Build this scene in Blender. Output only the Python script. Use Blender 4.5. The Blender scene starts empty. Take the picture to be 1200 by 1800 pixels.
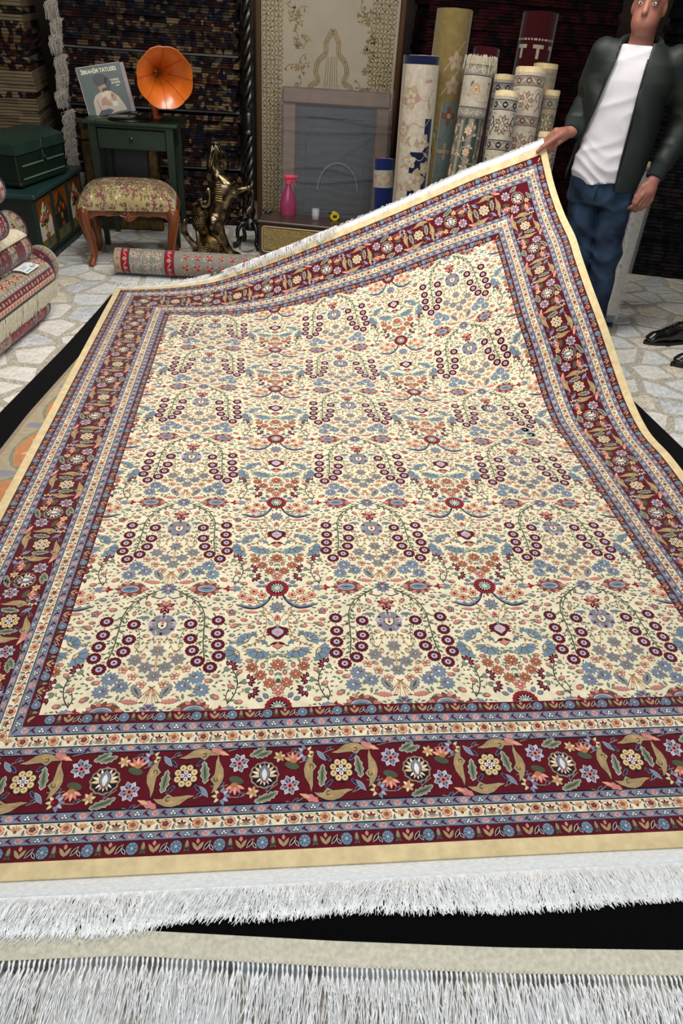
import bpy, math, random
import numpy as np
from mathutils import Vector, Matrix
PI = math.pi
rnd = random.Random(7)
SC = bpy.context.scene
COL = SC.collection

# ------------------------------------------------------------------ camera
# calibrated on the repeats of the carpet field (period 0.70 m across)
PER = 0.70                      # pattern period across the carpet, metres
RATIO = 0.68161832              # pattern period along / across
RZ = 0.04                       # height of the carpet's pile above the floor
PITCH, ROLL, YAW = 0.63996348, -0.07723088, 0.12602223
CAM = Vector(((0.97443854 - 1.5) * PER, -1.68494665 * PER, 2.2219101 * PER + RZ))
_right = Vector((math.cos(YAW), -math.sin(YAW), 0)); _fh = Vector((math.sin(YAW), math.cos(YAW), 0)); _z = Vector((0, 0, 1))
FWD = math.cos(PITCH) * _fh - math.sin(PITCH) * _z
_up = math.sin(PITCH) * _fh + math.cos(PITCH) * _z
RGT = math.cos(ROLL) * _right - math.sin(ROLL) * _up
UPV = math.sin(ROLL) * _right + math.cos(ROLL) * _up
cd = bpy.data.cameras.new('camera'); cam = bpy.data.objects.new('camera', cd); COL.objects.link(cam)
cd.sensor_fit = 'VERTICAL'; cd.sensor_height = 36.0; cd.lens = 24.0; cd.clip_start = 0.02
mw = Matrix((RGT, UPV, -FWD)).transposed().to_4x4(); mw.translation = CAM
cam.matrix_world = mw
SC.camera = cam
def ray(px, py): return RGT * ((px - 600) / 1200) - UPV * ((py - 900) / 1200) + FWD
def onz(px, py, z=0.0):
    d = ray(px, py); return CAM + d * ((z - CAM.z) / d.z)
def ony(px, py, y):
    d = ray(px, py); return CAM + d * ((y - CAM.y) / d.y)

# ------------------------------------------------------------------ light
w = bpy.data.worlds.new('shop_air'); SC.world = w; w.use_nodes = True
w.node_tree.nodes['Background'].inputs[0].default_value = (0.75, 0.85, 1.0, 1)
w.node_tree.nodes['Background'].inputs[1].default_value = 0.035
def area(name, loc, size, power, col, target=None, sy=None):
    l = bpy.data.lights.new(name, 'AREA'); l.energy = power; l.color = col; l.size = size
    if sy: l.shape = 'RECTANGLE'; l.size_y = sy
    o = bpy.data.objects.new(name, l); COL.objects.link(o); o.location = loc
    if target is not None:
        o.rotation_euler = (Vector(target) - Vector(loc)).to_track_quat('-Z', 'Y').to_euler()
    return o
# rows of ceiling panels over the carpet and the aisle, daylight through the shop front behind the camera
area('ceiling_panel_light', (-0.6, 1.5, 2.95), 1.2, 66, (1.0, 0.965, 0.90), sy=0.5)
area('ceiling_panel_light', (0.9, 2.3, 2.95), 1.2, 56, (1.0, 0.965, 0.90), sy=0.5)
area('ceiling_panel_light', (-0.7, 3.2, 2.95), 1.2, 42, (1.0, 0.965, 0.90), sy=0.5)
area('shop_front_daylight', (0.2, -3.4, 1.9), 3.6, 140, (0.82, 0.91, 1.0), target=(0.1, 1.0, 0.3), sy=2.2)
SC.view_settings.view_transform = 'Standard'; SC.view_settings.look = 'None'
SC.view_settings.exposure = -0.35; SC.view_settings.gamma = 1.0; SC.view_settings.use_curve_mapping = False

# ------------------------------------------------------------------ helpers
def lin(c):
    if isinstance(c, str):
        c = c.lstrip('#'); c = [int(c[i:i + 2], 16) / 255 for i in (0, 2, 4)]
    return tuple(((x / 12.92) if x <= 0.04045 else ((x + 0.055) / 1.055) ** 2.4) for x in c) + (1.0,)
MATS = {}
def mat(name, col, rough=0.6, var=0.12, scale=8.0, bump=0.0, bscale=60.0, metal=0.0, sheen=0.0, spec=0.5, coat=0.0, col2=None, alpha=None, trans=0.0, contrast=None, stretch=None, detail=3.0):
    if name in MATS: return MATS[name]
    m = bpy.data.materials.new(name); MATS[name] = m; m.use_nodes = True
    nt = m.node_tree; N = nt.nodes; L = nt.links
    b = N['Principled BSDF']
    b.inputs['Roughness'].default_value = rough; b.inputs['Metallic'].default_value = metal
    b.inputs['Specular IOR Level'].default_value = spec
    b.inputs['Coat Weight'].default_value = coat
    if coat: b.inputs['Coat Roughness'].default_value = 0.15
    if sheen: b.inputs['Sheen Weight'].default_value = sheen; b.inputs['Sheen Roughness'].default_value = 0.4
    if trans: b.inputs['Transmission Weight'].default_value = trans
    if alpha is not None: b.inputs['Alpha'].default_value = alpha
    tc = N.new('ShaderNodeTexCoord'); src = tc.outputs['Object']
    if stretch:
        mp = N.new('ShaderNodeMapping'); mp.inputs['Scale'].default_value = stretch; L.new(src, mp.inputs[0]); src = mp.outputs[0]
    n = N.new('ShaderNodeTexNoise'); n.inputs['Scale'].default_value = scale; n.inputs['Detail'].default_value = detail
    L.new(src, n.inputs['Vector'])
    r = N.new('ShaderNodeValToRGB')
    a = lin(col); c2 = lin(col2) if col2 else tuple(min(1, x * (1 + var * 1.6)) for x in a[:3]) + (1,)
    a1 = a if col2 else tuple(x * (1 - var) for x in a[:3]) + (1,)
    r.color_ramp.elements[0].color = a1; r.color_ramp.elements[1].color = c2
    lo, hi = contrast or (0.3, 0.7)
    r.color_ramp.elements[0].position = lo; r.color_ramp.elements[1].position = hi
    L.new(n.outputs['Fac'], r.inputs[0]); L.new(r.outputs[0], b.inputs['Base Color'])
    if bump:
        n2 = N.new('ShaderNodeTexNoise'); n2.inputs['Scale'].default_value = bscale; n2.inputs['Detail'].default_value = 4
        L.new(src, n2.inputs['Vector'])
        bp = N.new('ShaderNodeBump'); bp.inputs['Strength'].default_value = bump; bp.inputs['Distance'].default_value = 0.004
        L.new(n2.outputs['Fac'], bp.inputs['Height']); L.new(bp.outputs[0], b.inputs['Normal'])
    return m
def wool(name, col, var=0.10): return mat('wool_' + name, col, rough=0.95, var=var, scale=34, bump=0.35, bscale=420, sheen=0.35, spec=0.15)

def link(name, me, parent=None):
    o = bpy.data.objects.new(name, me); COL.objects.link(o)
    if parent is not None: o.parent = parent
    return o
def tag(o, label=None, cat=None, group=None, kind=None):
    if label: o['label'] = label
    if cat: o['category'] = cat
    if group: o['group'] = group
    if kind: o['kind'] = kind
    return o
def thing(name, label, cat, loc=(0, 0, 0), rz=0.0, group=None):
    o = link(name, None); o.location = loc; o.rotation_euler = (0, 0, rz); o.empty_display_size = 0.1
    return tag(o, label, cat, group)
def copy_tree(o, parent=None):
    c = o.copy(); COL.objects.link(c); c.parent = parent
    for ch in list(o.children): copy_tree(ch, c)
    return c
def mesh_from(name, V, F, M, mats, parent=None, smooth=None):
    me = bpy.data.meshes.new(name)
    me.from_pydata([tuple(v) for v in V], [], F)
    for m in mats: me.materials.append(m)
    if len(mats) > 1: me.polygons.foreach_set('material_index', np.asarray(M, dtype=np.int32))
    if smooth is not None:
        me.shade_smooth()
        if smooth < 180: me.set_sharp_from_angle(angle=math.radians(smooth))
    me.update()
    return link(name, me, parent)
class MB:
    def __init__(s): s.V = []; s.F = []; s.M = []
    def add(s, V, F, m=0, T=None):
        k = len(s.V)
        s.V += [tuple(T @ Vector(v)) for v in V] if T is not None else [tuple(v) for v in V]
        s.F += [tuple(i + k for i in f) for f in F]; s.M += [m] * len(F); return s
    def box(s, c, d, b=0.0, m=0, T=None):
        x, y, z = d[0] / 2, d[1] / 2, d[2] / 2
        M = Matrix.Translation(c)
        if T is not None: M = T @ M
        if b <= 0:
            V = [(i * x, j * y, k * z) for i in (-1, 1) for j in (-1, 1) for k in (-1, 1)]
            return s.add(V, [(0, 1, 3, 2), (4, 6, 7, 5), (0, 4, 5, 1), (2, 3, 7, 6), (0, 2, 6, 4), (1, 5, 7, 3)], m, M)
        b = min(b, x * .98, y * .98, z * .98); V = []; ix = {}
        for i in (-1, 1):
            for j in (-1, 1):
                for k in (-1, 1):
                    for a in range(3):
                        p = [i * (x - b), j * (y - b), k * (z - b)]; p[a] = (i, j, k)[a] * (x, y, z)[a]
                        ix[(i, j, k, a)] = len(V); V.append(p)
        F = []
        q = [(-1, -1), (1, -1), (1, 1), (-1, 1)]
        for a in range(3):
            for sg in (-1, 1):
                f = []
                for (p, r) in q:
                    t = [p, r]; t.insert(a, sg); f.append(ix[(t[0], t[1], t[2], a)])
                if (sg < 0) != (a == 1): f = f[::-1]
                F.append(tuple(f))
        for a in range(3):
            o1, o2 = [k for k in range(3) if k != a]
            for s1 in (-1, 1):
                for s2 in (-1, 1):
                    def g(e, fa):
                        t = [0, 0, 0]; t[a] = e; t[o1] = s1; t[o2] = s2; return ix[(t[0], t[1], t[2], fa)]
                    f = [g(-1, o1), g(1, o1), g(1, o2), g(-1, o2)]
                    if (s1 * s2 > 0) == (a == 1): f = f[::-1]
                    F.append(tuple(f))
        for i in (-1, 1):
            for j in (-1, 1):
                for k in (-1, 1):
                    f = [ix[(i, j, k, 0)], ix[(i, j, k, 1)], ix[(i, j, k, 2)]]
                    if i * j * k < 0: f = f[::-1]
                    F.append(tuple(f))
        return s.add(V, F, m, M)
    def tube(s, pts, r, n=8, m=0, caps=True, T=None, closed=False, sq=None):
        P = [Vector(p) for p in pts]; R = r if hasattr(r, '__len__') else [r] * len(P)
        V = []; F = []; N = len(P); prev = None
        for i, p in enumerate(P):
            if closed: t = P[(i + 1) % N] - P[i - 1]
            else: t = P[min(i + 1, N - 1)] - P[max(i - 1, 0)]
            t = t.normalized() if t.length > 1e-9 else Vector((0, 0, 1))
            if prev is None:
                a = Vector((0, 0, 1)) if abs(t.z) < 0.9 else Vector((1, 0, 0)); nx = t.cross(a).normalized()
            else:
                nx = (prev - t * prev.dot(t)); nx = nx.normalized() if nx.length > 1e-6 else t.orthogonal().normalized()
            prev = nx; ny = t.cross(nx)
            for k in range(n):
                a = 2 * PI * k / n
                V.append(p + nx * (math.cos(a) * R[i]) + ny * (math.sin(a) * R[i] * (sq or 1)))
        rng = N if closed else N - 1
        for i in range(rng):
            j = (i + 1) % N
            for k in range(n):
                F.append((i * n + k, i * n + (k + 1) % n, j * n + (k + 1) % n, j * n + k))
        if caps and not closed: F.append(tuple(range(n))[::-1]); F.append(tuple((N - 1) * n + k for k in range(n)))
        return s.add(V, F, m, T)
    def lathe(s, prof, n=24, m=0, T=None, c=(0, 0, 0), caps=True):
        V = []; F = []; N = len(prof)
        for (r, z) in prof:
            for k in range(n):
                a = 2 * PI * k / n; V.append((c[0] + r * math.cos(a), c[1] + r * math.sin(a), c[2] + z))
        for i in range(N - 1):
            for k in range(n): F.append((i * n + k, i * n + (k + 1) % n, (i + 1) * n + (k + 1) % n, (i + 1) * n + k))
        if caps: F.append(tuple(range(n))[::-1]); F.append(tuple((N - 1) * n + k for k in range(n)))
        return s.add(V, F, m, T)
    def grid(s, fn, nu, nv, m=0, T=None, wrap=False):
        V = [fn(i / nu, j / nv) for j in range(nv + 1) for i in range(nu + (0 if wrap else 1))]; F = []
        W = nu if wrap else nu + 1
        for j in range(nv):
            for i in range(nu):
                F.append((j * W + i, j * W + (i + 1) % W, (j + 1) * W + (i + 1) % W, (j + 1) * W + i))
        return s.add(V, F, m, T)
    def prism(s, poly, z0, z1, m=0, T=None):
        n = len(poly); V = [(x, y, z0) for x, y in poly] + [(x, y, z1) for x, y in poly]
        F = [tuple(range(n))[::-1], tuple(range(n, 2 * n))] + [(i, (i + 1) % n, n + (i + 1) % n, n + i) for i in range(n)]
        return s.add(V, F, m, T)
    def build(s, name, mats, parent=None, smooth=40):
        if not isinstance(mats, (list, tuple)): mats = [mats]
        return mesh_from(name, s.V, s.F, s.M, mats, parent, smooth)

def catmull(P, n=8, closed=False):
    P = [Vector(p) for p in P]; out = []; N = len(P)
    for i in range(N if closed else N - 1):
        g = (lambda k: P[k % N]) if closed else (lambda k: P[k] if 0 <= k < N else (2 * P[0] - P[1] if k < 0 else 2 * P[-1] - P[-2]))
        a, b, c, d = g(i - 1), g(i), g(i + 1), g(i + 2)
        for t in [k / n for k in range(n)]:
            out.append(0.5 * ((2 * b) + (c - a) * t + (2 * a - 5 * b + 4 * c - d) * t * t + (3 * b - a - 3 * c + d) * t ** 3))
    if not closed: out.append(P[-1])
    return out

# --------- pattern drawing: flat shapes in a sheet's own coordinates, laid on the sheet as thin woven layers
class Paint:
    def __init__(s): s.P = []; s.F = []; s.C = []; s.n = 0; s.T = (0, 0, 0, 1, 1)
    def at(s, x=0, y=0, rot=0, sc=1, mir=1): s.T = (x, y, rot, sc, mir); return s
    def _tr(s, pts):
        x, y, r, k, mi = s.T; c, q = math.cos(r), math.sin(r)
        return [(x + k * (c * a * mi - q * b), y + k * (q * a * mi + c * b)) for a, b in pts]
    def raw(s, pts, faces, col, h):
        s.P += [(a, b, h) for a, b in s._tr(pts)]
        if s.T[4] < 0: faces = [f[::-1] for f in faces]
        s.F += [tuple(i + s.n for i in f) for f in faces]; s.C += [col] * len(faces); s.n += len(pts)
    def fan(s, pts, col, h, c=None):
        n = len(pts)
        if c is None: c = (sum(p[0] for p in pts) / n, sum(p[1] for p in pts) / n)
        s.raw(list(pts) + [c], [(i, (i + 1) % n, n) for i in range(n)], col, h)
    def disc(s, x, y, r, col, h, n=12, ry=None, rot=0, sc=0.0, ns=8):
        ry = ry or r; c, q = math.cos(rot), math.sin(rot); P = []
        for i in range(n):
            a = 2 * PI * i / n; k = 1 + sc * math.cos(ns * a)
            u, v = r * k * math.cos(a), ry * k * math.sin(a); P.append((x + c * u - q * v, y + q * u + c * v))
        s.fan(P, col, h, (x, y))
    def leaf(s, x, y, L, W, rot, col, h, out=None, ow=0.0012):
        ow *= 1.35
        def sh(l, w_):
            p = [(-l, 0), (-l * .45, -w_ * .8), (0, -w_), (l * .5, -w_ * .7), (l, 0), (l * .5, w_ * .7), (0, w_), (-l * .45, w_ * .8)]
            c, q = math.cos(rot), math.sin(rot); return [(x + c * a - q * b, y + q * a + c * b) for a, b in p]
        if out is not None: s.fan(sh(L / 2 + ow, W / 2 + ow), out, h)
        s.fan(sh(L / 2, W / 2), col, h + 1)
    def serr(s, x, y, L, W, rot, col, h, out=None, ow=0.0014, n=5):
        def sh(l, w_):
            up = []; 
            for i in range(n * 2 + 1):
                t = i / (n * 2); up.append((-l + 2 * l * t, w_ * (math.sin(PI * min(1, t * .95 + .05)) ** .7) * (1.0 if i % 2 else .66)))
            p = up + [(a, -b) for a, b in up[::-1][1:-1]]
            c, q = math.cos(rot), math.sin(rot); return [(x + c * a - q * b, y + q * a + c * b) for a, b in p]
        if out is not None: s.fan(sh(L / 2 + ow, W / 2 + ow), out, h, (x, y))
        s.fan(sh(L / 2, W / 2), col, h + 1, (x, y))
    def petals(s, x, y, r, n, col, h, out=None, r0=0.0, wid=0.9, rot=0.0, ow=0.001, col2=None, arc=2 * PI):
        for i in range(n):
            a = rot + arc * (i + .5 if arc < 6 else i) / n; rm = (r0 + r) / 2; W = wid * 2 * rm * math.sin(min(arc / n, PI) / 2)
            s.leaf(x + rm * math.cos(a), y + rm * math.sin(a), r - r0, W, a, (col if (col2 is None or i % 2) else col2), h, out, ow)
    def line(s, pts, wd, col, h):
        P = []; n = len(pts)
        for i, p in enumerate(pts):
            a = pts[max(0, i - 1)]; b = pts[min(n - 1, i + 1)]; dx, dy = b[0] - a[0], b[1] - a[1]; l = math.hypot(dx, dy) or 1
            k = wd / 2; P += [(p[0] - dy / l * k, p[1] + dx / l * k), (p[0] + dy / l * k, p[1] - dx / l * k)]
        s.raw(P, [(2 * i, 2 * i + 1, 2 * i + 3, 2 * i + 2) for i in range(n - 1)], col, h)
    def curve(s, pts, wd, col, h, n=5): s.line([(v.x, v.y) for v in catmull([(a, b, 0) for a, b in pts], n)], wd, col, h)
    def rect(s, x0, y0, x1, y1, col, h, nx=1, ny=1):
        P = [(x0 + (x1 - x0) * i / nx, y0 + (y1 - y0) * j / ny) for j in range(ny + 1) for i in range(nx + 1)]
        s.raw(P, [(j * (nx + 1) + i, j * (nx + 1) + i + 1, (j + 1) * (nx + 1) + i + 1, (j + 1) * (nx + 1) + i) for j in range(ny) for i in range(nx)], col, h)
    def arrays(s): return np.array(s.P, float).reshape(-1, 3)
    def stamp(s, src, fn):
        A = fn(src.arrays()); k = s.n
        s.P += [tuple(p) for p in A]; s.F += [tuple(i + k for i in f) for f in src.F]; s.C += src.C; s.n += len(A)
    def clip(s, planes):
        """cut every face to the half planes a*x+b*y<=c"""
        A = s.P; outF = []; outC = []
        arr = s.arrays(); bad = np.zeros(len(arr), bool)
        for a, b, c in planes: bad |= (a * arr[:, 0] + b * arr[:, 1] > c + 1e-7)
        for f, col in zip(s.F, s.C):
            if not any(bad[i] for i in f): outF.append(f); outC.append(col); continue
            P = [A[i] for i in f]
            for a, b, c in planes:
                Q = []
                for i in range(len(P)):
                    p, q = P[i], P[(i + 1) % len(P)]; dp = a * p[0] + b * p[1] - c; dq = a * q[0] + b * q[1] - c
                    if dp <= 0: Q.append(p)
                    if (dp < 0 < dq) or (dq < 0 < dp):
                        t = dp / (dp - dq); Q.append(tuple(p[k] + (q[k] - p[k]) * t for k in range(3)))
                P = Q
                if len(P) < 3: break
            if len(P) >= 3:
                outF.append(tuple(range(s.n, s.n + len(P)))); outC.append(col); s.P += P; s.n += len(P)
        s.F = outF; s.C = outC; return s
    def build(s, name, fn, pal, parent, dz=0.00028, h0=0.0003):
        """fn(x, y, height) maps arrays to points; pal maps colour keys to materials"""
        A = s.arrays(); used = sorted({i for f in s.F for i in f}); ren = np.full(len(A), -1, int); ren[used] = np.arange(len(used)); A = A[used]
        V = fn(A[:, 0], A[:, 1], h0 + A[:, 2] * dz)
        keys = sorted(set(s.C)); ix = {k: i for i, k in enumerate(keys)}
        return mesh_from(name, V.tolist(), [tuple(int(ren[i]) for i in f) for f in s.F], [ix[c] for c in s.C], [pal[k] for k in keys], parent)

PALC = dict(ivory='#E6DCBE', cream='#DCC79A', burg='#5A0D1C', red='#8C1727', dark='#1E1720', navy='#23253F', blue='#73899B', slate='#7B8296',
            lilac='#B3B0C6', pink='#C97F78', peach='#E2A98A', gold='#C09A62', tan='#A58F6A', olive='#4E5342', sage='#7C8870', brown='#774636',
            white='#E8E4DC', grey='#8A8B93', teal='#9BBAAC', rust='#B4754A', green='#2E5B49', taupe='#93836F')
PAL = {k: wool(k, v) for k, v in PALC.items()}
RUG_SHAPE = np.array([  # fitted shape of the carpet, rows along the width, in pattern periods
 [[-0.450,-0.612,0],[-0.450,-0.317,0],[-0.450,-0.023,0],[-0.451,0.272,0],[-0.451,0.566,0],[-0.452,0.861,0],[-0.452,1.156,0],[-0.453,1.450,0],[-0.453,1.745,0],[-0.453,2.040,0],[-0.453,2.334,0],[-0.454,2.629,0],[-0.454,2.924,0],[-0.454,3.218,0],[-0.454,3.513,0],[-0.454,3.808,0],[-0.453,4.102,0.002],[-0.452,4.396,0],[-0.452,4.691,0]],
 [[-0.150,-0.612,0],[-0.150,-0.317,0],[-0.150,-0.022,0],[-0.151,0.272,0],[-0.151,0.567,0],[-0.152,0.861,0],[-0.152,1.156,0],[-0.153,1.451,0],[-0.153,1.745,0],[-0.153,2.040,0],[-0.153,2.334,0],[-0.154,2.629,0],[-0.154,2.924,0],[-0.154,3.218,0],[-0.154,3.513,0],[-0.154,3.807,0],[-0.153,4.102,0],[-0.152,4.396,0.005],[-0.152,4.691,0.018]],
 [[0.150,-0.611,0],[0.150,-0.317,0],[0.150,-0.022,0.001],[0.149,0.272,0],[0.149,0.567,0],[0.148,0.862,0],[0.148,1.156,0],[0.147,1.451,0],[0.147,1.746,0.001],[0.147,2.040,0.003],[0.146,2.335,0.003],[0.146,2.629,0.003],[0.146,2.924,0.002],[0.146,3.218,0],[0.146,3.513,0],[0.146,3.807,0],[0.147,4.102,0],[0.147,4.396,0.016],[0.146,4.688,0.054]],
 [[0.450,-0.611,0],[0.450,-0.316,0],[0.451,-0.022,0.004],[0.449,0.273,0],[0.449,0.567,0.003],[0.448,0.862,0.002],[0.448,1.157,0],[0.448,1.451,0.001],[0.447,1.746,0.002],[0.448,2.040,0.010],[0.446,2.335,0.006],[0.446,2.629,0.012],[0.446,2.924,0.008],[0.445,3.219,0.004],[0.446,3.513,0.004],[0.446,3.808,0],[0.447,4.102,0.008],[0.446,4.394,0.046],[0.440,4.680,0.119]],
 [[0.750,-0.611,0],[0.750,-0.316,0],[0.750,-0.022,0],[0.749,0.273,0],[0.748,0.567,0],[0.748,0.862,0],[0.748,1.157,0],[0.747,1.451,0],[0.747,1.746,0],[0.747,2.040,0],[0.746,2.335,0],[0.746,2.630,0.004],[0.745,2.924,0.002],[0.745,3.219,0],[0.745,3.513,0],[0.746,3.808,0.001],[0.746,4.101,0.033],[0.738,4.385,0.113],[0.720,4.656,0.227]],
 [[1.050,-0.611,0],[1.050,-0.316,0.001],[1.049,-0.022,0.006],[1.049,0.273,0.005],[1.048,0.567,0],[1.048,0.862,0],[1.047,1.157,0],[1.047,1.451,0],[1.047,1.746,0],[1.046,2.040,0],[1.045,2.335,0],[1.045,2.630,0.002],[1.045,2.924,0.001],[1.045,3.219,0],[1.045,3.513,0],[1.045,3.807,0.024],[1.040,4.094,0.092],[1.022,4.364,0.209],[0.993,4.623,0.348]],
 [[1.350,-0.611,0],[1.349,-0.316,0.003],[1.349,-0.021,0.011],[1.349,0.273,0.006],[1.348,0.568,0.005],[1.348,0.862,0.002],[1.347,1.157,0],[1.347,1.451,0.002],[1.346,1.746,0],[1.346,2.040,0.002],[1.345,2.335,0.004],[1.344,2.630,0],[1.344,2.924,0],[1.344,3.219,0],[1.344,3.513,0.017],[1.341,3.801,0.078],[1.325,4.076,0.183],[1.299,4.335,0.320],[1.263,4.583,0.476]],
 [[1.649,-0.610,0],[1.649,-0.316,0.002],[1.648,-0.021,0.009],[1.648,0.273,0.004],[1.648,0.568,0.004],[1.648,0.862,0.001],[1.647,1.157,0],[1.647,1.451,0.003],[1.646,1.746,0.003],[1.645,2.041,0.008],[1.644,2.335,0.009],[1.643,2.630,0],[1.643,2.925,0],[1.644,3.219,0.007],[1.641,3.509,0.062],[1.630,3.788,0.156],[1.608,4.053,0.282],[1.573,4.301,0.437],[1.530,4.538,0.607]],
 [[1.949,-0.610,0],[1.949,-0.316,0],[1.948,-0.021,0.002],[1.948,0.274,0.001],[1.948,0.568,0.001],[1.948,0.863,0],[1.947,1.157,0],[1.946,1.452,0.002],[1.946,1.746,0.003],[1.944,2.041,0.008],[1.944,2.336,0.006],[1.943,2.630,0],[1.943,2.925,0],[1.941,3.216,0.045],[1.930,3.496,0.138],[1.914,3.768,0.250],[1.888,4.027,0.387],[1.843,4.261,0.562],[1.795,4.490,0.741]],
 [[2.249,-0.611,0],[2.249,-0.316,0],[2.248,-0.021,0.005],[2.248,0.273,0.002],[2.248,0.568,0.001],[2.248,0.862,0],[2.247,1.157,0],[2.246,1.452,0],[2.245,1.746,0],[2.244,2.041,0],[2.243,2.336,0],[2.242,2.630,0],[2.242,2.924,0.023],[2.235,3.208,0.104],[2.218,3.478,0.222],[2.192,3.738,0.360],[2.158,3.985,0.516],[2.109,4.215,0.694],[2.059,4.441,0.876]],
 [[2.549,-0.611,0],[2.549,-0.316,0],[2.549,-0.022,0.010],[2.548,0.273,0.005],[2.549,0.567,0.003],[2.548,0.862,0],[2.547,1.157,0],[2.546,1.452,0],[2.545,1.747,0],[2.544,2.041,0],[2.543,2.336,0],[2.542,2.631,0.005],[2.537,2.917,0.080],[2.517,3.184,0.203],[2.492,3.445,0.338],[2.465,3.701,0.481],[2.425,3.941,0.646],[2.374,4.168,0.828],[2.320,4.387,1.016]],
 [[2.849,-0.610,0],[2.849,-0.316,0],[2.849,-0.021,0.004],[2.848,0.273,0],[2.848,0.568,0],[2.848,0.863,0],[2.846,1.157,0],[2.846,1.452,0],[2.845,1.747,0],[2.844,2.042,0],[2.843,2.337,0],[2.835,2.624,0.071],[2.802,2.880,0.216],[2.743,3.112,0.388],[2.739,3.384,0.499],[2.728,3.653,0.618],[2.698,3.909,0.762],[2.643,4.126,0.954],[2.578,4.327,1.160]],
 [[3.149,-0.610,0],[3.149,-0.315,0],[3.149,-0.021,0],[3.148,0.274,0],[3.148,0.569,0],[3.147,0.863,0],[3.146,1.158,0],[3.145,1.452,0.013],[3.144,1.746,0.023],[3.143,2.041,0.027],[3.136,2.332,0.070],[3.105,2.594,0.202],[3.042,2.815,0.385],[2.984,3.047,0.556],[2.978,3.319,0.670],[2.982,3.596,0.771],[2.966,3.865,0.890],[2.918,4.094,1.069],[2.852,4.286,1.284]],
 [[3.449,-0.609,0],[3.449,-0.315,0],[3.449,-0.020,0],[3.448,0.275,0],[3.448,0.570,0.001],[3.447,0.864,0.007],[3.445,1.159,0.030],[3.439,1.450,0.076],[3.434,1.744,0.098],[3.437,2.038,0.090],[3.419,2.319,0.176],[3.365,2.553,0.346],[3.289,2.755,0.546],[3.227,2.984,0.722],[3.215,3.254,0.848],[3.251,3.540,0.917],[3.239,3.824,1.013],[3.197,4.069,1.177],[3.117,4.220,1.417]],
])
# ================================================================== the room
def shader_surface(m): return m.node_tree.nodes, m.node_tree.links, m.node_tree.nodes['Principled BSDF']
M_mortar = mat('gravel_mortar', '#8C867A', rough=0.75, scale=110, contrast=(0.36, 0.64), col2='#CFC9BC', bump=0.4, bscale=200, detail=6)
M_wall = mat('dark_wall_paint', '#3A2F28', rough=0.9, scale=3)
M_ceil = mat('ceiling_paint', '#CFC8BC', rough=0.9, scale=2)
def marble(name, a, b, vein):
    m = mat(name, a, rough=0.28, scale=3.0, col2=b, spec=0.5)
    N, L, bs = shader_surface(m)
    src = bs.inputs['Base Color'].links[0].from_socket
    tc = [n for n in N if n.type == 'TEX_COORD'][0]
    oi = N.new('ShaderNodeObjectInfo'); va = N.new('ShaderNodeVectorMath'); va.operation = 'ADD'
    L.new(tc.outputs['Object'], va.inputs[0])
    nz = N.new('ShaderNodeTexNoise'); nz.inputs['Scale'].default_value = 9; nz.inputs['Detail'].default_value = 6; nz.inputs['Distortion'].default_value = 1.6
    L.new(tc.outputs['Object'], nz.inputs['Vector'])
    rp = N.new('ShaderNodeValToRGB'); rp.color_ramp.elements[0].position = 0.44; rp.color_ramp.elements[0].color = (0, 0, 0, 1)
    e = rp.color_ramp.elements.new(0.5); e.color = (1, 1, 1, 1); rp.color_ramp.elements[-1].position = 0.56; rp.color_ramp.elements[-1].color = (0, 0, 0, 1)
    L.new(nz.outputs['Fac'], rp.inputs[0])
    mu = N.new('ShaderNodeMath'); mu.operation = 'MULTIPLY'; mu.inputs[1].default_value = 0.55; L.new(rp.outputs[0], mu.inputs[0])
    mx = N.new('ShaderNodeMix'); mx.data_type = 'RGBA'; L.new(mu.outputs[0], mx.inputs['Factor']); L.new(src, mx.inputs['A']); mx.inputs['B'].default_value = lin(vein)
    L.new(mx.outputs['Result'], bs.inputs['Base Color']); return m
MARB = [marble('marble_white', '#E9EAE8', '#D9DCDE', '#A6ACB2'), marble('marble_grey', '#C6CBD0', '#E2E4E4', '#8A929A'),
        marble('marble_warm', '#DDD3BF', '#E8E3D8', '#B09A7C'), marble('marble_pale', '#F0EEE9', '#E0DFDB', '#BDB2A2')]
mb = MB(); mb.box((0.6, 1.4, -0.053), (8.4, 9.4, 0.1)); floor = tag(mb.build('floor', M_mortar, None), 'crazy paved marble floor with wide gravel joints', kind='structure')
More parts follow.
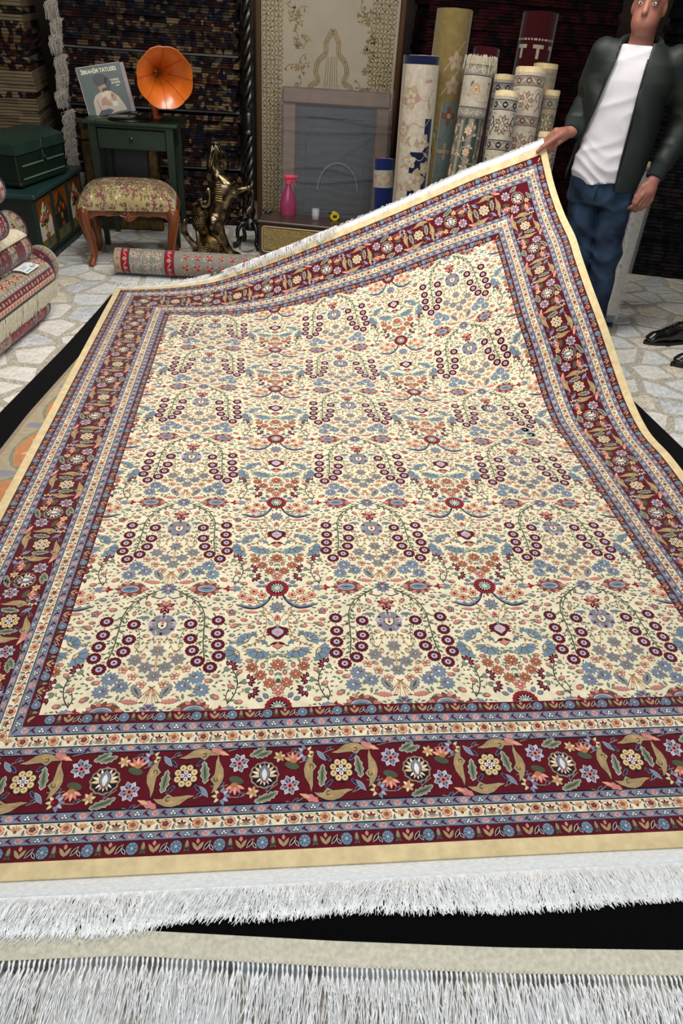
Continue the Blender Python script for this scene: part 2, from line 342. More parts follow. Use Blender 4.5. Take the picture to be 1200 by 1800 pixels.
def build_stones():
    r = random.Random(3); sp = 0.21; pts = {}
    for i in range(-18, 25):
        for j in range(-17, 31):
            pts[(i, j)] = ((i + .5 * (j % 2) + r.uniform(-.40, .40)) * sp, (j + r.uniform(-.40, .40)) * sp)
    cells = []
    for (i, j), p in pts.items():
        poly = [(p[0] + sx * .4, p[1] + sy * .4) for sx, sy in ((-1, -1), (1, -1), (1, 1), (-1, 1))]
        for di in range(-3, 4):
            for dj in range(-3, 4):
                q = pts.get((i + di, j + dj))
                if q is None or (di == 0 and dj == 0): continue
                nx, ny = q[0] - p[0], q[1] - p[1]; l = math.hypot(nx, ny); nx /= l; ny /= l
                c = nx * (p[0] + q[0]) / 2 + ny * (p[1] + q[1]) / 2 - 0.015
                Q = []
                for k in range(len(poly)):
                    a, b = poly[k], poly[(k + 1) % len(poly)]; da = nx * a[0] + ny * a[1] - c; db = nx * b[0] + ny * b[1] - c
                    if da <= 0: Q.append(a)
                    if (da < 0 < db) or (db < 0 < da):
                        t = da / (da - db); Q.append((a[0] + (b[0] - a[0]) * t, a[1] + (b[1] - a[1]) * t))
                poly = Q
                if len(poly) < 3: break
            if len(poly) < 3: break
        if len(poly) < 3: continue
        poly = [(p[0] + (x - p[0]) * r.uniform(.84, 1.0), p[1] + (y - p[1]) * r.uniform(.84, 1.0)) for x, y in poly]
        if -3.4 < p[0] < 4.6 and -3.1 < p[1] < 5.9: cells.append((p, poly, r.choice((0, 0, 1, 2, 3, 3))))
    seen = []; rest = []
    for c in cells:
        d = Vector((c[0][0], c[0][1], 0)) - CAM; f = d.dot(FWD); px = 600 + 1200 * d.dot(RGT) / max(f, .01); py = 900 - 1200 * d.dot(UPV) / max(f, .01)
        inrug = -1.3 < c[0][0] < 1.3 and -1.2 < c[0][1] < 3.2
        if f > 0 and -30 < px < 1230 and 60 < py < 1750 and not inrug and not (300 < px < 1000): seen.append((f, c))
        else: rest.append(c)
    seen.sort(key=lambda t: t[0])
    rest += [c for _, c in seen[300:]]; seen = [c for _, c in seen[:300]]
    def geo(b, p, poly, m, off):
        k = len(poly); x0, y0 = p if off else (0, 0); sh = .985
        V = [(x - x0, y - y0, -0.004) for x, y in poly] + [(x - x0, y - y0, -0.0008) for x, y in poly] + [(p[0] + (x - p[0]) * sh - x0, p[1] + (y - p[1]) * sh - y0, 0.0) for x, y in poly]
        F = [(i, (i + 1) % k, k + (i + 1) % k, k + i) for i in range(k)] + [(k + i, k + (i + 1) % k, 2 * k + (i + 1) % k, 2 * k + i) for i in range(k)] + [tuple(range(2 * k, 3 * k))]
        b.add(V, F, m)
    for p, poly, m in seen:
        b = MB(); geo(b, p, poly, 0, True); o = b.build('stone', [MARB[m]], floor, None); o.location = (p[0], p[1], 0)
    b = MB()
    for p, poly, m in rest: geo(b, p, poly, m, False)
    tag(b.build('stones', MARB, floor, None), kind='stuff')
build_stones()
def shell(name, c, d, m): b = MB(); b.box(c, d); return tag(b.build(name, m), kind='structure')
shell('wall_back', (0.6, 6.05, 1.5), (8.4, 0.1, 3.2), M_wall)
shell('wall_left', (-3.55, 1.4, 1.5), (0.1, 9.4, 3.2), M_wall)
shell('wall_right', (4.75, 1.4, 1.5), (0.1, 9.4, 3.2), M_wall)
shell('ceiling', (0.6, 1.4, 3.11), (8.4, 9.4, 0.1), M_ceil)

# ================================================================== the carpet being shown
U0, U1 = -.45, 3.45; V0, V1 = -.607, 6 * RATIO + .607
def rug_eval(x, y):
    """carpet coordinates in metres -> point (before thickness), Catmull-Rom through the fitted shape"""
    NU, NV = RUG_SHAPE.shape[:2]
    fu = (np.asarray(x) / PER + 1.5 - U0) / (U1 - U0) * (NU - 1); fv = (np.asarray(y) / PER - V0) / (V1 - V0) * (NV - 1)
    i = np.clip(np.floor(fu), 0, NU - 2).astype(int); j = np.clip(np.floor(fv), 0, NV - 2).astype(int)
    def cw(t): return [-.5 * t + t * t - .5 * t ** 3, 1 - 2.5 * t * t + 1.5 * t ** 3, .5 * t + 2 * t * t - 1.5 * t ** 3, -.5 * t * t + .5 * t ** 3]
    tu = fu - i; tv = fv - j
    lu = (tu < 0) | (tu > 1); lv = (tv < 0) | (tv > 1)
    wu = cw(tu); wv = cw(tv)
    wu = [np.where(lu, z, q) for z, q in zip((0, 1 - tu, tu, 0), wu)]; wv = [np.where(lv, z, q) for z, q in zip((0, 1 - tv, tv, 0), wv)]
    G = np.zeros((NU + 2, NV + 2, 3)); G[1:-1, 1:-1] = RUG_SHAPE
    G[0] = 2 * G[1] - G[2]; G[-1] = 2 * G[-2] - G[-3]; G[:, 0] = 2 * G[:, 1] - G[:, 2]; G[:, -1] = 2 * G[:, -2] - G[:, -3]
    out = 0
    for a in range(4):
        for b in range(4): out = out + (wu[a] * wv[b])[..., None] * G[i + a, j + b]
    out = out.copy(); out[..., 0] = (out[..., 0] - 1.5) * PER; out[..., 1] *= PER; out[..., 2] = np.maximum(out[..., 2] * PER, -.002) + RZ
    return out
def rug_map(x, y, h):
    e = .004; p = rug_eval(x, y); a = rug_eval(x + e, y) - rug_eval(x - e, y); b = rug_eval(x, y + e) - rug_eval(x, y - e)
    n = np.cross(a, b); n /= np.linalg.norm(n, axis=-1, keepdims=True)
    return p + n * np.asarray(h)[..., None]
FX = (1.5 - .1) * PER; FY = 6 * RATIO * PER
BN = np.array([0, .034, .064, .101, .121, .276, .300, .332, .352, .389, .427])
BS = BN * (.55 * PER / .427)
BCOL = ['burg', 'slate', 'ivory', 'slate', 'burg', 'slate', 'ivory', 'slate', 'burg', 'cream']
rug = thing('patterned_carpet', 'large ivory floral carpet with burgundy borders, one corner lifted by the man', 'carpet', (0, 0, 0))
def sub(a, mx):
    out = [a[0]]
    for q, p in zip(a[1:], a[:-1]):
        k = max(1, int(math.ceil((q - p) / mx))); out += [p + (q - p) * t / k for t in range(1, k + 1)]
    return np.array(out)
def build_pile():
    xs = sub(np.concatenate([-FX - BS[::-1], FX + BS]), .024); ys = sub(np.concatenate([-BN[::-1], FY + BN]), .024)
    gx, gy = np.meshgrid(xs, ys, indexing='ij'); V = rug_map(gx.ravel(), gy.ravel(), np.zeros(gx.size))
    nx, ny = len(xs), len(ys); F = []; M = []
    cx = (xs[1:] + xs[:-1]) / 2; cy = (ys[1:] + ys[:-1]) / 2
    bx = np.searchsorted(BS, np.abs(cx) - FX); by = np.searchsorted(BN, np.maximum(-cy, cy - FY))
    for i in range(nx - 1):
        for j in range(ny - 1):
            F.append((i * ny + j, (i + 1) * ny + j, (i + 1) * ny + j + 1, i * ny + j + 1)); M.append(max(bx[i], by[j]))
    mesh_from('pile', V.tolist(), F, M, [PAL['ivory']] + [PAL[c] for c in BCOL], rug, 180)
    # backing and side faces
    B = rug_map(gx.ravel(), gy.ravel(), np.full(gx.size, -.009)); rim = [i * ny for i in range(nx)] + [(nx - 1) * ny + j for j in range(1, ny)] + [i * ny + ny - 1 for i in range(nx - 2, -1, -1)] + [j for j in range(ny - 2, 0, -1)]
    VV = B.tolist() + V[rim].tolist() + B[rim].tolist(); n0 = len(B); k = len(rim)
    FF = [f[::-1] for f in F] + [(n0 + a, n0 + k + a, n0 + k + (a + 1) % k, n0 + (a + 1) % k) for a in range(k)]
    mesh_from('backing', VV, FF, [0] * len(F) + [1] * k, [mat('backing_weave', '#C9B790', rough=.95, scale=120, bump=.4, bscale=500), PAL['cream']], rug, None)
build_pile()

# ---- one half repeat of the field, read off the photograph at two enlargements (axis B: rosettes, axis A: blue flowers)
def zb(zx, zy):   # enlargement of the rosette axis
    p = onz(400 + zx / 6.6667, 1000 + zy / 6.6667, RZ); return (p.x + .35, p.y)
def za(zx, zy):   # enlargement of the blue flower axis
    p = onz(560 + zx / 6, 1000 + zy / 6, RZ); return (p.x + .35, p.y)
HX, HY = PER / 2, RATIO * PER
def wrap(p): return (p[0], p[1] % HY)
T = Paint(); KEEP = []
def keep(p, r): KEEP.append((p[0], p[1] % HY, r))
def bud(p, r, rot, c1='pink', c2='sage', out='red'):
    keep(p, r); T.at(p[0], p[1], rot)
    T.leaf(-r * .35, 0, r * 1.3, r * 1.0, 0, c2, 2, 'dark', .0011); T.leaf(r * .25, 0, r * 1.4, r * 1.1, 0, c1, 3, out, .001); T.leaf(r * .2, 0, r * .7, r * .3, 0, 'peach', 5); T.at()
def daisy(p, r, n, c1, out, cen, c2=None):
    keep(p, r); T.at(p[0], p[1], 0); T.petals(0, 0, r, n, c1, 2, out, r * .12, 1.05, 0.2, .0012, c2); T.disc(0, 0, r * .55, c2 or c1, 3, 10); T.petals(0, 0, r * .8, n, out, 4, None, r * .3, .22, 0.2 + PI / n); T.disc(0, 0, r * .3, out, 4, 8); T.disc(0, 0, r * .2, cen, 5, 8); T.at()
def lily(p, r, rot):
    keep(p, r); T.at(p[0], p[1], rot); T.leaf(-r * .55, 0, r * 1.0, r * .8, 0, 'sage', 2, 'olive', .001); T.petals(-r * .25, 0, r * 1.25, 5, 'burg', 3, 'dark', r * .25, .95, -1.35, .0008, None, 2.7)
    T.petals(-r * .25, 0, r * .85, 5, 'pink', 5, None, r * .5, .35, -1.35, 0, None, 2.7); T.disc(-r * .1, 0, r * .28, 'white', 5, 8); T.at()
def bluefan(p, r, rot):
    keep(p, r * .8); T.at(p[0], p[1], rot)
    def sec(R, n=22): return [(-r * .45 + R * (1 + .06 * math.cos(i * 2 * PI * 7 / n)) * math.cos(-1.3 + 2.6 * i / n), R * (1 + .06 * math.cos(i * 2 * PI * 7 / n)) * math.sin(-1.3 + 2.6 * i / n)) for i in range(n + 1)] + [(-r * .55, 0)]
    T.fan(sec(r * 1.5 + .0022), 'taupe', 1, (r * .2, 0)); T.fan(sec(r * 1.5), 'blue', 2, (r * .2, 0))
    for i in range(7): a = -1.15 + 2.3 * i / 6; T.line([(-r * .45 + r * .5 * math.cos(a), r * .5 * math.sin(a)), (-r * .45 + r * 1.4 * math.cos(a), r * 1.4 * math.sin(a))], .0016, 'navy' if i % 2 else 'slate', 3)
    T.petals(-r * .45, 0, r * .62, 4, 'cream', 5, 'dark', .1 * r, .9, -1.2, .001, None, 2.4); T.at()
def greyflower(p, r):
    keep(p, r); T.at(p[0], p[1], .3); T.petals(0, 0, r, 7, 'taupe', 2, 'slate', r * .1, 1.05, .1, .0010, 'grey'); T.disc(0, 0, r * .6, 'taupe', 3, 12); T.petals(0, 0, r * .72, 7, 'slate', 4, None, r * .25, .4, .1); T.disc(0, 0, r * .2, 'navy', 5, 8); T.disc(0, 0, r * .11, 'white', 6, 8); T.at()
def blueflower(p, r, rot):
    keep(p, r); T.at(p[0], p[1], rot); T.petals(0, 0, r * 1.08, 11, 'blue', 2, 'slate', r * .1, 1.25, 0, .0009, 'slate'); T.disc(0, 0, r * .7, 'blue', 3, 12); T.petals(r * .05, 0, r * .55, 4, 'burg', 4, None, .05 * r, .5, -1.0, 0, 'pink', 2.2); T.disc(-r * .05, 0, r * .15, 'white', 6, 8); T.at()
def ring(p, r):
    keep(p, r); T.at(p[0], p[1], 0); T.disc(0, 0, r, 'burg', 3, 48, sc=.055, ns=12); T.disc(0, 0, r * .47, 'lilac', 4, 24, sc=.1, ns=8); T.disc(0, 0, r * .17, 'dark', 5, 8); T.at()
def tip(p, L, rot, col='olive', out=None):
    T.at(p[0], p[1], rot); T.leaf(0, 0, L, L * .34, 0, col, 1, out or ('dark' if col == 'sage' else None), .0008); T.at()
def st(pts, w_, col, leafs=0, L=.014, side=None):
    w_ *= 1.3; T.at(); T.curve(pts, w_, col, 1)
    c = catmull([(a, b, 0) for a, b in pts], 8); n = len(c)
    for k in range(leafs):
        i = int((k + .6) / leafs * (n - 2)); d = c[i + 1] - c[i]; a = math.atan2(d.y, d.x); sg = 1 if (k % 2 == 0) else -1; q = a + sg * .75
        pp = (c[i].x + math.cos(q) * L * .62, c[i].y + math.sin(q) * L * .62); tip(pp, L, q, 'olive' if k % 3 else 'sage'); keep(pp, L * .35)
# axis B, drawn whole, mirrored halves coincide
def rosette(y):
    T.at(0, y); keep((0, y), .037); T.disc(0, 0, .0375, 'red', 3, 40, sc=.04, ns=20); T.disc(0, 0, .0255, 'dark', 4, 24); T.petals(0, 0, .0245, 14, 'sage', 5, None, .004, .95); T.petals(0, 0, .0235, 14, 'white', 7, None, .012, .35); T.disc(0, 0, .009, 'white', 8, 10); T.petals(0, 0, .008, 6, 'red', 9, None, .002, .4); T.at()
rosette(0)
p = zb(578, 325); T.at(0, p[1]); T.serr(0, 0, .014, .010, -PI / 2, 'olive', 2, None, 0, 3); T.at()
def axisB(zx, zy, fn): p = (0, zb(zx, zy)[1]); keep(p, .02); T.at(0, p[1]); fn(); T.at()
def f_(): T.petals(0, 0, .026, 9, 'slate', 2, 'navy', .003, .95, PI / 2, .001); T.disc(0, 0, .0055, 'dark', 4, 10, .009); T.disc(0, 0, .004, 'gold', 5, 10, .007); T.disc(0, 0, .0018, 'grey', 6, 8, .004)
axisB(575, 440, f_)
def f_(): T.leaf(0, 0, .026, .016, PI / 2, 'pink', 2, 'burg', .001); T.leaf(0, 0, .014, .006, PI / 2, 'red', 4)
axisB(578, 565, f_)
def f_():
    T.fan([(.030, .018), (.034, 0), (.022, -.012), (.006, -.030), (-.006, -.030), (-.022, -.012), (-.034, 0), (-.030, .018), (-.014, .022), (0, .030), (.014, .022)], 'burg', 3, (0, 0))
    for s_ in (-1, 1):
        for k in range(3): T.leaf(s_ * .030, .010 - k * .010, .014, .006, s_ * .3 if s_ > 0 else PI - .3, 'burg', 2)
    T.fan([(.018, .006), (.017, -.006), (0, -.020), (-.017, -.006), (-.018, .006), (-.008, .015), (0, .020), (.008, .015)], 'lilac', 4, (0, 0)); T.leaf(0, .024, .016, .010, PI / 2, 'slate', 4, 'dark', .001)
    T.fan([(.010, .002), (0, -.010), (-.010, .002), (0, .008)], 'peach', 6, (0, 0)); T.fan([(.005, 0), (0, -.005), (-.005, 0), (0, .005)], 'pink', 7, (0, 0))
axisB(580, 740, f_); keep((0, zb(580, 740)[1]), .034)
def f_():
    for s_ in (-1, 1): T.leaf(s_ * .012, -.006, .026, .007, s_ * -.5 if s_ > 0 else PI + .5, 'burg', 2, 'dark', .0008)
axisB(577, 855, f_)
def f_(): T.fan([(.017, 0), (0, -.014), (-.017, 0), (0, .014)], 'burg', 2, (0, 0)); T.fan([(.0145, 0), (0, -.012), (-.0145, 0), (0, .012)], 'pink', 3, (0, 0))
axisB(577, 905, f_)
def f_():
    for s_ in (-1, 1): T.leaf(s_ * .009, -.002, .022, .009, s_ * -.6 if s_ > 0 else PI + .6, 'sage', 2, 'dark', .0008)
axisB(580, 1010, f_)
daisy((0, zb(585, 1125)[1]), .0235, 9, 'pink', 'burg', 'peach', 'rust'); daisy((0, zb(590, 1420)[1]), .0185, 8, 'peach', 'red', 'white', 'pink')
p = zb(588, 1305); T.at(0, p[1]); T.disc(0, 0, .007, 'olive', 2, 8); T.at(); keep((0, p[1]), .008)
# right of axis B
for a, r_ in (((705, 115), 1.0), ((765, 145), .1), ((730, 190), -.2), ((795, 190), .1)):
    p = zb(*a); T.at(p[0], p[1]); T.leaf(0, 0, .018, .011, r_, 'slate', 2, 'navy', .0012); T.at(); keep(p, .009)
for a in ((760, 300), (855, 255), (990, 305), (900, 350)): daisy(zb(*a), .0155, 6, 'peach', 'red', 'burg')
T.curve([zb(*a) for a in ((650, 300), (690, 360), (760, 420), (850, 452), (950, 440), (1035, 405))], .006, 'navy', 3, 6); T.curve([zb(*a) for a in ((690, 345), (760, 400), (850, 430), (950, 422), (1030, 402))], .0065, 'slate', 4, 6)
for a, r_ in (((740, 370), -1.0), ((800, 425), -.5), ((900, 425), .1)): p = zb(*a); T.at(p[0], p[1]); T.leaf(0, .003, .018, .008, r_ + .8, 'slate', 3, 'navy', .0008); T.at()
for a in ((720, 380), (820, 440), (940, 430)): keep(zb(*a), .012)
p = zb(890, 490); keep(p, .015); T.at(p[0], p[1]); T.serr(0, 0, .044, .012, .1, 'pink', 2, 'burg', .001); T.at()
def tulip(p):
    keep(p, .024); T.at(p[0], p[1]); T.serr(-.014, 0, .036, .030, 0, 'slate', 2, 'blue', .001, 3); T.fan([(-.004, 0), (.010, -.016), (.013, -.006), (.028, 0), (.013, .006), (.010, .016)], 'red', 4, (.012, 0)); T.leaf(-.004, 0, .024, .008, 0, 'peach', 5, 'rust', .0008); T.at()
bud(zb(960, 165), .010, PI); bud(zb(1125, 325), .011, 0, 'blue', 'teal', 'navy')
daisy(zb(1112, 490), .015, 5, 'blue', 'navy', 'peach', 'pink'); bud(zb(1150, 475), .009, .4)
bud(zb(975, 580), .011, .2, 'pink', 'pink'); bud(zb(1110, 590), .010, PI); bud(zb(1075, 640), .012, 0); bud(zb(800, 625), .009, .2, 'pink', 'grey'); bud(zb(895, 665), .012, 0)
p = zb(670, 625); T.at(p[0], p[1]); T.leaf(0, 0, .022, .012, .9, 'teal', 2, 'blue', .001); T.at(); keep(p, .01)
for a, r_ in (((840, 745), .3), ((735, 840), 0)):
    p = zb(*a); keep(p, .012); T.at(p[0], p[1], r_); T.petals(0, 0, .016, 3, 'blue', 2, 'navy', .001, .8, -2.4, .001, None, 3.0); T.leaf(.002, .006, .010, .006, 1.4, 'gold', 4); T.at()
bluefan(zb(965, 815), .022, .75); bluefan(zb(1085, 970), .026, -.45); bluefan(zb(820, 960), .025, -1.25)
for a in ((1115, 755), (1112, 838)): bud(zb(*a), .010, PI, 'slate', 'sage', 'slate')
bud(zb(925, 1060), .011, 0); daisy(zb(893, 1140), .0185, 9, 'pink', 'burg', 'peach', 'rust'); daisy(zb(800, 1235), .0190, 9, 'pink', 'burg', 'peach', 'rust'); daisy(zb(692, 1332), .0190, 9, 'pink', 'burg', 'peach', 'rust')
bud(zb(770, 1125), .011, -PI / 2); bud(zb(672, 1210), .0105, -PI / 2)
lily(zb(1140, 1115), .022, 2.4); lily(zb(935, 1290), .021, 2.9); lily(zb(900, 1425), .022, 3.7)
bud(zb(1040, 1185), .011, 2.4); bud(zb(1140, 1345), .012, 0.6); bud(zb(1055, 1530), .012, PI)
st([zb(*a) for a in ((1190, 1545), (1110, 1450), (1065, 1330), (1078, 1230), (1115, 1160))], .0022, 'dark', 6, .013)
st([zb(*a) for a in ((1068, 1330), (1030, 1300), (985, 1292))], .0018, 'dark', 2, .010); st([zb(*a) for a in ((1090, 1420), (1040, 1420), (985, 1400))], .0014, 'sage', 2, .01); st([zb(*a) for a in ((1180, 1540), (1200, 1460), (1165, 1370))], .002, 'dark', 3, .011)
for a, r_ in (((740, 1480), .9), ((815, 1520), .4)):
    p = zb(*a); T.at(p[0], p[1]); T.leaf(0, 0, .020, .012, r_, 'slate', 2, 'navy', .0012); T.at(); keep(p, .01)
st([zb(*a) for a in ((590, 960), (660, 1000), (760, 1045), (880, 1062))], .0018, 'teal', 4, .013); st([zb(*a) for a in ((660, 1000), (710, 1080), (700, 1200))], .0018, 'teal', 2, .012); st([zb(*a) for a in ((590, 1160), (592, 1230), (640, 1290), (592, 1400))], .0016, 'teal', 2); st([zb(*a) for a in ((600, 1470), (700, 1495), (760, 1520))], .0014, 'teal', 1)
st([zb(*a) for a in ((605, 650), (640, 560), (700, 490), (745, 460))], .0018, 'rust', 3, .011); st([zb(*a) for a in ((755, 460), (712, 590), (762, 780), (850, 850), (1010, 925))], .0022, 'rust', 7, .013)
st([zb(*a) for a in ((745, 510), (820, 590), (900, 625), (1060, 648))], .0016, 'taupe', 5, .012); st([zb(*a) for a in ((850, 850), (845, 905))], .0015, 'rust'); st([zb(*a) for a in ((780, 400), (880, 310), (1000, 240))], .0015, 'rust', 2, .01); st([zb(*a) for a in ((690, 120), (640, 140), (600, 95))], .0012, 'teal')
# left of axis A
def axisA(zx, zy, fn): p = (HX, za(zx, zy)[1]); keep(p, .02); T.at(p[0], p[1]); fn(); T.at()
def blue8(y):
    keep((HX, y), .028); T.at(HX, y); T.petals(0, 0, .0275, 10, 'slate', 3, 'blue', .004, 1.1, .15, .001, 'blue'); T.petals(0, 0, .024, 8, 'burg', 5, None, .006, .3, .2); T.disc(0, 0, .0065, 'pink', 6, 8); T.disc(0, 0, .003, 'white', 7, 6); T.at()
blue8(0)
def palmette(p):
    keep(p, .030); keep((p[0] - .022, p[1]), .02); keep((p[0] + .02, p[1]), .018); T.at(p[0], p[1])
    for k in range(15):
        a = .35 + (2 * PI - .7) * k / 14; rr = (.043, .030); x, y = rr[0] * math.cos(a), rr[1] * math.sin(a)
        T.leaf(x * .8, y * .8, .026, .013, math.atan2(y, x) + .35 * (1 if a > PI else -1), 'brown' if k % 2 else 'pink', 2, 'dark', .0011)
    T.disc(0, 0, .034, 'brown', 4, 18, .021); T.disc(-.002, 0, .029, 'lilac', 5, 18, .0155); T.leaf(-.002, 0, .052, .022, 0, 'blue', 6, 'navy', .001); T.leaf(-.002, 0, .034, .004, 0, 'navy', 8)
    T.leaf(.044, 0, .022, .015, 0, 'pink', 5, 'burg', .001); T.serr(.030, .010, .018, .01, .9, 'brown', 4, 'dark', .0008, 2); T.serr(.030, -.010, .018, .01, -.9, 'brown', 4, 'dark', .0008, 2); T.at()
pp = za(300, 188)[1]; px_ = za(300, 188)[0]
palmette((px_, 0)); tulip((zb(1120, 210)[0], 0))
def f_():
    for s_ in (-1, 1): T.curve([(s_ * .004, .006), (s_ * .020, -.005), (s_ * .038, .001), (s_ * .050, .006)], .005, 'burg', 2); T.curve([(s_ * .006, .005), (s_ * .020, -.003), (s_ * .040, .003)], .0028, 'lilac', 3)
axisA(681, 275, f_)
for dx in (-.02, -.04): keep((HX + dx, za(681, 275)[1]), .01)
def f_(): T.petals(0, 0, .031, 8, 'burg', 2, 'dark', .003, .95, PI / 8, .001, 'pink'); T.petals(0, 0, .024, 8, 'pink', 4, None, .006, .4, PI / 8, 0, 'peach'); T.disc(0, 0, .0035, 'olive', 6, 8)
axisA(698, 370, f_); keep((HX, za(698, 370)[1]), .03)
bud(za(527, 340), .013, -.9); bud(za(425, 440), .010, -PI / 2)
p = za(535, 468); keep(p, .012); T.at(p[0], p[1], -PI / 2); T.petals(0, 0, .018, 3, 'blue', 2, 'navy', .001, .8, -1.7, .001, None, 3.4); T.at()
def f_():
    T.disc(0, 0, .040, 'slate', 3, 32, .043, sc=.05, ns=9); T.petals(0, 0, .044, 9, 'slate', 2, 'lilac', .018, .95, PI / 2, .0012, 'lilac')
    for k in range(6): a = .5 + k * 1.05; T.leaf(.034 * math.cos(a), .036 * math.sin(a), .012, .009, a, 'burg', 4)
    T.petals(0, 0, .034, 9, 'taupe', 4, None, .02, .6, PI / 2); T.fan([(.016, .006), (.014, -.010), (0, -.022), (-.014, -.010), (-.016, .006), (-.008, .016), (.008, .016)], 'dark', 5, (0, 0))
    T.fan([(.014, .006), (.012, -.009), (0, -.019), (-.012, -.009), (-.014, .006), (-.007, .014), (.007, .014)], 'ivory', 6, (0, 0)); T.disc(0, .008, .006, 'pink', 7, 8); T.fan([(.005, -.004), (0, -.010), (-.005, -.004), (0, .002)], 'burg', 7, (0, -.004)); T.disc(0, .048, .005, 'burg', 4, 8)
axisA(735, 555, f_); keep((HX, za(735, 555)[1]), .046)
st([za(*a) for a in ((575, 210), (470, 275), (375, 335), (322, 450), (328, 600), (340, 760), (330, 930))], .0030, 'olive', 18, .018)
st([za(*a) for a in ((590, 200), (480, 260), (400, 350), (345, 440), (335, 520))], .0016, 'olive', 6, .014)
st([za(*a) for a in ((425, 350), (450, 390), (520, 430), (625, 432))], .0014, 'sage', 4, .013); st([za(*a) for a in ((335, 470), (400, 530))], .0013, 'olive', 2, .012); st([za(*a) for a in ((335, 600), (395, 650), (420, 670))], .0013, 'olive', 3, .012); st([za(*a) for a in ((340, 720), (390, 770))], .0013, 'olive', 2, .012); st([za(*a) for a in ((320, 540), (250, 620))], .0013, 'olive', 2, .012); st([za(*a) for a in ((335, 660), (260, 740))], .0013, 'olive', 2, .012); st([za(*a) for a in ((335, 800), (255, 870))], .0013, 'olive', 2, .012)
for a in ((180, 520), (192, 655), (190, 772), (185, 890), (275, 1003), (460, 550), (465, 702), (452, 822), (400, 935)): ring(za(*a), .0205)
bud(za(190, 300), .012, PI + .4, 'slate', 'peach', 'navy'); bud(za(70, 300), .010, .2, 'blue', 'teal', 'navy'); bud(za(200, 400), .013, PI, 'pink', 'sage')
bud(za(622, 663), .011, 0, 'peach', 'sage', 'rust'); bud(za(565, 762), .012, -PI / 2, 'cream', 'sage', 'olive'); bud(za(668, 866), .010, -PI / 2, 'peach', 'sage', 'rust')
st([za(*a) for a in ((705, 660), (665, 750), (625, 855))], .0016, 'rust', 4, .012); st([za(*a) for a in ((758, 680), (775, 780), (800, 900), (820, 1010))], .0016, 'rust', 4, .012); st([za(*a) for a in ((500, 575), (550, 640), (575, 740), (570, 830))], .0014, 'olive', 5, .013)
greyflower((HX, za(783, 815)[1]), .0235); greyflower(za(595, 905), .0235); greyflower(za(720, 980), .022); greyflower((HX, za(831, 1070)[1]), .0235)
for a in ((515, 1005), (632, 1075), (742, 1155)): daisy(za(*a), .0145, 5, 'ivory', 'red', 'sage', 'peach')
bud(za(600, 995), .010, -.6, 'gold', 'sage', 'rust')
blueflower(za(415, 1100), .024, .5); blueflower(za(370, 1230), .023, .2); blueflower(za(555, 1180), .021, 2.6)
for a, r_ in (((470, 1282), .1), ((557, 1290), 1.4), ((480, 1200), 1.3), ((520, 1110), .1)): p = za(*a); tip(p, .020, r_, 'sage'); keep(p, .008)
p = za(722, 1228); keep(p, .018); T.at(p[0], p[1]); T.serr(0, 0, .052, .026, -1.05, 'grey', 2, 'dark', .0014, 5); T.leaf(0, 0, .034, .006, -1.05, 'olive', 4); T.at()
for q in ((800, 1330), (825, 1350), (770, 1290), (860, 1350), (740, 1340)): st([za(858, 1180), za(q[0] * .5 + 429, q[1] * .5 + 590), za(*q)], .0014, 'rust')
p = za(690, 1335); keep(p, .016); T.at(p[0], p[1]); T.serr(0, 0, .046, .017, -.15, 'pink', 2, 'burg', .001); T.at()
bud(za(235, 1310), .014, PI + .5); bud(za(220, 1095), .011, 0); bud(za(292, 1140), .012, 0); bud(za(30, 590), .010, 0)
st([za(*a) for a in ((740, 250), (640, 190), (575, 190))], .0013, 'taupe', 1)
# small leaves filling what is left
rr_ = random.Random(12)
for k in range(1700):
    p = (rr_.uniform(0.004, HX - .004), rr_.uniform(0, HY)); L = rr_.uniform(.010, .016)
    ok = all(min(abs(p[1] - q[1]), HY - abs(p[1] - q[1])) ** 2 + (p[0] - q[0]) ** 2 > (q[2] + L * .42) ** 2 for q in KEEP)
    if ok: tip(p, L, rr_.uniform(-1.1, 1.1) + rr_.choice((0, PI)), rr_.choice(('olive', 'sage', 'sage', 'olive', 'taupe'))); keep(p, L * .42)
T.clip([(1, 0, HX), (-1, 0, 0)]); PAT = Paint()
def place_half(ix, row):
    # half repeats alternate mirrored; ix 0 starts at axis B of column 0
    x0 = (ix // 2 - 1.5 + (1 if ix % 2 else 0)) * PER; sg = 1 if ix % 2 == 0 else -1
    PAT.stamp(T, lambda A: np.stack([x0 + sg * A[:, 0], row * HY + A[:, 1], A[:, 2]], 1))
for ix in range(6):
    for row in range(7): place_half(ix, row)
PAT.clip([(1, 0, FX), (-1, 0, FX), (0, 1, FY), (0, -1, 0)])
PAT.build('field_pattern', rug_map, PAL, rug)

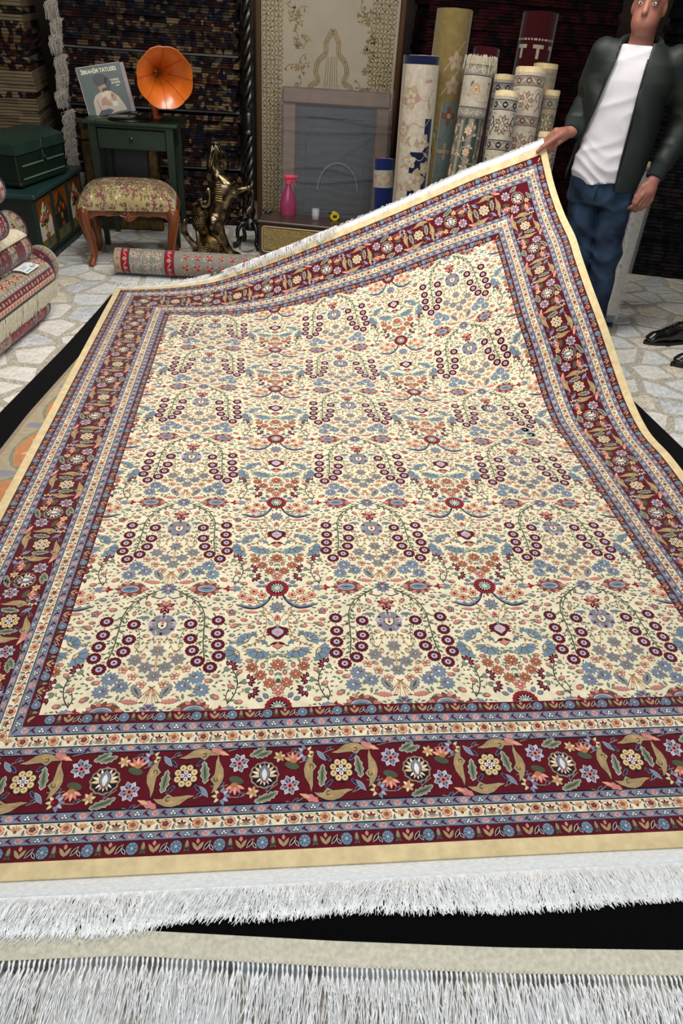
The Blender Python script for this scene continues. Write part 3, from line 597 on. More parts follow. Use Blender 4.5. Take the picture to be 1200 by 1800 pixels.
# ---- borders: strips drawn once along s, laid round the four sides
def guard(P, L):        # burgundy guard with blue wheels
    n = max(1, round(L / .097)); d = L / n; w_ = .030
    for k in range(n):
        x = (k + .5) * d - L / 2; P.at(x, 0, 0, 1.18)
        P.disc(0, 0, .0125, 'navy', 1, 16); P.disc(0, 0, .0112, 'blue', 2, 16); P.petals(0, 0, .0115, 8, 'navy', 3, None, .002, .18); P.disc(0, 0, .003, 'lilac', 5, 6); P.at(x + d * .25, 0, 0, 1.2)
        P.leaf(0, -.004, .017, .006, .8, 'olive', 1); P.leaf(0, -.004, .017, .006, PI - .8, 'olive', 1); P.leaf(0, .004, .015, .007, PI / 2, 'taupe', 2); P.at(x + d * .5, 0, 0, 1.2)
        P.leaf(-.005, -.001, .020, .007, 2.2, 'tan', 1); P.leaf(.005, -.001, .020, .007, .95, 'tan', 1); P.leaf(0, .008, .010, .007, PI / 2, 'pink', 2); P.at(x + d * .75, 0, 0, 1.2)
        P.leaf(-.003, 0, .022, .007, .9, 'white', 1); P.leaf(-.003, 0, .020, .005, .9, 'dark', 2); P.leaf(.005, -.004, .014, .006, 2.2, 'white', 1); P.leaf(.005, -.004, .012, .004, 2.2, 'dark', 2); P.at()
def blueband(P, L):
    n = max(2, 2 * round(L / .084)); d = L / n; w_ = .026
    P.rect(-L / 2, -.0135, L / 2, -.0120, 'dark', 1, int(L / .02) + 1); P.rect(-L / 2, .0120, L / 2, .0135, 'dark', 1, int(L / .02) + 1)
    for k in range(n):
        x = (k + .5) * d - L / 2; P.at(x, 0, 0, 1, 1)
        c = 'white' if k % 2 else 'pink'; s_ = 1 if k % 2 else -1
        P.disc(0, 0, .0088, 'blue' if k % 2 else 'lilac', 1, 10); P.disc(0, .0030 * s_, .0046, 'dark' if k % 2 else 'peach', 2, 8); P.disc(-.0038, -.003 * s_, .0044, 'dark' if k % 2 else 'peach', 2, 8); P.disc(.0038, -.003 * s_, .0044, 'dark' if k % 2 else 'peach', 2, 8)
        P.disc(0, .0030 * s_, .0031, c, 4, 7); P.disc(-.0038, -.003 * s_, .0030, c, 4, 7); P.disc(.0038, -.003 * s_, .0030, c, 4, 7)
        P.at(x + d / 2, 0); P.leaf(-.002, .003, .018, .0042, .8, 'burg', 2); P.leaf(.002, -.003, .018, .0042, -.7, 'burg', 2); P.at()
def creamband(P, L):
    n = max(4, 4 * round(L / .148)); d = L / n
    P.rect(-L / 2, -.0178, L / 2, -.0165, 'dark', 1, int(L / .02) + 1); P.rect(-L / 2, .0165, L / 2, .0178, 'dark', 1, int(L / .02) + 1)
    for k in range(n):
        x = (k + .5) * d - L / 2; q = k % 4; P.at(x, 0)
        if q == 0:
            P.petals(0, -.002, .0155, 5, 'gold', 1, 'rust', .001, .7, PI * .1, .0008, 'peach', PI * .8); P.disc(0, -.004, .004, 'brown', 3, 8)
        elif q == 2:
            P.disc(0, 0, .0165, 'red', 1, 14, .0125); P.disc(0, 0, .0155, 'ivory', 2, 14, .0112); P.petals(0, -.003, .013, 3, 'burg', 3, None, .001, .8, 0, 0, 'red', PI); P.leaf(0, -.006, .018, .006, 0, 'sage', 4, 'olive', .0006)
        else:
            P.disc(0, 0, .0135, 'red', 1, 12); P.disc(0, 0, .0124, 'peach', 2, 12, sc=.08, ns=6); P.disc(0, .0005, .008, 'brown' if q == 1 else 'rust', 3, 10, sc=.12, ns=5); P.disc(0, .001, .0038, 'dark', 4, 7); P.disc(0, .001, .0024, 'slate', 5, 6)
        P.at(x + d / 2, 0); P.disc(0, -.010, .0042, 'slate', 1, 8); P.disc(0, .011, .0036, 'olive', 1, 8); P.leaf(0, -.004, .010, .003, 1.2, 'dark', 1); P.leaf(.003, .006, .010, .003, -.6, 'burg', 1); P.at()
def mainband(P, L):
    n = max(1, round(L / .372)); d = L / n; kx = d / .372; w_ = .00031
    def scroll(x, y, rot, mir):     # curling tan leaf
        P.at(x, y, rot, 1.0, mir)
        P.fan([(-.050, -.010), (-.030, -.002), (-.012, .012), (.006, .017), (.022, .015), (.042, .006), (.056, -.008), (.042, -.005), (.030, -.006), (.018, -.019), (.004, -.010), (-.012, -.011), (-.030, -.013)], 'dark', 1, (.006, .003))
        P.fan([(-.047, -.009), (-.030, -.003), (-.012, .0105), (.006, .0155), (.022, .0135), (.041, .005), (.052, -.006), (.042, -.0042), (.029, -.0045), (.018, -.0165), (.005, -.0085), (-.012, -.0095), (-.030, -.0115)], 'tan', 2, (.006, .002)); P.curve([(.012, -.008), (.020, -.006), (.020, .001), (.013, .001)], .0016, 'dark', 4, 3)
        P.disc(.010, .005, .009, 'gold', 3, 8, .004); P.disc(-.018, 0, .006, 'rust', 3, 8, .0025); P.at()
    for k in range(n):
        x0 = (k + .5) * d - L / 2
        def A(zx, zy): return (x0 + (zx - 627) * w_ * kx, -(zy - 665) * .00032)
        # wheel of eight tan petals
        p = A(627, 652); P.at(*p); P.disc(0, 0, .0315, 'dark', 1, 40, sc=.035, ns=8); 
        for i in range(8):
            a = PI / 8 + i * PI / 4; P.disc(.0215 * math.cos(a), .0215 * math.sin(a), .0085, 'gold', 2, 9); P.disc(.0215 * math.cos(a), .0215 * math.sin(a), .0072, 'cream', 3, 9); P.disc(.0215 * math.cos(a), .0215 * math.sin(a), .003, 'rust', 4, 6)
        P.disc(0, 0, .013, 'burg', 2, 10)
        for i in range(4): a = i * PI / 2; P.disc(.0085 * math.cos(a), .0085 * math.sin(a), .0055, 'white', 4, 8); P.disc(.0085 * math.cos(a), .0085 * math.sin(a), .002, 'burg', 5, 6)
        P.disc(0, 0, .004, 'slate', 5, 6)
        for i in range(4): a = PI / 4 + i * PI / 2; P.at(*p); P.serr(.047 * math.cos(a), .047 * math.sin(a), .026, .009, a, 'navy', 1, 'lilac', .0008, 3)
        for a, r_ in (((475, 690), 1.45), ((770, 630), 1.7)): p = A(*a); P.at(*p); P.serr(0, 0, .056, .022, r_, 'sage', 2, 'white', .0015, 4); P.leaf(0, 0, .044, .006, r_, 'olive', 4)
        for a, r_, mi in (((705, 480), 0, 1), ((872, 640), -PI / 2 - .15, 1), ((565, 838), PI, 1), ((378, 665), PI / 2 - .15, 1)): p = A(*a); scroll(p[0], p[1], r_, mi)
        for a, r_ in (((868, 465), -.4), ((375, 862), 2.75)): p = A(*a); P.at(*p); P.serr(0, 0, .046, .020, r_, 'pink', 3, 'burg', .001, 3); P.leaf(.014 * math.cos(r_), .014 * math.sin(r_), .03, .008, r_, 'peach', 5)
        for a, r_ in (((478, 530), -.9), ((772, 780), -.9)): p = A(*a); P.at(*p); P.leaf(0, 0, .034, .010, r_, 'blue', 2, 'lilac', .0012)
        for a, r_ in (((355, 500), 0), ((900, 820), PI)):        # blue tulips
            p = A(*a); P.at(p[0], p[1], r_, 1.2); P.petals(0, 0, .019, 5, 'lilac', 2, 'slate', .002, .95, 1.6, .001, 'slate', 3.1); P.petals(0, 0, .018, 3, 'cream', 3, 'olive', .002, .8, -1.2, .001, None, 2.4); P.disc(0, 0, .008, 'burg', 5, 8); P.disc(.003, 0, .004, 'red', 6, 6)
        for a, r_ in (((250, 580), 0), ((1005, 725), PI)):       # pink blossoms on a green cup
            p = A(*a); P.at(p[0], p[1], r_, 1.2); P.petals(0, .003, .022, 5, 'pink', 2, 'red', .002, 1.0, .2, .001, 'peach', PI - .4); P.disc(-.002, -.006, .016, 'olive', 4, 12, .008, -.3); P.disc(.002, .004, .008, 'rust', 5, 8, .005)
        for a in ((220, 757), (1030, 565)):                       # pale blue star flowers
            p = A(*a); P.at(*p); P.petals(0, 0, .024, 8, 'lilac', 2, 'white', .004, 1.05, .3, .0012, 'slate'); P.petals(0, 0, .017, 8, 'navy', 4, None, .006, .4, .7); P.disc(.001, -.002, .010, 'pink', 5, 10, .008); P.disc(.001, -.002, .004, 'burg', 6, 7)
        for a in ((145, 525), (1138, 800)): p = A(*a); P.at(*p); P.petals(0, 0, .016, 6, 'gold', 2, 'dark', .002, .9, .2, .0008, 'cream'); P.disc(0, 0, .005, 'pink', 4, 7)
        for a, r_ in (((70, 835), .5), ((1175, 480), .5), ((20, 500), .3), ((1220, 850), .4)): p = A(*a); P.at(*p); P.serr(0, 0, .044, .018, r_, 'sage', 2, 'white', .0012, 4); P.leaf(0, 0, .030, .005, r_, 'olive', 4)
        for a in (((190, 880), (260, 890), (330, 850)), ((940, 460), (1030, 440), (1110, 435)), ((300, 580), (380, 560), (420, 590)), ((820, 740), (900, 745), (950, 735)), ((130, 740), (60, 790), (30, 830)), ((960, 830), (1050, 830), (1110, 790)), ((200, 500), (260, 490), (300, 490)), ((490, 510), (540, 490), (580, 480)), ((700, 830), (740, 815), (780, 800))):
            P.at(); P.curve([A(*q) for q in a], .0022, 'taupe', 1); P.at(*A(*a[1])); P.leaf(0, .004, .018, .006, .7, 'navy', 1, 'lilac', .0007)
        for sg in ((-1,) if k == 0 else ()) + (1,):              # lotus between the wheels
            xl = x0 + sg * d / 2; P.at(xl, -.001); P.disc(0, 0, .036, 'taupe', 1, 40, .034, sc=.05, ns=12); P.disc(0, 0, .032, 'dark', 2, 24, .030, sc=.04, ns=12)
            P.petals(0, -.002, .033, 9, 'white', 3, 'rust', .006, .85, PI * -.08, .0009, 'cream', PI * 1.16); P.petals(0, -.002, .026, 5, 'peach', 4, 'dark', .006, .8, PI + .5, .0009, 'white', PI - 1.0)
            P.leaf(0, .004, .046, .026, PI / 2, 'slate', 6, 'dark', .0012); P.leaf(0, .001, .030, .013, PI / 2, 'white', 8, 'slate', .001); P.disc(0, -.010, .005, 'peach', 9, 7)
        P.at()
    P.rect(-L / 2, -.0715, L / 2, -.0700, 'dark', 1, int(L / .02) + 1); P.rect(-L / 2, .0700, L / 2, .0715, 'dark', 1, int(L / .02) + 1)
BANDS = [(0, guard, .034), (1, blueband, .027), (2, creamband, .0365), (3, blueband, .027), (4, mainband, .144), (5, blueband, .027), (6, creamband, .0365), (7, blueband, .027), (8, guard, .034)]
for side in range(4):
    BP = Paint()
    for bi, fn, nominal in BANDS:
        horiz = side in (0, 2)
        tn = (BN[bi] + BN[bi + 1]) / 2; ts = (BS[bi] + BS[bi + 1]) / 2
        L = 2 * (FX + ts) if horiz else FY + 2 * tn
        wid = (BN[bi + 1] - BN[bi]) if horiz else (BS[bi + 1] - BS[bi])
        Q = Paint(); fn(Q, L); k = wid / nominal
        def pl(A, side=side, tn=tn, ts=ts, k=k):
            s_, t_ = A[:, 0], A[:, 1] * k
            if side == 0: x, y = s_, -tn + t_
            elif side == 2: x, y = -s_, FY + tn - t_
            elif side == 1: x, y = FX + ts - t_, s_ + FY / 2
            else: x, y = -FX - ts + t_, -s_ + FY / 2
            return np.stack([x, y, A[:, 2]], 1)
        BP.stamp(Q, pl)
    # mitre the corners
    sx = .385 / .427
    if side in (0, 2):
        # |x|-FX <= sx * t, t = -y or y-FY
        pls = [(1, sx, FX), (-1, sx, FX)] if side == 0 else [(1, -sx, FX - sx * FY), (-1, -sx, FX - sx * FY)]
    else:
        s_ = 1 if side == 1 else -1
        pls = [(-s_, -sx, -FX), (-s_, sx, -FX + sx * FY)]
    BP.clip(pls); BP.build('border_pattern', rug_map, PAL, rug)

# ---- flat woven ends and fringes
def kilim(y0, y1, name='kilim_end'):
    xs = np.linspace(-FX - BS[-1] + .004, FX + BS[-1] - .004, 110); ys = np.linspace(y0, y1, 4)
    gx, gy = np.meshgrid(xs, ys, indexing='ij'); n = gx.size
    A = rug_map(gx.ravel(), gy.ravel(), np.full(n, -.0035)); B = rug_map(gx.ravel(), gy.ravel(), np.full(n, -.0075)); V = A.tolist() + B.tolist(); F = []
    for i in range(109):
        for j in range(3):
            f = (i * 4 + j, (i + 1) * 4 + j, (i + 1) * 4 + j + 1, i * 4 + j + 1); F.append(f); F.append(tuple(n + q for q in f[::-1]))
        F += [(i * 4, n + i * 4, n + i * 4 + 4, i * 4 + 4), (i * 4 + 3, i * 4 + 7, n + i * 4 + 7, n + i * 4 + 3)]
    return mesh_from(name, V, F, None, [M_kil], rug, 180)
M_kil = mat('cotton_weave', '#F0F0EC', rough=.95, scale=90, bump=.5, bscale=300, stretch=(1, 6, 1), spec=.1)
M_cot = mat('cotton_fringe', '#F6F6F5', rough=.95, scale=60, spec=.1, sheen=.2)
M_cot2 = mat('cotton_fringe_cream', '#D8CEB2', rough=.95, scale=60, spec=.1, sheen=.2)
M_cotg = mat('cotton_fringe_grey', '#BDB4A8', rough=.95, scale=60, spec=.1)
kilim(-BN[-1] - .034, -BN[-1] + .001); kilim(FY + BN[-1] - .001, FY + BN[-1] + .040)
def strands(b, n, start, path, r=.0009, seg=5, m=0):
    """thin three sided threads: start(k) -> point, path(k, p, t) -> point"""
    for k in range(n):
        p = start(k); pts = [path(k, p, t / seg) for t in range(seg + 1)]
        b.tube(pts, [r] * seg + [r * .6], 3, m, caps=False)
rf = random.Random(5)
def near_fringe():
    n = 4600; b = MB(); XL = FX + BS[-1] - .006; y0 = -BN[-1] - .034
    xs = [-XL + 2 * XL * (k + rf.random()) / n for k in range(n)]; E = rug_map(np.array(xs), np.full(n, y0), np.full(n, -.005))
    for k in range(n):
        x = xs[k]; a = .30 * math.sin(x * 3.1) + .22 * math.sin(x * 17 + 1) + rf.gauss(0, .13) - .10; L = rf.uniform(.066, .086) * (1 + .1 * math.sin(x * 6)); bend = rf.gauss(0, .012); up = rf.uniform(0, .007); p = E[k]; pts = []
        for s in range(6):
            t = s / 5; dz = up * math.sin(PI * min(1, t * 1.2)) - .006 * t; pts.append((p[0] + math.sin(a) * L * t + bend * t * t + .003 * math.sin(7 * t + k), p[1] - math.cos(a) * L * t, max(.031, p[2] + dz)))
        b.tube(pts, [.0012] * 5 + [.0008], 3, 0, caps=False)
    tag(b.build('fringe', M_cot, rug, 180), 'white cotton fringe', kind='stuff')
near_fringe()
def far_fringe():
    n = 2000; b = MB(); XL = FX + BS[-1] - .006; y0 = FY + BN[-1] + .038
    xs = np.array([-XL + 2 * XL * (k + rf.random()) / n for k in range(n)]); E = rug_map(xs, np.full(n, y0), np.full(n, -.004)); IN = rug_map(xs, np.full(n, y0 - .06), np.full(n, .004)); NN = rug_map(xs, np.full(n, y0), np.full(n, .03))
    for k in range(n):
        e, q, nn = Vector(E[k]), Vector(IN[k]), Vector(NN[k]) - Vector(E[k]); nn.normalize(); x = xs[k]
        flop = (-.66 < x < .12) and rf.random() < .62 + .3 * math.sin(x * 55) or rf.random() < .04
        d = (q - e).normalized(); L = rf.uniform(.045, .085) if flop else rf.uniform(.05, .075); side = Vector((1, .1, .25)) * (rf.gauss(-.012, .012) - .014 * math.sin(x * 70)); pts = []
        for s in range(6):
            t = s / 5
            if flop: pts.append(e + d * (L * (t ** 1.3)) + nn * (.022 * math.sin(PI * min(1, t * .95)) + .008 + rf.uniform(0, .003)) + side * t)
            else: pts.append(e - d * (.012 * t * (1.4 - t)) + Vector((0, .01 * t, -L * .9 * t * t)) + nn * (.004 - .010 * t) + side * t)
        if e.z < .12 and not flop: pts = [e - d * (L * s / 5) + Vector((0, 0, -.004 * s / 5)) + side * (s / 5) for s in range(6)]
        b.tube([(p_.x, p_.y, max(p_.z, .006)) for p_ in pts], [.0016] * 5 + [.0012], 3, 0, caps=False)
    tag(b.build('fringe', M_cot, rug, 180), 'white cotton fringe', kind='stuff')
far_fringe()
# ================================================================== black bordered carpet under it
def build_under():
    root = thing('black_bordered_carpet', 'carpet with plain black border and knotted white fringe lying under the shown carpet', 'carpet')
    zt = .027
    ledge = [(-.62, -1.735), (.4, -1.70), (1.65, -1.585), (2.4, -1.475), (3.0, -1.405), (3.2, -1.385)]; redge = [(-.62, 1.60), (.6, 1.56), (1.39, 1.545), (1.78, 1.515), (2.4, 1.46), (3.2, 1.40)]
    nearp = [onz(a, b, zt) for a, b in ((-260, 1640), (0, 1643), (250, 1633), (600, 1652), (900, 1664), (1200, 1669), (1500, 1668))]
    def near_y(x): return float(np.interp(x, [p.x for p in nearp], [p.y for p in nearp]))
    def fn(a, b, h):   # a 0..1 across, b 0..1 along
        y0 = np.interp(-1.7 + 3.3 * a, [p.x for p in nearp], [p.y for p in nearp]); y = y0 + (3.2 - y0) * b
        xl = np.interp(y, *zip(*ledge)); xr = np.interp(y, *zip(*redge))
        return np.stack([xl + (xr - xl) * a, y, zt + h + .0015 * np.sin(9 * a + 5 * b)], 1)
    W, Lg = 3.15, 3.8; P = Paint(); bw, bl = .125 / W, .125 / Lg
    P.rect(0, 0, 1, 1, 'blk', 0, 40, 60); P.rect(bw, bl, 1 - bw, 1 - bl, 'taupe', 1, 30, 50)
    P.rect(bw + .006, bl + .006, bw + .14, 1 - bl - .006, 'under', 2, 4, 40)
    r = random.Random(9)
    for k in range(9):
        y = .09 + k * .103; P.at(bw + .045, y)
        P.disc(0, 0, .030, 'sage', 3, 14, .046); P.disc(0, 0, .026, 'orange', 4, 18, .041, sc=.05, ns=6)
        for j in range(5): a = r.uniform(0, 6.28); P.leaf(.010 * math.cos(a), .02 * math.sin(a), .016, .006, a, 'peach', 5)
        P.disc(.03, .05, .012, 'grey', 3, 10, .012); P.disc(-.02, .051, .016, 'grey', 3, 10, .007); P.at()
    pal = dict(PAL); pal['blk'] = mat('black_pile', '#070708', rough=1, scale=40, bump=.4, bscale=300, sheen=.08, spec=.05); pal['orange'] = wool('orange', '#BF8256'); pal['under'] = wool('under', '#A99A80')
    P.build('pile', fn, pal, root, .0003, 0)
    b = MB(); n = 60
    A = np.linspace(0, 1, n + 1); E = fn(A, A * 0, 0); S_ = [[(p[0], p[1], p[2] - .0005) for p in E], [(p[0], p[1] - .022, p[2] - .001) for p in E], [(p[0], p[1] - .046, p[2] - .006) for p in E]]
    V = [p for row in S_ for p in row]; F = [(j * (n + 1) + i, (j + 1) * (n + 1) + i, (j + 1) * (n + 1) + i + 1, j * (n + 1) + i + 1) for j in range(2) for i in range(n)]
    mesh_from('kilim_end', V, F, None, [mat('cotton_weave_old', '#CFC9B6', rough=.95, scale=90, bump=.6, bscale=260, spec=.1)], root, 180)
    b = MB(); rk = random.Random(2); nk = 330
    for k in range(nk):
        a = (k + .5) / nk; p = fn(np.array([a]), np.array([0.]), 0)[0]; y = p[1] - .046; x = p[0]; tw = rk.uniform(-.002, .002)
        b.tube([(x, y, .021), (x + tw, y - .006, .0205), (x + tw, y - .0145, .017)], [.0022, .0030, .0016], 5, 0)
        for j in range(7):
            L = rk.uniform(.07, .11); dx = rk.gauss(0, .016) - .01; pts = []
            for s in range(5): t = s / 4; pts.append((x + tw + dx * t + rk.gauss(0, .001), y - .013 - L * t, .016 - .010 * t + .008 * math.sin(PI * t) * rk.random()))
            b.tube(pts, .0012, 3, 0, caps=False)
    tag(b.build('fringe', M_cot, root, 180), 'knotted white cotton fringe', kind='stuff')
    b = MB(); A = np.linspace(0, 1, 41); O = np.ones(41)
    ring_ = np.concatenate([fn(A, A * 0, 0), fn(O, A, 0), fn(A[::-1], O, 0), fn(O * 0, A[::-1], 0)]); k = len(ring_)
    V = [tuple(p) for p in ring_] + [(p[0], p[1], .0) for p in ring_]
    mesh_from('edge_binding', V, [(i, (i + 1) % k, k + (i + 1) % k, k + i) for i in range(k)], None, [pal['blk']], root, None)
build_under()

# ================================================================== rolled rugs
def facing(p):   # direction from p to the camera, horizontal
    d = Vector((CAM.x - p.x, CAM.y - p.y, 0)); return d.normalized()
def rolled(name, label, cat, p0, p1, R, design, back='#B9A98A', edge='navy', group=None, turns=None, pal=None, seam=PI, fringe=None, ridge=True):
    p0, p1 = Vector(p0), Vector(p1); L = (p1 - p0).length; ax = (p1 - p0).normalized(); c = p0
    root = thing(name, label, cat, p0, 0, group)
    f = CAM - (p0 + p1) / 2; f = (f - ax * f.dot(ax)).normalized(); g = ax.cross(f)
    th = .010; turns = turns or max(2, int((R - .015) / .0125)); pitch = (R - .015) / turns if R / turns > .0125 else .0125
    pal = pal or PAL; N = 34
    def pt(a, r, b): # a angle measured from the seam
        q = a + seam; v = f * (math.cos(q) * r) + g * (math.sin(q) * r) + ax * b; return (v.x, v.y, v.z)
    V = []; F = []; M = []; K = int(turns * N)
    for i in range(K + 1):
        a = 2 * PI * i / N; r = R - pitch * a / (2 * PI); w_ = .004 * math.sin(a * 2.3 + R * 90)
        e = rnd.uniform(-.002, .002)
        V += [pt(a, r, 0 + e), pt(a, r, L + w_), pt(a, r - th, 0 + e), pt(a, r - th, L + w_)]
    for i in range(K):
        k = 4 * i; n = k + 4
        F += [(k, n, n + 1, k + 1), (k + 2, k + 3, n + 3, n + 2), (k + 1, n + 1, n + 3, k + 3), (k, k + 2, n + 2, n)]; M += [0, 1, 2, 2]
    F += [(0, 1, 3, 2)]; M += [2]
    mesh_from('rolled_sheet', V, F, M, [pal[design.base], mat('back_' + back, back, rough=.95, scale=60, bump=.3, bscale=300), pal[edge]], root, 50)
    P = Paint(); C = 2 * PI * R * .985; design(P, C, L)
    def fn(x, y, h):
        a = x / R; r = R - pitch * a / (2 * PI) + .0008 + h; q = a + seam
        ff, gg, aa = np.array(f), np.array(g), np.array(ax)
        return (np.cos(q) * r)[:, None] * ff + (np.sin(q) * r)[:, None] * gg + y[:, None] * aa
    P.clip([(1, 0, C), (-1, 0, 0), (0, 1, L), (0, -1, 0)])
    P.build('woven_pattern', fn, pal, root, .0003, .0002)
    if fringe:
        b = MB(); rr = random.Random(int(R * 1e4)); n, LL, end, a0, a1 = fringe
        for k in range(n):
            a = a0 + (a1 - a0) * rr.random(); r = R - pitch * a / (2 * PI); p = Vector(pt(a, r, L if end else 0)); o = (Vector(pt(a, r + .02, L if end else 0)) - p).normalized(); l = LL * rr.uniform(.6, 1.1); s_ = 1 if end else -1
            pts = [p + ax * (s_ * l * .25 * math.sin(PI * t * .9)) + o * (.006 + .01 * t) + Vector((rr.gauss(0, .006) * t, rr.gauss(0, .006) * t, -l * t * t)) for t in (0, .33, .66, 1)]
            b.tube(pts, .0013, 3, 0, caps=False)
        tag(b.build('fringe', M_cot2, root, 180), kind='stuff')
    return root
# pattern makers for rolls: y runs along the axis
def flower(P, x, y, r, cols, h=2, n=7):
    P.at(x, y, rnd.uniform(0, 1)); P.petals(0, 0, r, n, cols[0], h, cols[1], r * .1, 1.0, 0, .0012, cols[2]); P.disc(0, 0, r * .45, cols[0], h + 1, 10); P.disc(0, 0, r * .3, cols[1], h + 3, 8); P.disc(0, 0, r * .18, cols[2], h + 4, 8); P.at()
def scrolls(P, x0, x1, y0, y1, col, cols, d=.11, wd=.004, fr=.020, lf='sage', seed=1):
    r = random.Random(seed); nx = max(1, round((x1 - x0) / d)); ny = max(1, round((y1 - y0) / d)); dx, dy = (x1 - x0) / nx, (y1 - y0) / ny
    for i in range(nx):
        for j in range(ny):
            cx, cy = x0 + (i + .5) * dx, y0 + (j + .5) * dy; s = 1 if (i + j) % 2 else -1; q = min(dx, dy)
            P.at(cx, cy, 0, 1, s); P.curve([(-.5 * q, -.5 * q), (-.1 * q, -.42 * q), (.3 * q, -.1 * q), (.22 * q, .28 * q), (-.12 * q, .3 * q), (-.22 * q, .02 * q)], wd, col, 1)
            for k in range(4): a = r.uniform(0, 6.28); P.leaf(.42 * q * math.cos(a), .42 * q * math.sin(a), q * .26, q * .11, a + 1, r.choice((lf, col)), 1, None)
            P.at(); flower(P, cx - .02 * q * s, cy + .06 * q, fr * r.uniform(.8, 1.1), cols)
def rowbuds(P, C, yc, w_, cols, d=None, line='dark'):
    d = d or w_ * 1.5; n = max(2, round(C / d)); d = C / n
    for k in range(n):
        x = (k + .5) * d; P.at(x, yc); P.disc(0, 0, w_ * .33, cols[0], 2, 9, sc=.14, ns=5); P.disc(0, 0, w_ * .14, cols[1], 3, 7)
        P.at(x + d / 2, yc); P.leaf(0, 0, d * .7, w_ * .2, .6 if k % 2 else -.6, cols[2], 2); P.at()
def band(P, C, y0, y1, bg, line='dark', h=0):
    n = max(8, int(C / .02)); P.rect(0, y0, C, y1, bg, h, n, 1)
    if line: P.rect(0, y0 - .002, C, y0 + .002, line, h + 1, n, 1); P.rect(0, y1 - .002, C, y1 + .002, line, h + 1, n, 1)
class D:
    def __init__(s, base, fn): s.base = base; s.fn = fn
    def __call__(s, P, C, L): s.fn(P, C, L)
XP = dict(PAL)
for k_, v_ in dict(navyd='#0E1736', blueb='#17245C', goldf='#78673F', greygreen='#5E6A66', offw='#ADA291', beige='#9C8A70', pinkb='#9A7C70', forest='#1E4A3E', wine='#3C0C12', blackb='#141312', greyb='#827E75', maroon='#5C1426', bluegrey='#5F7480', orangeb='#CC6A1E', warmw='#B9AE9D').items(): XP[k_] = wool(k_, v_)
# -- standing rolls by the back wall
def d1(P, C, L):
    band(P, C, L - .045, L, 'navyd'); band(P, C, 0, L - .045, 'offw', None)
    r = random.Random(4); P.at()
    m = C / 2
    P.rect(m - .02, .30, m + .135, .80, 'navyd', 1, 8, 10); P.rect(m + .07, .78, m + .135, 1.0, 'navyd', 1, 4, 5)
    P.rect(m - .16, 0, m - .115, L - .05, 'beige', 1, 3, 30)
    for (x, y, q, c) in ((m + .03, .62, .085, 'offw'), (m + .05, .42, .075, 'beige'), (m - .05, 1.12, .075, 'pinkb'), (m + .06, .86, .06, 'offw'), (m - .09, .93, .05, 'pinkb'), (m + .10, .70, .05, 'beige'), (m - .02, .74, .05, 'offw'), (m + .02, .30, .06, 'beige')):
        P.at(x, y, r.uniform(0, 6)); P.petals(0, 0, q, 5, c, 3, 'taupe', q * .1, 1.1, 0, .0016, 'beige'); P.petals(0, 0, q * .6, 5, 'offw', 5, 'taupe', q * .1, .9, .6, .001); P.disc(0, 0, q * .2, 'pinkb', 7, 8); P.at()
    for k in range(26): P.at(m + r.uniform(-.11, .14), r.uniform(.3, 1.25)); P.leaf(0, 0, .07, .020, r.uniform(0, 6.28), r.choice(('taupe', 'beige', 'pinkb', 'offw')), 2); P.at()
    for y in (.55, .7, .9, 1.05): P.curve([(m - .08, y), (m - .02, y + .07), (m + .06, y + .05), (m + .12, y + .12)], .005, 'taupe', 2)
rolled('standing_rug_roll', 'tall pale floral rug roll with navy top edge beside the wrapped frame', 'rug', (.62, 4.02, 0), (.605, 4.13, 1.345), .125, D('offw', d1), edge='navyd', pal=XP, group='rug rolls standing at the back')
def d2(P, C, L):
    band(P, C, 0, L, 'goldf', None); m = C / 2
    P.rect(m + .0, 0, m + .125, 1.08, 'greygreen', 1, 6, 40); P.rect(m - .003, 0, m + .003, 1.08, 'taupe', 2, 1, 40); P.rect(m + .122, 0, m + .128, 1.08, 'taupe', 2, 1, 40)
    for k, y in enumerate((.30, .55, .78, 1.0)):
        for q in (0, 1, 2, 3): P.at(m + .062, y, q * PI / 2); P.serr(.035, 0, .05, .04, 0, ('taupe', 'brown')[k % 2], 2, 'dark', .002, 2); P.at()
        P.at(m + .062, y); P.disc(0, 0, .016, 'beige', 5, 8); P.at()
    for y, s in ((.45, 1), (.80, 1)):
        P.at(m - .055, y); P.fan([(-.04, -.15), (.0, -.12), (.035, -.06), (.02, 0), (.05, .05), (.03, .11), (-.01, .13), (-.06, .10), (-.05, 0)], 'dark', 1, (0, 0)); P.fan([(-.04, -.143), (-.002, -.113), (.029, -.058), (.014, 0), (.044, .05), (.026, .104), (-.01, .123), (-.06, .094), (-.05, 0)], 'sage', 2, (0, 0)); P.disc(-.01, .03, .022, 'greygreen', 4, 10, .05); P.at()
    for y in (1.18, 1.32): P.at(m + .06, y); P.petals(0, 0, .06, 5, 'beige', 2, 'taupe', .006, .9, .4, .0018, 'pinkb'); P.curve([(-.08, -.06), (-.02, .02), (.03, .09), (.07, .12)], .008, 'taupe', 1); P.at()
rolled('standing_rug_roll', 'tall gold and grey green rug roll with cross motifs in the row of standing rolls', 'rug', (.80, 4.24, 0), (.84, 4.38, 1.60), .125, D('goldf', d2), edge='taupe', pal=XP, group='rug rolls standing at the back')
def d3(P, C, L):
    band(P, C, 0, L, 'offw', None); band(P, C, 0, L - .345, 'forest'); scrolls(P, 0, C, .25, L - .36, 'offw', ('warmw', 'taupe', 'peach'), .12, .004, .032, 'warmw', 3)
    for y in (L - .31, L - .075): band(P, C, y - .028, y + .028, 'greyb', 'dark', 1); rowbuds(P, C, y, .05, ('offw', 'taupe', 'offw'))
    scrolls(P, 0, C, L - .27, L - .11, 'taupe', ('warmw', 'red', 'gold'), .115, .003, .028, 'olive', 5)
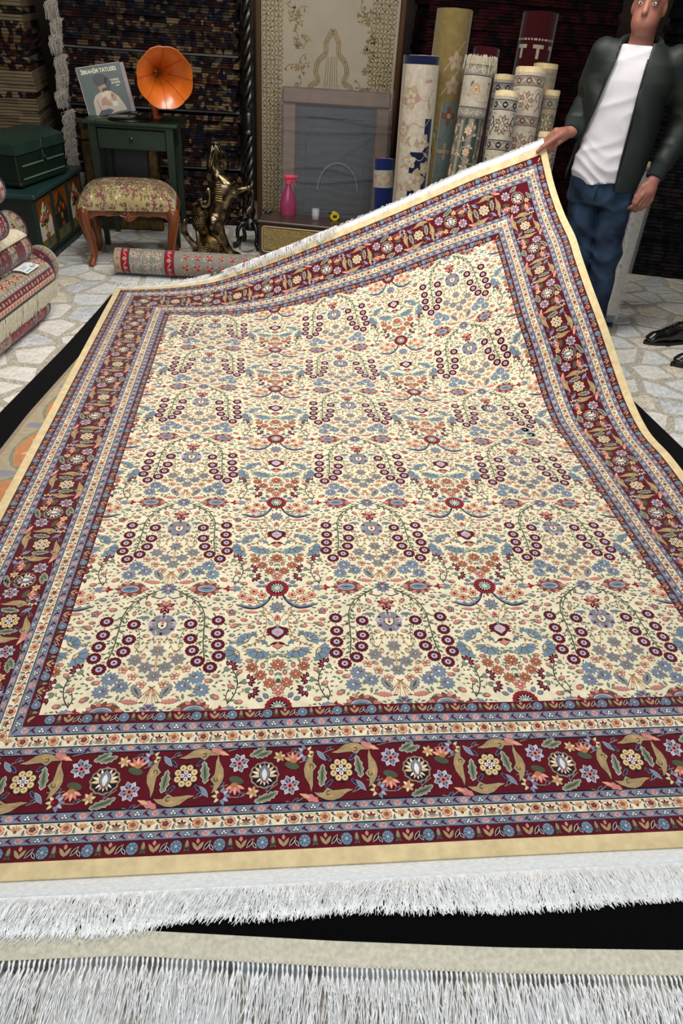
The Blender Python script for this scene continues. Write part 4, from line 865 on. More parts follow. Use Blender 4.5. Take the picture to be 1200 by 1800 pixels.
rolled('standing_rug_roll', 'ivory and forest green floral rug roll standing between gold and dark red rolls', 'rug', (.905, 3.86, 0), (.975, 4.03, 1.365), .098, D('offw', d3), edge='warmw', pal=XP, group='rug rolls standing at the back', fringe=(46, .10, True, 1.4, 4.9))
def d4(P, C, L):
    band(P, C, 0, L, 'wine', None)
    for k in range(int(L / .12)): y = .05 + k * .12; band(P, C, y, y + .03, 'maroon' if k % 2 else 'blackb', None, 1); rowbuds(P, C, y + .07, .03, ('maroon', 'navy', 'brown'))
def d9(P, C, L):
    band(P, C, 0, L, 'wine', None); m = C / 2
    for y in (L - .28, L - .60):
        for x in (m - .11, m + .02, m + .15): P.rect(x, y, x + .022, y + .085, 'offw', 1, 2, 4); P.rect(x - .030, y + .062, x + .052, y + .085, 'offw', 1, 4, 2)
    P.rect(0, L - .17, C, L - .158, 'offw', 1, 30, 1)
rolled('standing_rug_roll', 'dark wine red rug roll leaning behind the ivory and green one', 'rug', (1.03, 4.20, 0), (1.11, 4.44, 1.40), .095, D('wine', d4), edge='wine', pal=XP, group='rug rolls standing at the back')
rolled('standing_rug_roll', 'dark red rug roll with pale angular motif behind the cream patterned rolls', 'rug', (1.50, 4.60, 0), (1.55, 4.76, 1.62), .13, D('wine', lambda P, C, L: d9(P, C, L)), edge='maroon', pal=XP, group='rug rolls standing at the back')
def mk5(bgA, ink, accent, seed):
    def d5(P, C, L):
        band(P, C, 0, L, bgA, None); band(P, C, L - .03, L, 'cream', None, 1)
        for a, b, c in ((L - .105, L - .05, 'greyb'), (L - .33, L - .275, 'greyb'), (L - .56, L - .51, 'greyb')):
            band(P, C, a, b, c, ink, 1); rowbuds(P, C, (a + b) / 2, .055, (ink, bgA, bgA), .075)
        for y in (L - .19, L - .43, L - .70, L - .95):
            n = max(3, round(C / .21)); 
            for k in range(n):
                x = (k + .5) * C / n; P.at(x, y); P.petals(0, 0, .055, 10, bgA, 2, ink, .012, .8, .1, .0035, accent); P.leaf(0, -.004, .05, .03, PI / 2, bgA, 5, ink, .002); P.leaf(0, -.004, .026, .012, PI / 2, accent, 7)
                for s in (-1, 1): P.curve([(s * .07, -.06), (s * .11, -.01), (s * .09, .05), (s * .065, .02), (s * .085, -.005)], .006, ink, 2); P.curve([(s * .05, .06), (s * .08, .07), (s * .1, .06)], .004, accent, 2)
                P.at()
    return D(bgA, d5)
rolled('standing_rug_roll', 'cream rug roll with black palmettes and grey bands just behind the lifted corner', 'rug', (1.045, 3.55, 0), (1.115, 3.78, 1.205), .082, mk5('offw', 'blackb', 'taupe', 1), edge='cream', pal=XP, group='rug rolls standing at the back')
rolled('standing_rug_roll', 'cream rug roll with brown and dark red bands, tallest of the cream ones', 'rug', (1.255, 3.72, 0), (1.305, 3.98, 1.325), .105, mk5('warmw', 'brown', 'taupe', 2), edge='warmw', pal=XP, group='rug rolls standing at the back')
rolled('standing_rug_roll', 'narrow cream and grey rug roll behind the black palmette roll', 'rug', (1.215, 4.17, 0), (1.225, 4.29, 1.265), .075, mk5('offw', 'navy', 'greyb', 3), edge='cream', pal=XP, group='rug rolls standing at the back')
rolled('standing_rug_roll', 'beige rug roll with folded ivory end behind the tallest cream roll', 'rug', (1.50, 4.20, 0), (1.52, 4.34, 1.34), .09, mk5('beige', 'taupe', 'offw', 4), edge='cream', pal=XP, group='rug rolls standing at the back')
rolled('standing_rug_roll', 'short beige rug roll half hidden by the green jacket sleeve', 'rug', (1.44, 3.86, 0), (1.475, 3.98, 1.215), .06, mk5('beige', 'olive', 'offw', 5), edge='cream', pal=XP, group='rug rolls standing at the back')
rolled('standing_rug_roll', 'dark patterned rug roll standing behind the man holding the corner', 'rug', (1.33, 3.42, 0), (1.37, 3.58, 1.02), .07, mk5('taupe', 'blackb', 'brown', 6), edge='blackb', pal=XP, group='rug rolls standing at the back')
def d6(P, C, L):
    band(P, C, 0, L, 'blueb', None); band(P, C, L - .19, L - .075, 'offw', 'warmw', 1); scrolls(P, 0, C, L - .18, L - .085, 'beige', ('peach', 'rust', 'warmw'), .085, .004, .022, 'sage', 8)
rolled('small_rug_roll', 'short bright blue rug roll with ivory floral band leaning by the wrapped frame', 'rug', (.505, 4.44, 0), (.475, 4.52, .665), .083, D('blueb', d6), edge='blueb', pal=XP, fringe=(120, .12, False, 1.5, 3.0))
def d7(P, C, L):
    band(P, C, 0, L, 'warmw', None); band(P, C, 0, .07, 'navyd', None, 1); P.rect(C * .40, .22, C * .50, .95, 'navyd', 1, 6, 20); scrolls(P, C * .3, C * .6, .3, .95, 'rust', ('peach', 'taupe', 'pink'), .14, .005, .04, 'grey', 6)
rw = rolled('wrapped_rug_roll', 'pale rug roll in clear plastic standing behind the man in jeans', 'rug', (1.79, 3.02, 0), (1.86, 3.20, .86), .085, D('warmw', d7), edge='navyd', pal=XP)
rolled('patterned_rug_roll', 'dark brown patterned rug roll behind the plastic wrapped one', 'rug', (1.94, 3.36, 0), (1.98, 3.50, .90), .07, mk5('taupe', 'blackb', 'brown', 7), edge='blackb', pal=XP)
M_film = mat('clear_film', '#FFFFFF', rough=.12, var=0, alpha=.16, spec=.8, bump=.8, bscale=14)
b = MB(); b.lathe([(.097, .03), (.098, .3), (.097, .6), (.099, .905)], 28, 0, None, (0, 0, 0), False)
q_ = b.build('plastic_wrap', M_film, rw, 180); q_.rotation_euler = (Vector((.07, .18, .86))).to_track_quat('Z', 'Y').to_euler()
# -- roll lying behind the carpet's far edge
def d8(P, C, L):
    'grey ground, red bands'
    band(P, C, 0, L, 'greyb', None)
    for y0, y1, c in ((.0, .05, 'beige'), (.05, .10, 'red'), (.34, .40, 'red')): band(P, C, y0, y1, c, 'dark', 1); rowbuds(P, C, (y0 + y1) / 2, .045, ('beige', 'red' if c != 'red' else 'pink', 'pink'))
    scrolls(P, 0, C, .11, .33, 'warmw', ('pinkb', 'taupe', 'warmw'), .075, .004, .026, 'warmw', 2); P.rect(C * .30, .42, C * .33, L, 'pink', 1, 2, 20); scrolls(P, 0, C, .44, L, 'taupe', ('pink', 'taupe', 'red'), .075, .004, .024, 'warmw', 4)
rolled('floor_rug_roll', 'grey and red patterned rug roll lying on the floor behind the carpet', 'rug', (-1.43, 3.69, .088), (-.44, 3.63, .088), .088, D('greyb', d8), edge='navy', pal=XP, seam=2.6, fringe=(140, .035, True, 0, 6.2))
# -- heap of rolled rugs at the left
dv = Vector((.16, .987, 0)).normalized()
def heap(label, end, R, L, design, edge, **k):
    e = Vector(end); return rolled('heaped_rug_roll', label, 'rug', e, e - dv * L, R, design, edge=edge, pal=XP, group='rug rolls heaped at the left', **k)
def dh(edgec, bgs, inks, seed):
    def d(P, C, L):
        band(P, C, 0, L, bgs[0], None); band(P, C, 0, .018, edgec, None, 1); y = .018; i = 0; r = random.Random(seed)
        for w_ in (.035, .03, .09, .03, .035, .25, .25):
            c = bgs[i % len(bgs)]; band(P, C, y, y + w_, c, 'dark', 1)
            if w_ < .05: rowbuds(P, C, y + w_ / 2, w_, (inks[i % len(inks)], inks[(i + 1) % len(inks)], inks[(i + 2) % len(inks)]))
            else: scrolls(P, 0, C, y, y + w_, inks[i % len(inks)], (inks[(i + 1) % len(inks)], 'dark', inks[(i + 2) % len(inks)]), .075, .004, .02, inks[(i + 3) % len(inks)], seed + i)
            y += w_; i += 1
    return D(bgs[0], d)
heap('dark red rug roll with navy edge lying lowest in the heap on the marble', (-1.725, 2.86, .077), .075, 1.7, dh('navyd', ('taupe', 'maroon', 'red'), ('beige', 'navy', 'red', 'olive'), 1), 'navyd')
def dtag(P, C, L):
    m = C * .5; band(P, C, 0, L, 'beige', None); band(P, C, 0, .02, 'navyd', None, 1); P.rect(0, .02, C, .045, 'red', 1, 30, 1); rowbuds(P, C, .033, .03, ('peach', 'red', 'warmw'))
    for x0, x1, c in ((m - .105, m - .075, 'navyd'), (m - .075, m - .045, 'peach'), (m - .045, m - .005, 'maroon'), (m - .005, m + .02, 'greyb')): P.rect(x0, .02, x1, L, c, 2, 2, 60)
    for k in range(50): y = .05 + k * .033; P.at(m - .06, y); P.disc(0, 0, .010, 'red', 3, 8); P.disc(0, 0, .005, 'warmw', 4, 7); P.at(m - .025, y); P.disc(0, 0, .014, 'greyb' if k % 2 else 'red', 3, 8, .012); P.disc(0, 0, .007, 'beige', 4, 7); P.at(m + .008, y); P.disc(0, 0, .007, 'warmw', 3, 6); P.at()
    scrolls(P, m + .02, C * .8, .05, L, 'taupe', ('peach', 'dark', 'red'), .08, .004, .024, 'olive', 12)
tagged = heap('rug roll with navy border, hanging cream fringe and a white paper tag', (-1.705, 2.95, .238), .09, 1.75, D('beige', dtag), 'navyd')
def tagged_extra():
    R = .09; ax = -dv; f = CAM - (Vector((-1.705, 2.95, .238)) + ax * .87); f = (f - ax * f.dot(ax)).normalized(); g = ax.cross(f)
    def on(a, b, h): return f * (math.cos(a) * (R + h)) + g * (math.sin(a) * (R + h)) + ax * b
    up = 1 if g.z > 0 else -1
    b = MB(); r = random.Random(3)
    for k in range(1100):
        y = r.uniform(0, 1.75); p = on(-up * .98, y, .004); L = r.uniform(.075, .10)
        dd = (on(-up * 1.6, y, .004) - p).normalized(); pts = [p + dd * (L * t * .5) + Vector((0, 0, -L * (.45 * t + .35 * t * t))) + f * (.012 * math.sin(PI * t * .7)) + ax * (r.gauss(0, .006) * t) for t in (0, .3, .65, 1)]
        b.tube([tuple(v) for v in pts], .0017, 3, 0, caps=False)
    tag(b.build('fringe', M_cot2, tagged, 180), 'cream hanging fringe', kind='stuff')
    b = MB(); b.grid(lambda u, v: tuple(on(up * (.30 + .75 * u), .12 + .15 * v + .03 * u, .006)), 8, 4); b.grid(lambda u, v: tuple(on(up * (.30 + .75 * (1 - u)), .12 + .15 * v + .03 * (1 - u), .0055)), 8, 4)
    t = b.build('paper_tag', mat('tag_paper', '#D5D7D6', rough=.6, var=.04), tagged, 180); t['label'] = 'white paper tag with print'
    b = MB()
    for (u0, u1, v0, v1) in ((.12, .2, .5, .92), (.25, .32, .15, .4), (.4, .44, .5, .9), (.5, .54, .5, .85), (.6, .64, .45, .9)):
        b.grid(lambda u, v: tuple(on(up * (.30 + .75 * (u0 + (u1 - u0) * u)), .12 + .15 * (v0 + (v1 - v0) * v) + .03 * (u0 + (u1 - u0) * u), .0066)), 4, 3)
    b.build('tag_print', mat('tag_ink', '#5E9AA8', rough=.6), t, 180)
    b = MB(); b.tube([tuple(on(up * (.52 + .11 * math.cos(a)), .165 + .022 * math.sin(a), .0072)) for a in [k * .42 + .5 for k in range(13)]], .0016, 4, 0); b.build('tag_emblem', mat('tag_ink_dark', '#3F4A52', rough=.6), t, 180)
tagged_extra()
heap('beige rug roll with ivory bands lying beyond the tagged roll against the chest', (-1.865, 3.50, .118), .116, 1.9, dh('warmw', ('offw', 'beige', 'maroon'), ('taupe', 'brown', 'navy', 'red'), 5), 'warmw')
r4 = heap('rug roll with red edge and bare ivory warp end resting on the tagged roll', (-1.785, 2.90, .397), .085, 1.6, dh('maroon', ('beige', 'offw', 'maroon'), ('navy', 'taupe', 'red', 'olive'), 7), 'maroon')
def warp_end():
    R = .085; ax = -dv; f = CAM - (Vector((-1.785, 2.90, .397)) + ax * .8); f = (f - ax * f.dot(ax)).normalized(); g = ax.cross(f); up = 1 if g.z > 0 else -1
    b = MB()
    for k in range(130):
        y = .012 + k * .0125; b.tube([tuple(f * (math.cos(up * a) * (R + .004)) + g * (math.sin(up * a) * (R + .004)) + ax * (y + .02 * a)) for a in (.18, .5, .85, 1.2, 1.6)], .0068, 5, 0)
    b.build('warp_end', mat('warp_cotton', '#CFC4AC', rough=.95, scale=60, bump=.4, bscale=200), r4, 180)
warp_end()
heap('rug roll with maroon edge and cream medallions, hindmost in the heap', (-1.945, 3.30, .385), .105, 1.6, dh('maroon', ('beige', 'offw'), ('navy', 'olive', 'taupe', 'rust'), 9), 'maroon')
heap('red rug roll with navy edge and grey tag under the topmost roll', (-1.785, 2.62, .583), .085, 1.4, dh('navyd', ('maroon', 'red', 'taupe'), ('beige', 'navy', 'pink', 'lilac'), 11), 'navyd')
heap('red and white rug roll with navy edge, topmost in the heap', (-1.762, 2.62, .757), .085, 1.4, dh('navyd', ('beige', 'red', 'offw'), ('red', 'navy', 'pink', 'lilac'), 13), 'navyd')

# ================================================================== stacks of folded carpets
def mottled(name, cols, sc=(60, 6, 60), rough=.95):
    m = bpy.data.materials.new(name); m.use_nodes = True; N, L, bs = shader_surface(m); bs.inputs['Roughness'].default_value = rough; bs.inputs['Specular IOR Level'].default_value = .12
    tc = N.new('ShaderNodeTexCoord'); mp = N.new('ShaderNodeMapping'); mp.inputs['Scale'].default_value = sc; L.new(tc.outputs['Object'], mp.inputs[0])
    oi = N.new('ShaderNodeObjectInfo'); ad = N.new('ShaderNodeVectorMath'); ad.operation = 'ADD'; mu = N.new('ShaderNodeMath'); mu.operation = 'MULTIPLY'; mu.inputs[1].default_value = 90; L.new(oi.outputs['Random'], mu.inputs[0])
    L.new(mp.outputs[0], ad.inputs[0]); L.new(mu.outputs[0], ad.inputs[1])
    v = N.new('ShaderNodeTexVoronoi'); v.inputs['Scale'].default_value = 1.0; L.new(ad.outputs[0], v.inputs['Vector'])
    rp = N.new('ShaderNodeValToRGB'); rp.color_ramp.interpolation = 'CONSTANT'
    while len(rp.color_ramp.elements) < len(cols): rp.color_ramp.elements.new(.5)
    for i, c in enumerate(cols): rp.color_ramp.elements[i].position = i / len(cols); rp.color_ramp.elements[i].color = lin(c)
    sp = N.new('ShaderNodeSeparateColor'); L.new(v.outputs['Color'], sp.inputs[0]); L.new(sp.outputs[0], rp.inputs[0]); L.new(rp.outputs[0], bs.inputs['Base Color'])
    n2 = N.new('ShaderNodeTexNoise'); n2.inputs['Scale'].default_value = 160; L.new(tc.outputs['Object'], n2.inputs['Vector']); bp = N.new('ShaderNodeBump'); bp.inputs['Strength'].default_value = .5; bp.inputs['Distance'].default_value = .004; L.new(n2.outputs['Fac'], bp.inputs['Height']); L.new(bp.outputs[0], bs.inputs['Normal'])
    return m
MOT = [mottled('folded_red_navy', ['#221112', '#3A211B', '#131114', '#57442F', '#290D0F', '#18161F', '#6A5A45'], (26, 3, 16)), mottled('folded_brown', ['#2C2019', '#171211', '#534433', '#361D17', '#1C1817', '#6E604C'], (26, 3, 16)), mottled('folded_dark', ['#110F15', '#221514', '#0D0C0F', '#31251F', '#171A26', '#45392D'], (26, 3, 16)), mottled('folded_beige', ['#665946', '#70624E', '#5C4F3E', '#6A5D48'], (5, 3, 2)), mottled('folded_wine', ['#240A0D', '#2C0C10', '#16080A', '#331012', '#120A0C'], (14, 3, 10)), mottled('folded_black', ['#0B0A0C', '#121014', '#080809', '#181418', '#201A18'], (20, 3, 14))]
def folded(name, label, w_, d, t, m, group, sag=0.0, seed=0):
    """a carpet folded flat: two rounded folds facing -y, base at z=0"""
    r = random.Random(seed); root_b = MB(); n = 22
    prof = []
    for k in range(2):
        z0 = t * k / 2; rr = t / 4
        for a in range(7): q = -PI / 2 + PI * a / 6; prof.append((-math.cos(q) * rr * .9, z0 + rr + math.sin(q) * rr))
    prof = [(.0 + d, 0)] + prof + [(d, t)]
    ph = r.uniform(0, 6); am = r.uniform(.004, .012)
    def fn(u, v):
        i = min(int(v * (len(prof) - 1) + .5), len(prof) - 1); y, z = prof[i]; x = (u - .5) * w_
        wob = am * math.sin(ph + u * 7) + .004 * math.sin(u * 31 + ph)
        return (x, y + (wob if i not in (0, len(prof) - 1) else 0), z + sag * (-(2 * u - 1) ** 2 * .5))
    root_b.grid(fn, n, len(prof) - 1)
    for e in (0, 1):
        V = [fn(e, i / (len(prof) - 1)) for i in range(len(prof))]; root_b.add(V, [tuple(range(len(V)))[::(1 if e else -1)]])
    return root_b.build(name, m, None, 60)
STK = {}
def stack(x, y, rz, w_, d, z0, z1, t, choose, lab, cat, group, fringe=False, sag=0.0, shelves=(), jit=.02, seed=1):
    r = random.Random(seed); z = z0; k = 0
    while z < z1:
        tt = t * r.uniform(.85, 1.15)
        for s in shelves:
            if z < s < z + tt: z = s + .02
        mi = choose(z, r); root = thing('folded_carpet', lab(z, mi), cat, (x + r.uniform(-jit, jit), y + r.uniform(-jit, jit) * .6, z), rz + r.uniform(-.01, .01), group)
        key = (mi, w_, k % 3, sag)
        if key in STK: o = link('folded_body', STK[key].data, root); 
        else: o = folded('folded_body', '', w_, d, t, MOT[mi], None, sag, k % 3 + seed); STK[key] = o; o.parent = root
        o.scale = (1, 1, tt / t)
        if fringe and k % 3 == 1:
            b = MB()
            for q in range(320):
                p = Vector((-w_ / 2 + .012, r.uniform(-.008, .07), tt * r.uniform(.2, .8))); go = Vector((-r.uniform(.015, .10), -r.uniform(-.01, .05), 0)); L = r.uniform(.06, .13); ph = r.uniform(0, 6.3); am = r.uniform(.003, .010)
                b.tube([tuple(p + go * min(1, s * 1.6) + Vector((am * math.sin(ph + s * 7), am * math.cos(ph * 2 + s * 6), .006 * math.sin(PI * s) - L * s ** 1.7))) for s in (0, .2, .4, .6, .8, 1)], .0019, 3, 0, caps=False)
            tag(b.build('fringe', M_cotg, root, 180), kind='stuff')
        z += tt; k += 1
SH = (.43, .835, 1.205, 1.60)
stack(-1.275, 5.05, 0, 1.27, .6, .012, 1.72, .034, lambda z, r: r.choice((0, 0, 1, 2, 2)), lambda z, mi: ('red and navy' if mi == 0 else 'brown' if mi == 1 else 'nearly black') + ' mottled folded carpet ' + ('at the foot of the back shelves' if z < .43 else 'on the lowest shelf board behind the table legs' if z < .835 else 'on the shelf behind the gramophone horn' if z < 1.205 else 'on the shelf board above the gramophone'), 'carpet', 'carpets folded on the back shelves', fringe=True, shelves=SH, seed=4)
for s in SH:
    b = MB(); b.box((-1.275, 5.36, s + .009), (1.29, .62, .016), .003); tag(b.build('shelf_board', mat('grey_board', '#4A4A4C', rough=.6), None), 'thin grey shelf board between rows of folded carpets', 'shelf', 'boards of the back shelves')
stack(-2.585, 4.88, .10, .92, .6, 0, 1.75, .042, lambda z, r: (3 if (z < 1.02 or z > 1.28) else 0) if r.random() < .85 else 1, lambda z, mi: 'thick beige folded carpet in the pile behind the green chest' if mi == 3 else 'thick red brown folded carpet in the pile behind the green chest', 'carpet', 'carpets piled behind the chest', sag=0.0, jit=.008, seed=8)
stack(1.55, 5.15, 0, 1.5, .6, 0, 1.75, .042, lambda z, r: 4, lambda z, mi: 'dark wine red folded carpet stacked ' + ('low behind the standing rolls' if z < .8 else 'level with the tops of the standing rolls' if z < 1.4 else 'above the tops of the standing rolls'), 'carpet', 'wine red carpets stacked at the back', seed=12)
stack(3.0, 4.0, -.25, 1.3, .7, 0, 1.72, .05, lambda z, r: 5, lambda z, mi: 'nearly black folded carpet in the dark stack behind the man, ' + ('below knee height' if z < .5 else 'at hip height' if z < 1.0 else 'at shoulder height'), 'carpet', 'dark carpets stacked at the right', seed=15)
# ================================================================== papered wall panel
M_paper = mat('satin_wallpaper', '#9A8F7A', rough=.45, scale=4, var=.06, spec=.4)
M_goldp = mat('gold_print', '#6B5426', rough=.4, scale=30, var=.2, metal=.35)
M_brown = mat('brown_trim', '#4A2E16', rough=.4, scale=20, stretch=(1, 1, .1), bump=.1)
PX0, PX1, PY = -.455, .565, 5.0
b = MB(); b.box(((PX0 + PX1) / 2, PY + .03, .9), (PX1 - PX0, .04, 1.8)); panel = tag(b.build('wall_papered', M_paper), 'cream satin wall panel with gold damask print', kind='structure')
def damask():
    P = Paint(); r = random.Random(6)
    def foliage(x0, x1):
        y = 0
        while y < 1.8:
            for x in np.arange(x0 + .012, x1, .030):
                s = r.choice((-1, 1)); P.at(x, y, r.uniform(0, 6.28), 1, s); P.curve([(-.014, -.012), (.002, -.016), (.014, -.003), (.008, .012), (-.004, .010), (-.004, .001)], .0045, 'g', 1, 3); P.leaf(.010, .014, .020, .009, r.uniform(0, 6), 'g', 1); P.leaf(-.014, .004, .018, .008, r.uniform(0, 6), 'g', 1); P.at()
            y += .030
    foliage(PX0 + .01, PX0 + .17); foliage(PX1 - .20, PX1 - .01)
    cx = (PX0 + PX1) / 2 + .02
    for s in (-1, 1):
        P.at(cx, 1.10, 0, 1, s); pts = [(.30, -.55), (.19, -.35), (.17, -.10), (.16, -.04), (.10, .0), (.12, .06), (.10, .13), (.05, .18), (.045, .25), (0, .33)]
        P.curve(pts, .034, 'g', 1, 6); P.curve(pts, .020, 'p', 2, 6); P.curve(pts, .008, 'g', 3, 6)
        for k, (x, y) in enumerate(pts[1:-1]): P.disc(x, y, .008, 'g', 4, 8)
        for x in (.006, .022, .036): P.curve([(x, .16), (x * 1.3, .0), (x * 2, -.2)], .004, 'g', 1)
        P.at()
    for s in (-1, 1):
        for k in range(26): x = cx + s * r.uniform(.19, .33); y = r.uniform(.95, 1.75); P.at(x, y, r.uniform(0, 6)); P.curve([(-.03, -.03), (0, -.02), (.02, .01), (.005, .03)], .005, 'g', 1, 3); P.leaf(.02, .02, .03, .014, 1, 'g', 1); P.leaf(-.02, -.005, .03, .013, 2, 'g', 1); P.at()
        for y in (1.05, 1.18, 1.32, 1.5): P.at(cx + s * .26, y); P.petals(0, 0, .03, 6, 'g', 2, None, .008, .7); P.disc(0, 0, .01, 'g', 2, 8); P.at()
    P.clip([(1, 0, PX1 - .005), (-1, 0, -PX0 - .005), (0, 1, 1.78), (0, -1, -.01)])
    P.build('gold_print', lambda x, y, h: np.stack([x, PY + .0095 - h, y], 1), {'g': M_goldp, 'p': M_paper}, panel, .0003, .0004)
damask()
for n_, x in ((1, PX0 - .022), (2, PX1 + .022)):
    b = MB(); b.box((x, PY + .01, .9), (.040, .06, 1.8), .008); b.box((x, PY - .02, .9), (.016, .02, 1.8), .006); tag(b.build('trim_%d' % n_, M_brown), kind='structure')

# ---- frame in bubble wrap
def wrapped():
    root = thing('wrapped_picture', 'large framed picture in bubble wrap leaning on the gold papered wall', 'picture', (.115, 4.68, 0.004)); W, H = .83, 1.075
    Tm = Matrix.Rotation(-.155, 4, 'X')
    mfr = mat('pinkish_wood', '#5E4536', rough=.5, scale=14, stretch=(1, 1, .2)); mpic = mat('picture_grey', '#1E2229', rough=.6, scale=5, var=.3)
    for nm, c, d in (('rail', (0, 0, H - .055), (W, .05, .11)), ('rail', (0, 0, .055), (W, .05, .11)), ('stile', (-W / 2 + .055, 0, H / 2), (.11, .05, H - .22)), ('stile', (W / 2 - .055, 0, H / 2), (.11, .05, H - .22))):
        b = MB(); b.box(c, d, .012, 0, Tm); b.build(nm, mfr, root)
    b = MB(); b.box((0, .012, H / 2), (W - .2, .012, H - .2), 0, 0, Tm); b.build('picture_panel', mpic, root)
    b = MB(); x, z0, z1 = W / 2 - .19, .22, H - .19
    b.tube([Tm @ Vector(p) for p in ((-x, .0, z0), (x, .0, z0), (x, .0, z1), (-x, .0, z1))], .006, 5, 0, closed=True); b.tube([Tm @ Vector((.03 + .16 * math.cos(a), .0, .38 + .2 * math.sin(a))) for a in np.linspace(0, PI, 20)], .012, 5, 0)
    b.build('inner_line', mat('pale_line', '#454A50', rough=.5), root)
    # film: rows of fine bubbles over the front, creases, wrapped edges
    film = bpy.data.materials.new('bubble_film'); film.use_nodes = True; N, L, bs = shader_surface(film)
    bs.inputs['Base Color'].default_value = (.55, .57, .60, 1); bs.inputs['Roughness'].default_value = .14; bs.inputs['Specular IOR Level'].default_value = .8; bs.inputs['Alpha'].default_value = .10
    tc = N.new('ShaderNodeTexCoord'); mp = N.new('ShaderNodeMapping'); mp.inputs['Scale'].default_value = (95, 95, 75); L.new(tc.outputs['Object'], mp.inputs[0]); v = N.new('ShaderNodeTexVoronoi'); v.inputs['Scale'].default_value = 1; v.inputs['Randomness'].default_value = .25; L.new(mp.outputs[0], v.inputs['Vector'])
    bp = N.new('ShaderNodeBump'); bp.inputs['Strength'].default_value = .9; bp.inputs['Distance'].default_value = .01; bp.invert = True; L.new(v.outputs['Distance'], bp.inputs['Height']); L.new(bp.outputs[0], bs.inputs['Normal'])
    b = MB(); rr = random.Random(8)
    cre = [(.80, .02), (.73, -.01), (.47, .03), (.42, -.02)]
    def fn(u, v_):
        x = (u - .5) * (W + .03); z = v_ * (H + .015); y = -.034 - .004 * math.sin(9 * u + 5 * v_) * math.sin(14 * v_)
        for c, s in cre: y -= .020 * math.exp(-((v_ - c - s * math.sin(u * 5)) / .010) ** 2)
        y -= .010 * math.exp(-((v_ - .55 - .5 * (u - .5)) / .012) ** 2) * (u > .55) + .008 * math.exp(-((v_ - .62 + .75 * (u - .5)) / .010) ** 2) * (u > .5)
        return tuple(Tm @ Vector((x, y, z)))
    b.grid(fn, 50, 110)
    for sx in (-1, 1): b.grid(lambda u, v_, sx=sx: tuple(Tm @ Vector((sx * (W / 2 + .015 + .003 * math.sin(v_ * 40)), -.034 + .07 * u, v_ * (H + .015)))), 2, 30)
    b.grid(lambda u, v_: tuple(Tm @ Vector(((u - .5) * (W + .03), -.034 + .07 * v_, H + .015 + .003 * math.sin(u * 44)))), 30, 2)
    b.build('bubble_wrap', film, root, 180)
wrapped()

# ---- wooden radio with things on it
def radio():
    root = thing('vintage_radio', 'low dark wooden radio cabinet with woven gold speaker cloth', 'radio', (-.105, 4.255, 0), -.20)
    mw = mat('radio_wood', '#33201A', rough=.35, scale=20, stretch=(.1, 1, 1), coat=.3); W, Dp, H = .70, .27, .268
    b = MB(); b.box((0, 0, H / 2 + .01), (W, Dp, H - .02), .012); b.build('cabinet', mw, root)
    b = MB(); b.box((0, -.004, H - .008), (W + .015, Dp + .02, .018), .006); b.build('top', mat('radio_top', '#3A2A24', rough=.35, scale=12, stretch=(.1, 1, 1)), root)
    b = MB(); b.box((.0, -Dp / 2 - .002, H * .52), (W - .07, .010, H * .62), .004); g = b.build('speaker_cloth', mat('gold_cloth', '#6E5C34', rough=.8, scale=200, contrast=(.45, .55), col2='#94804E', stretch=(.3, 1, 1.6), bump=.5, bscale=240), root)
    b = MB(); x, z0, z1 = W / 2 - .03, H * .18, H * .86; y = -Dp / 2 - .008; pts = []
    for cx, cz, a0 in ((x - .02, z1 - .02, 0), (-x + .02, z1 - .02, 90), (-x + .02, z0 + .02, 180), (x - .02, z0 + .02, 270)):
        for k in range(5): a = math.radians(a0 + k * 22.5); pts.append((cx + .02 * math.cos(a), y, cz + .02 * math.sin(a)))
    b.tube(pts, .0038, 6, 0, closed=True); b.build('grille_rim', mat('cream_plastic', '#B9A67E', rough=.4), root)
    for sx in (-1, 1): b = MB(); b.box((sx * (W / 2 - .05), 0, .006), (.05, Dp - .06, .012), .003); b.build('foot', mw, root)
radio()
RT = .269
def sprayer():
    p = onz(506, 377, RT); root = thing('spray_bottle', 'pink plastic spray bottle standing on the radio', 'bottle', (p.x, p.y, RT), .15)
    mp = mat('pink_plastic', '#A03C62', rough=.25, var=.05, alpha=None, trans=.25, spec=.6); mh = mat('hot_pink_plastic', '#D4385C', rough=.3, var=.04)
    b = MB(); n = 24; prof = [(.058, .036, 0), (.061, .038, .008), (.061, .038, .075), (.056, .035, .11), (.040, .028, .155), (.024, .02, .19), (.016, .016, .21), (.016, .016, .222)]
    V = [(a * math.cos(2 * PI * k / n), c * math.sin(2 * PI * k / n), z) for a, c, z in prof for k in range(n)]; F = [(i * n + k, i * n + (k + 1) % n, (i + 1) * n + (k + 1) % n, (i + 1) * n + k) for i in range(len(prof) - 1) for k in range(n)] + [tuple(range(n))[::-1], tuple((len(prof) - 1) * n + k for k in range(n))]
    b.add(V, F); b.build('bottle_body', mp, root, 50)
    b = MB(); b.lathe([(.020, .215), (.020, .238), (.015, .242)], 18); b.box((.008, 0, .262), (.075, .026, .028), .009); b.box((.052, 0, .266), (.03, .018, .016), .004); b.build('spray_head', mh, root)
    b = MB(); b.tube([(.03, 0, .25), (.044, 0, .235), (.048, 0, .212), (.058, 0, .198)], [.006, .006, .005, .004], 8); b.build('trigger', mh, root)
sprayer()
def glass():
    p = onz(554, 386, RT); root = thing('tea_glass', 'clear drinking glass with dark tea standing on the radio', 'glass', (p.x, p.y, RT))
    b = MB(); b.lathe([(.026, 0), (.028, .004), (.029, .075), (.0275, .075), (.0262, .008), (.0, .007)], 24, caps=False); b.build('glass_wall', mat('clear_glass', '#E8EEF0', rough=.05, var=0, alpha=.25, spec=.9), root, 50)
    b = MB(); b.lathe([(.0255, .0085), (.0262, .022), (.0, .0221)], 24, caps=False); b.build('tea', mat('tea', '#3A140A', rough=.1), root, 60)
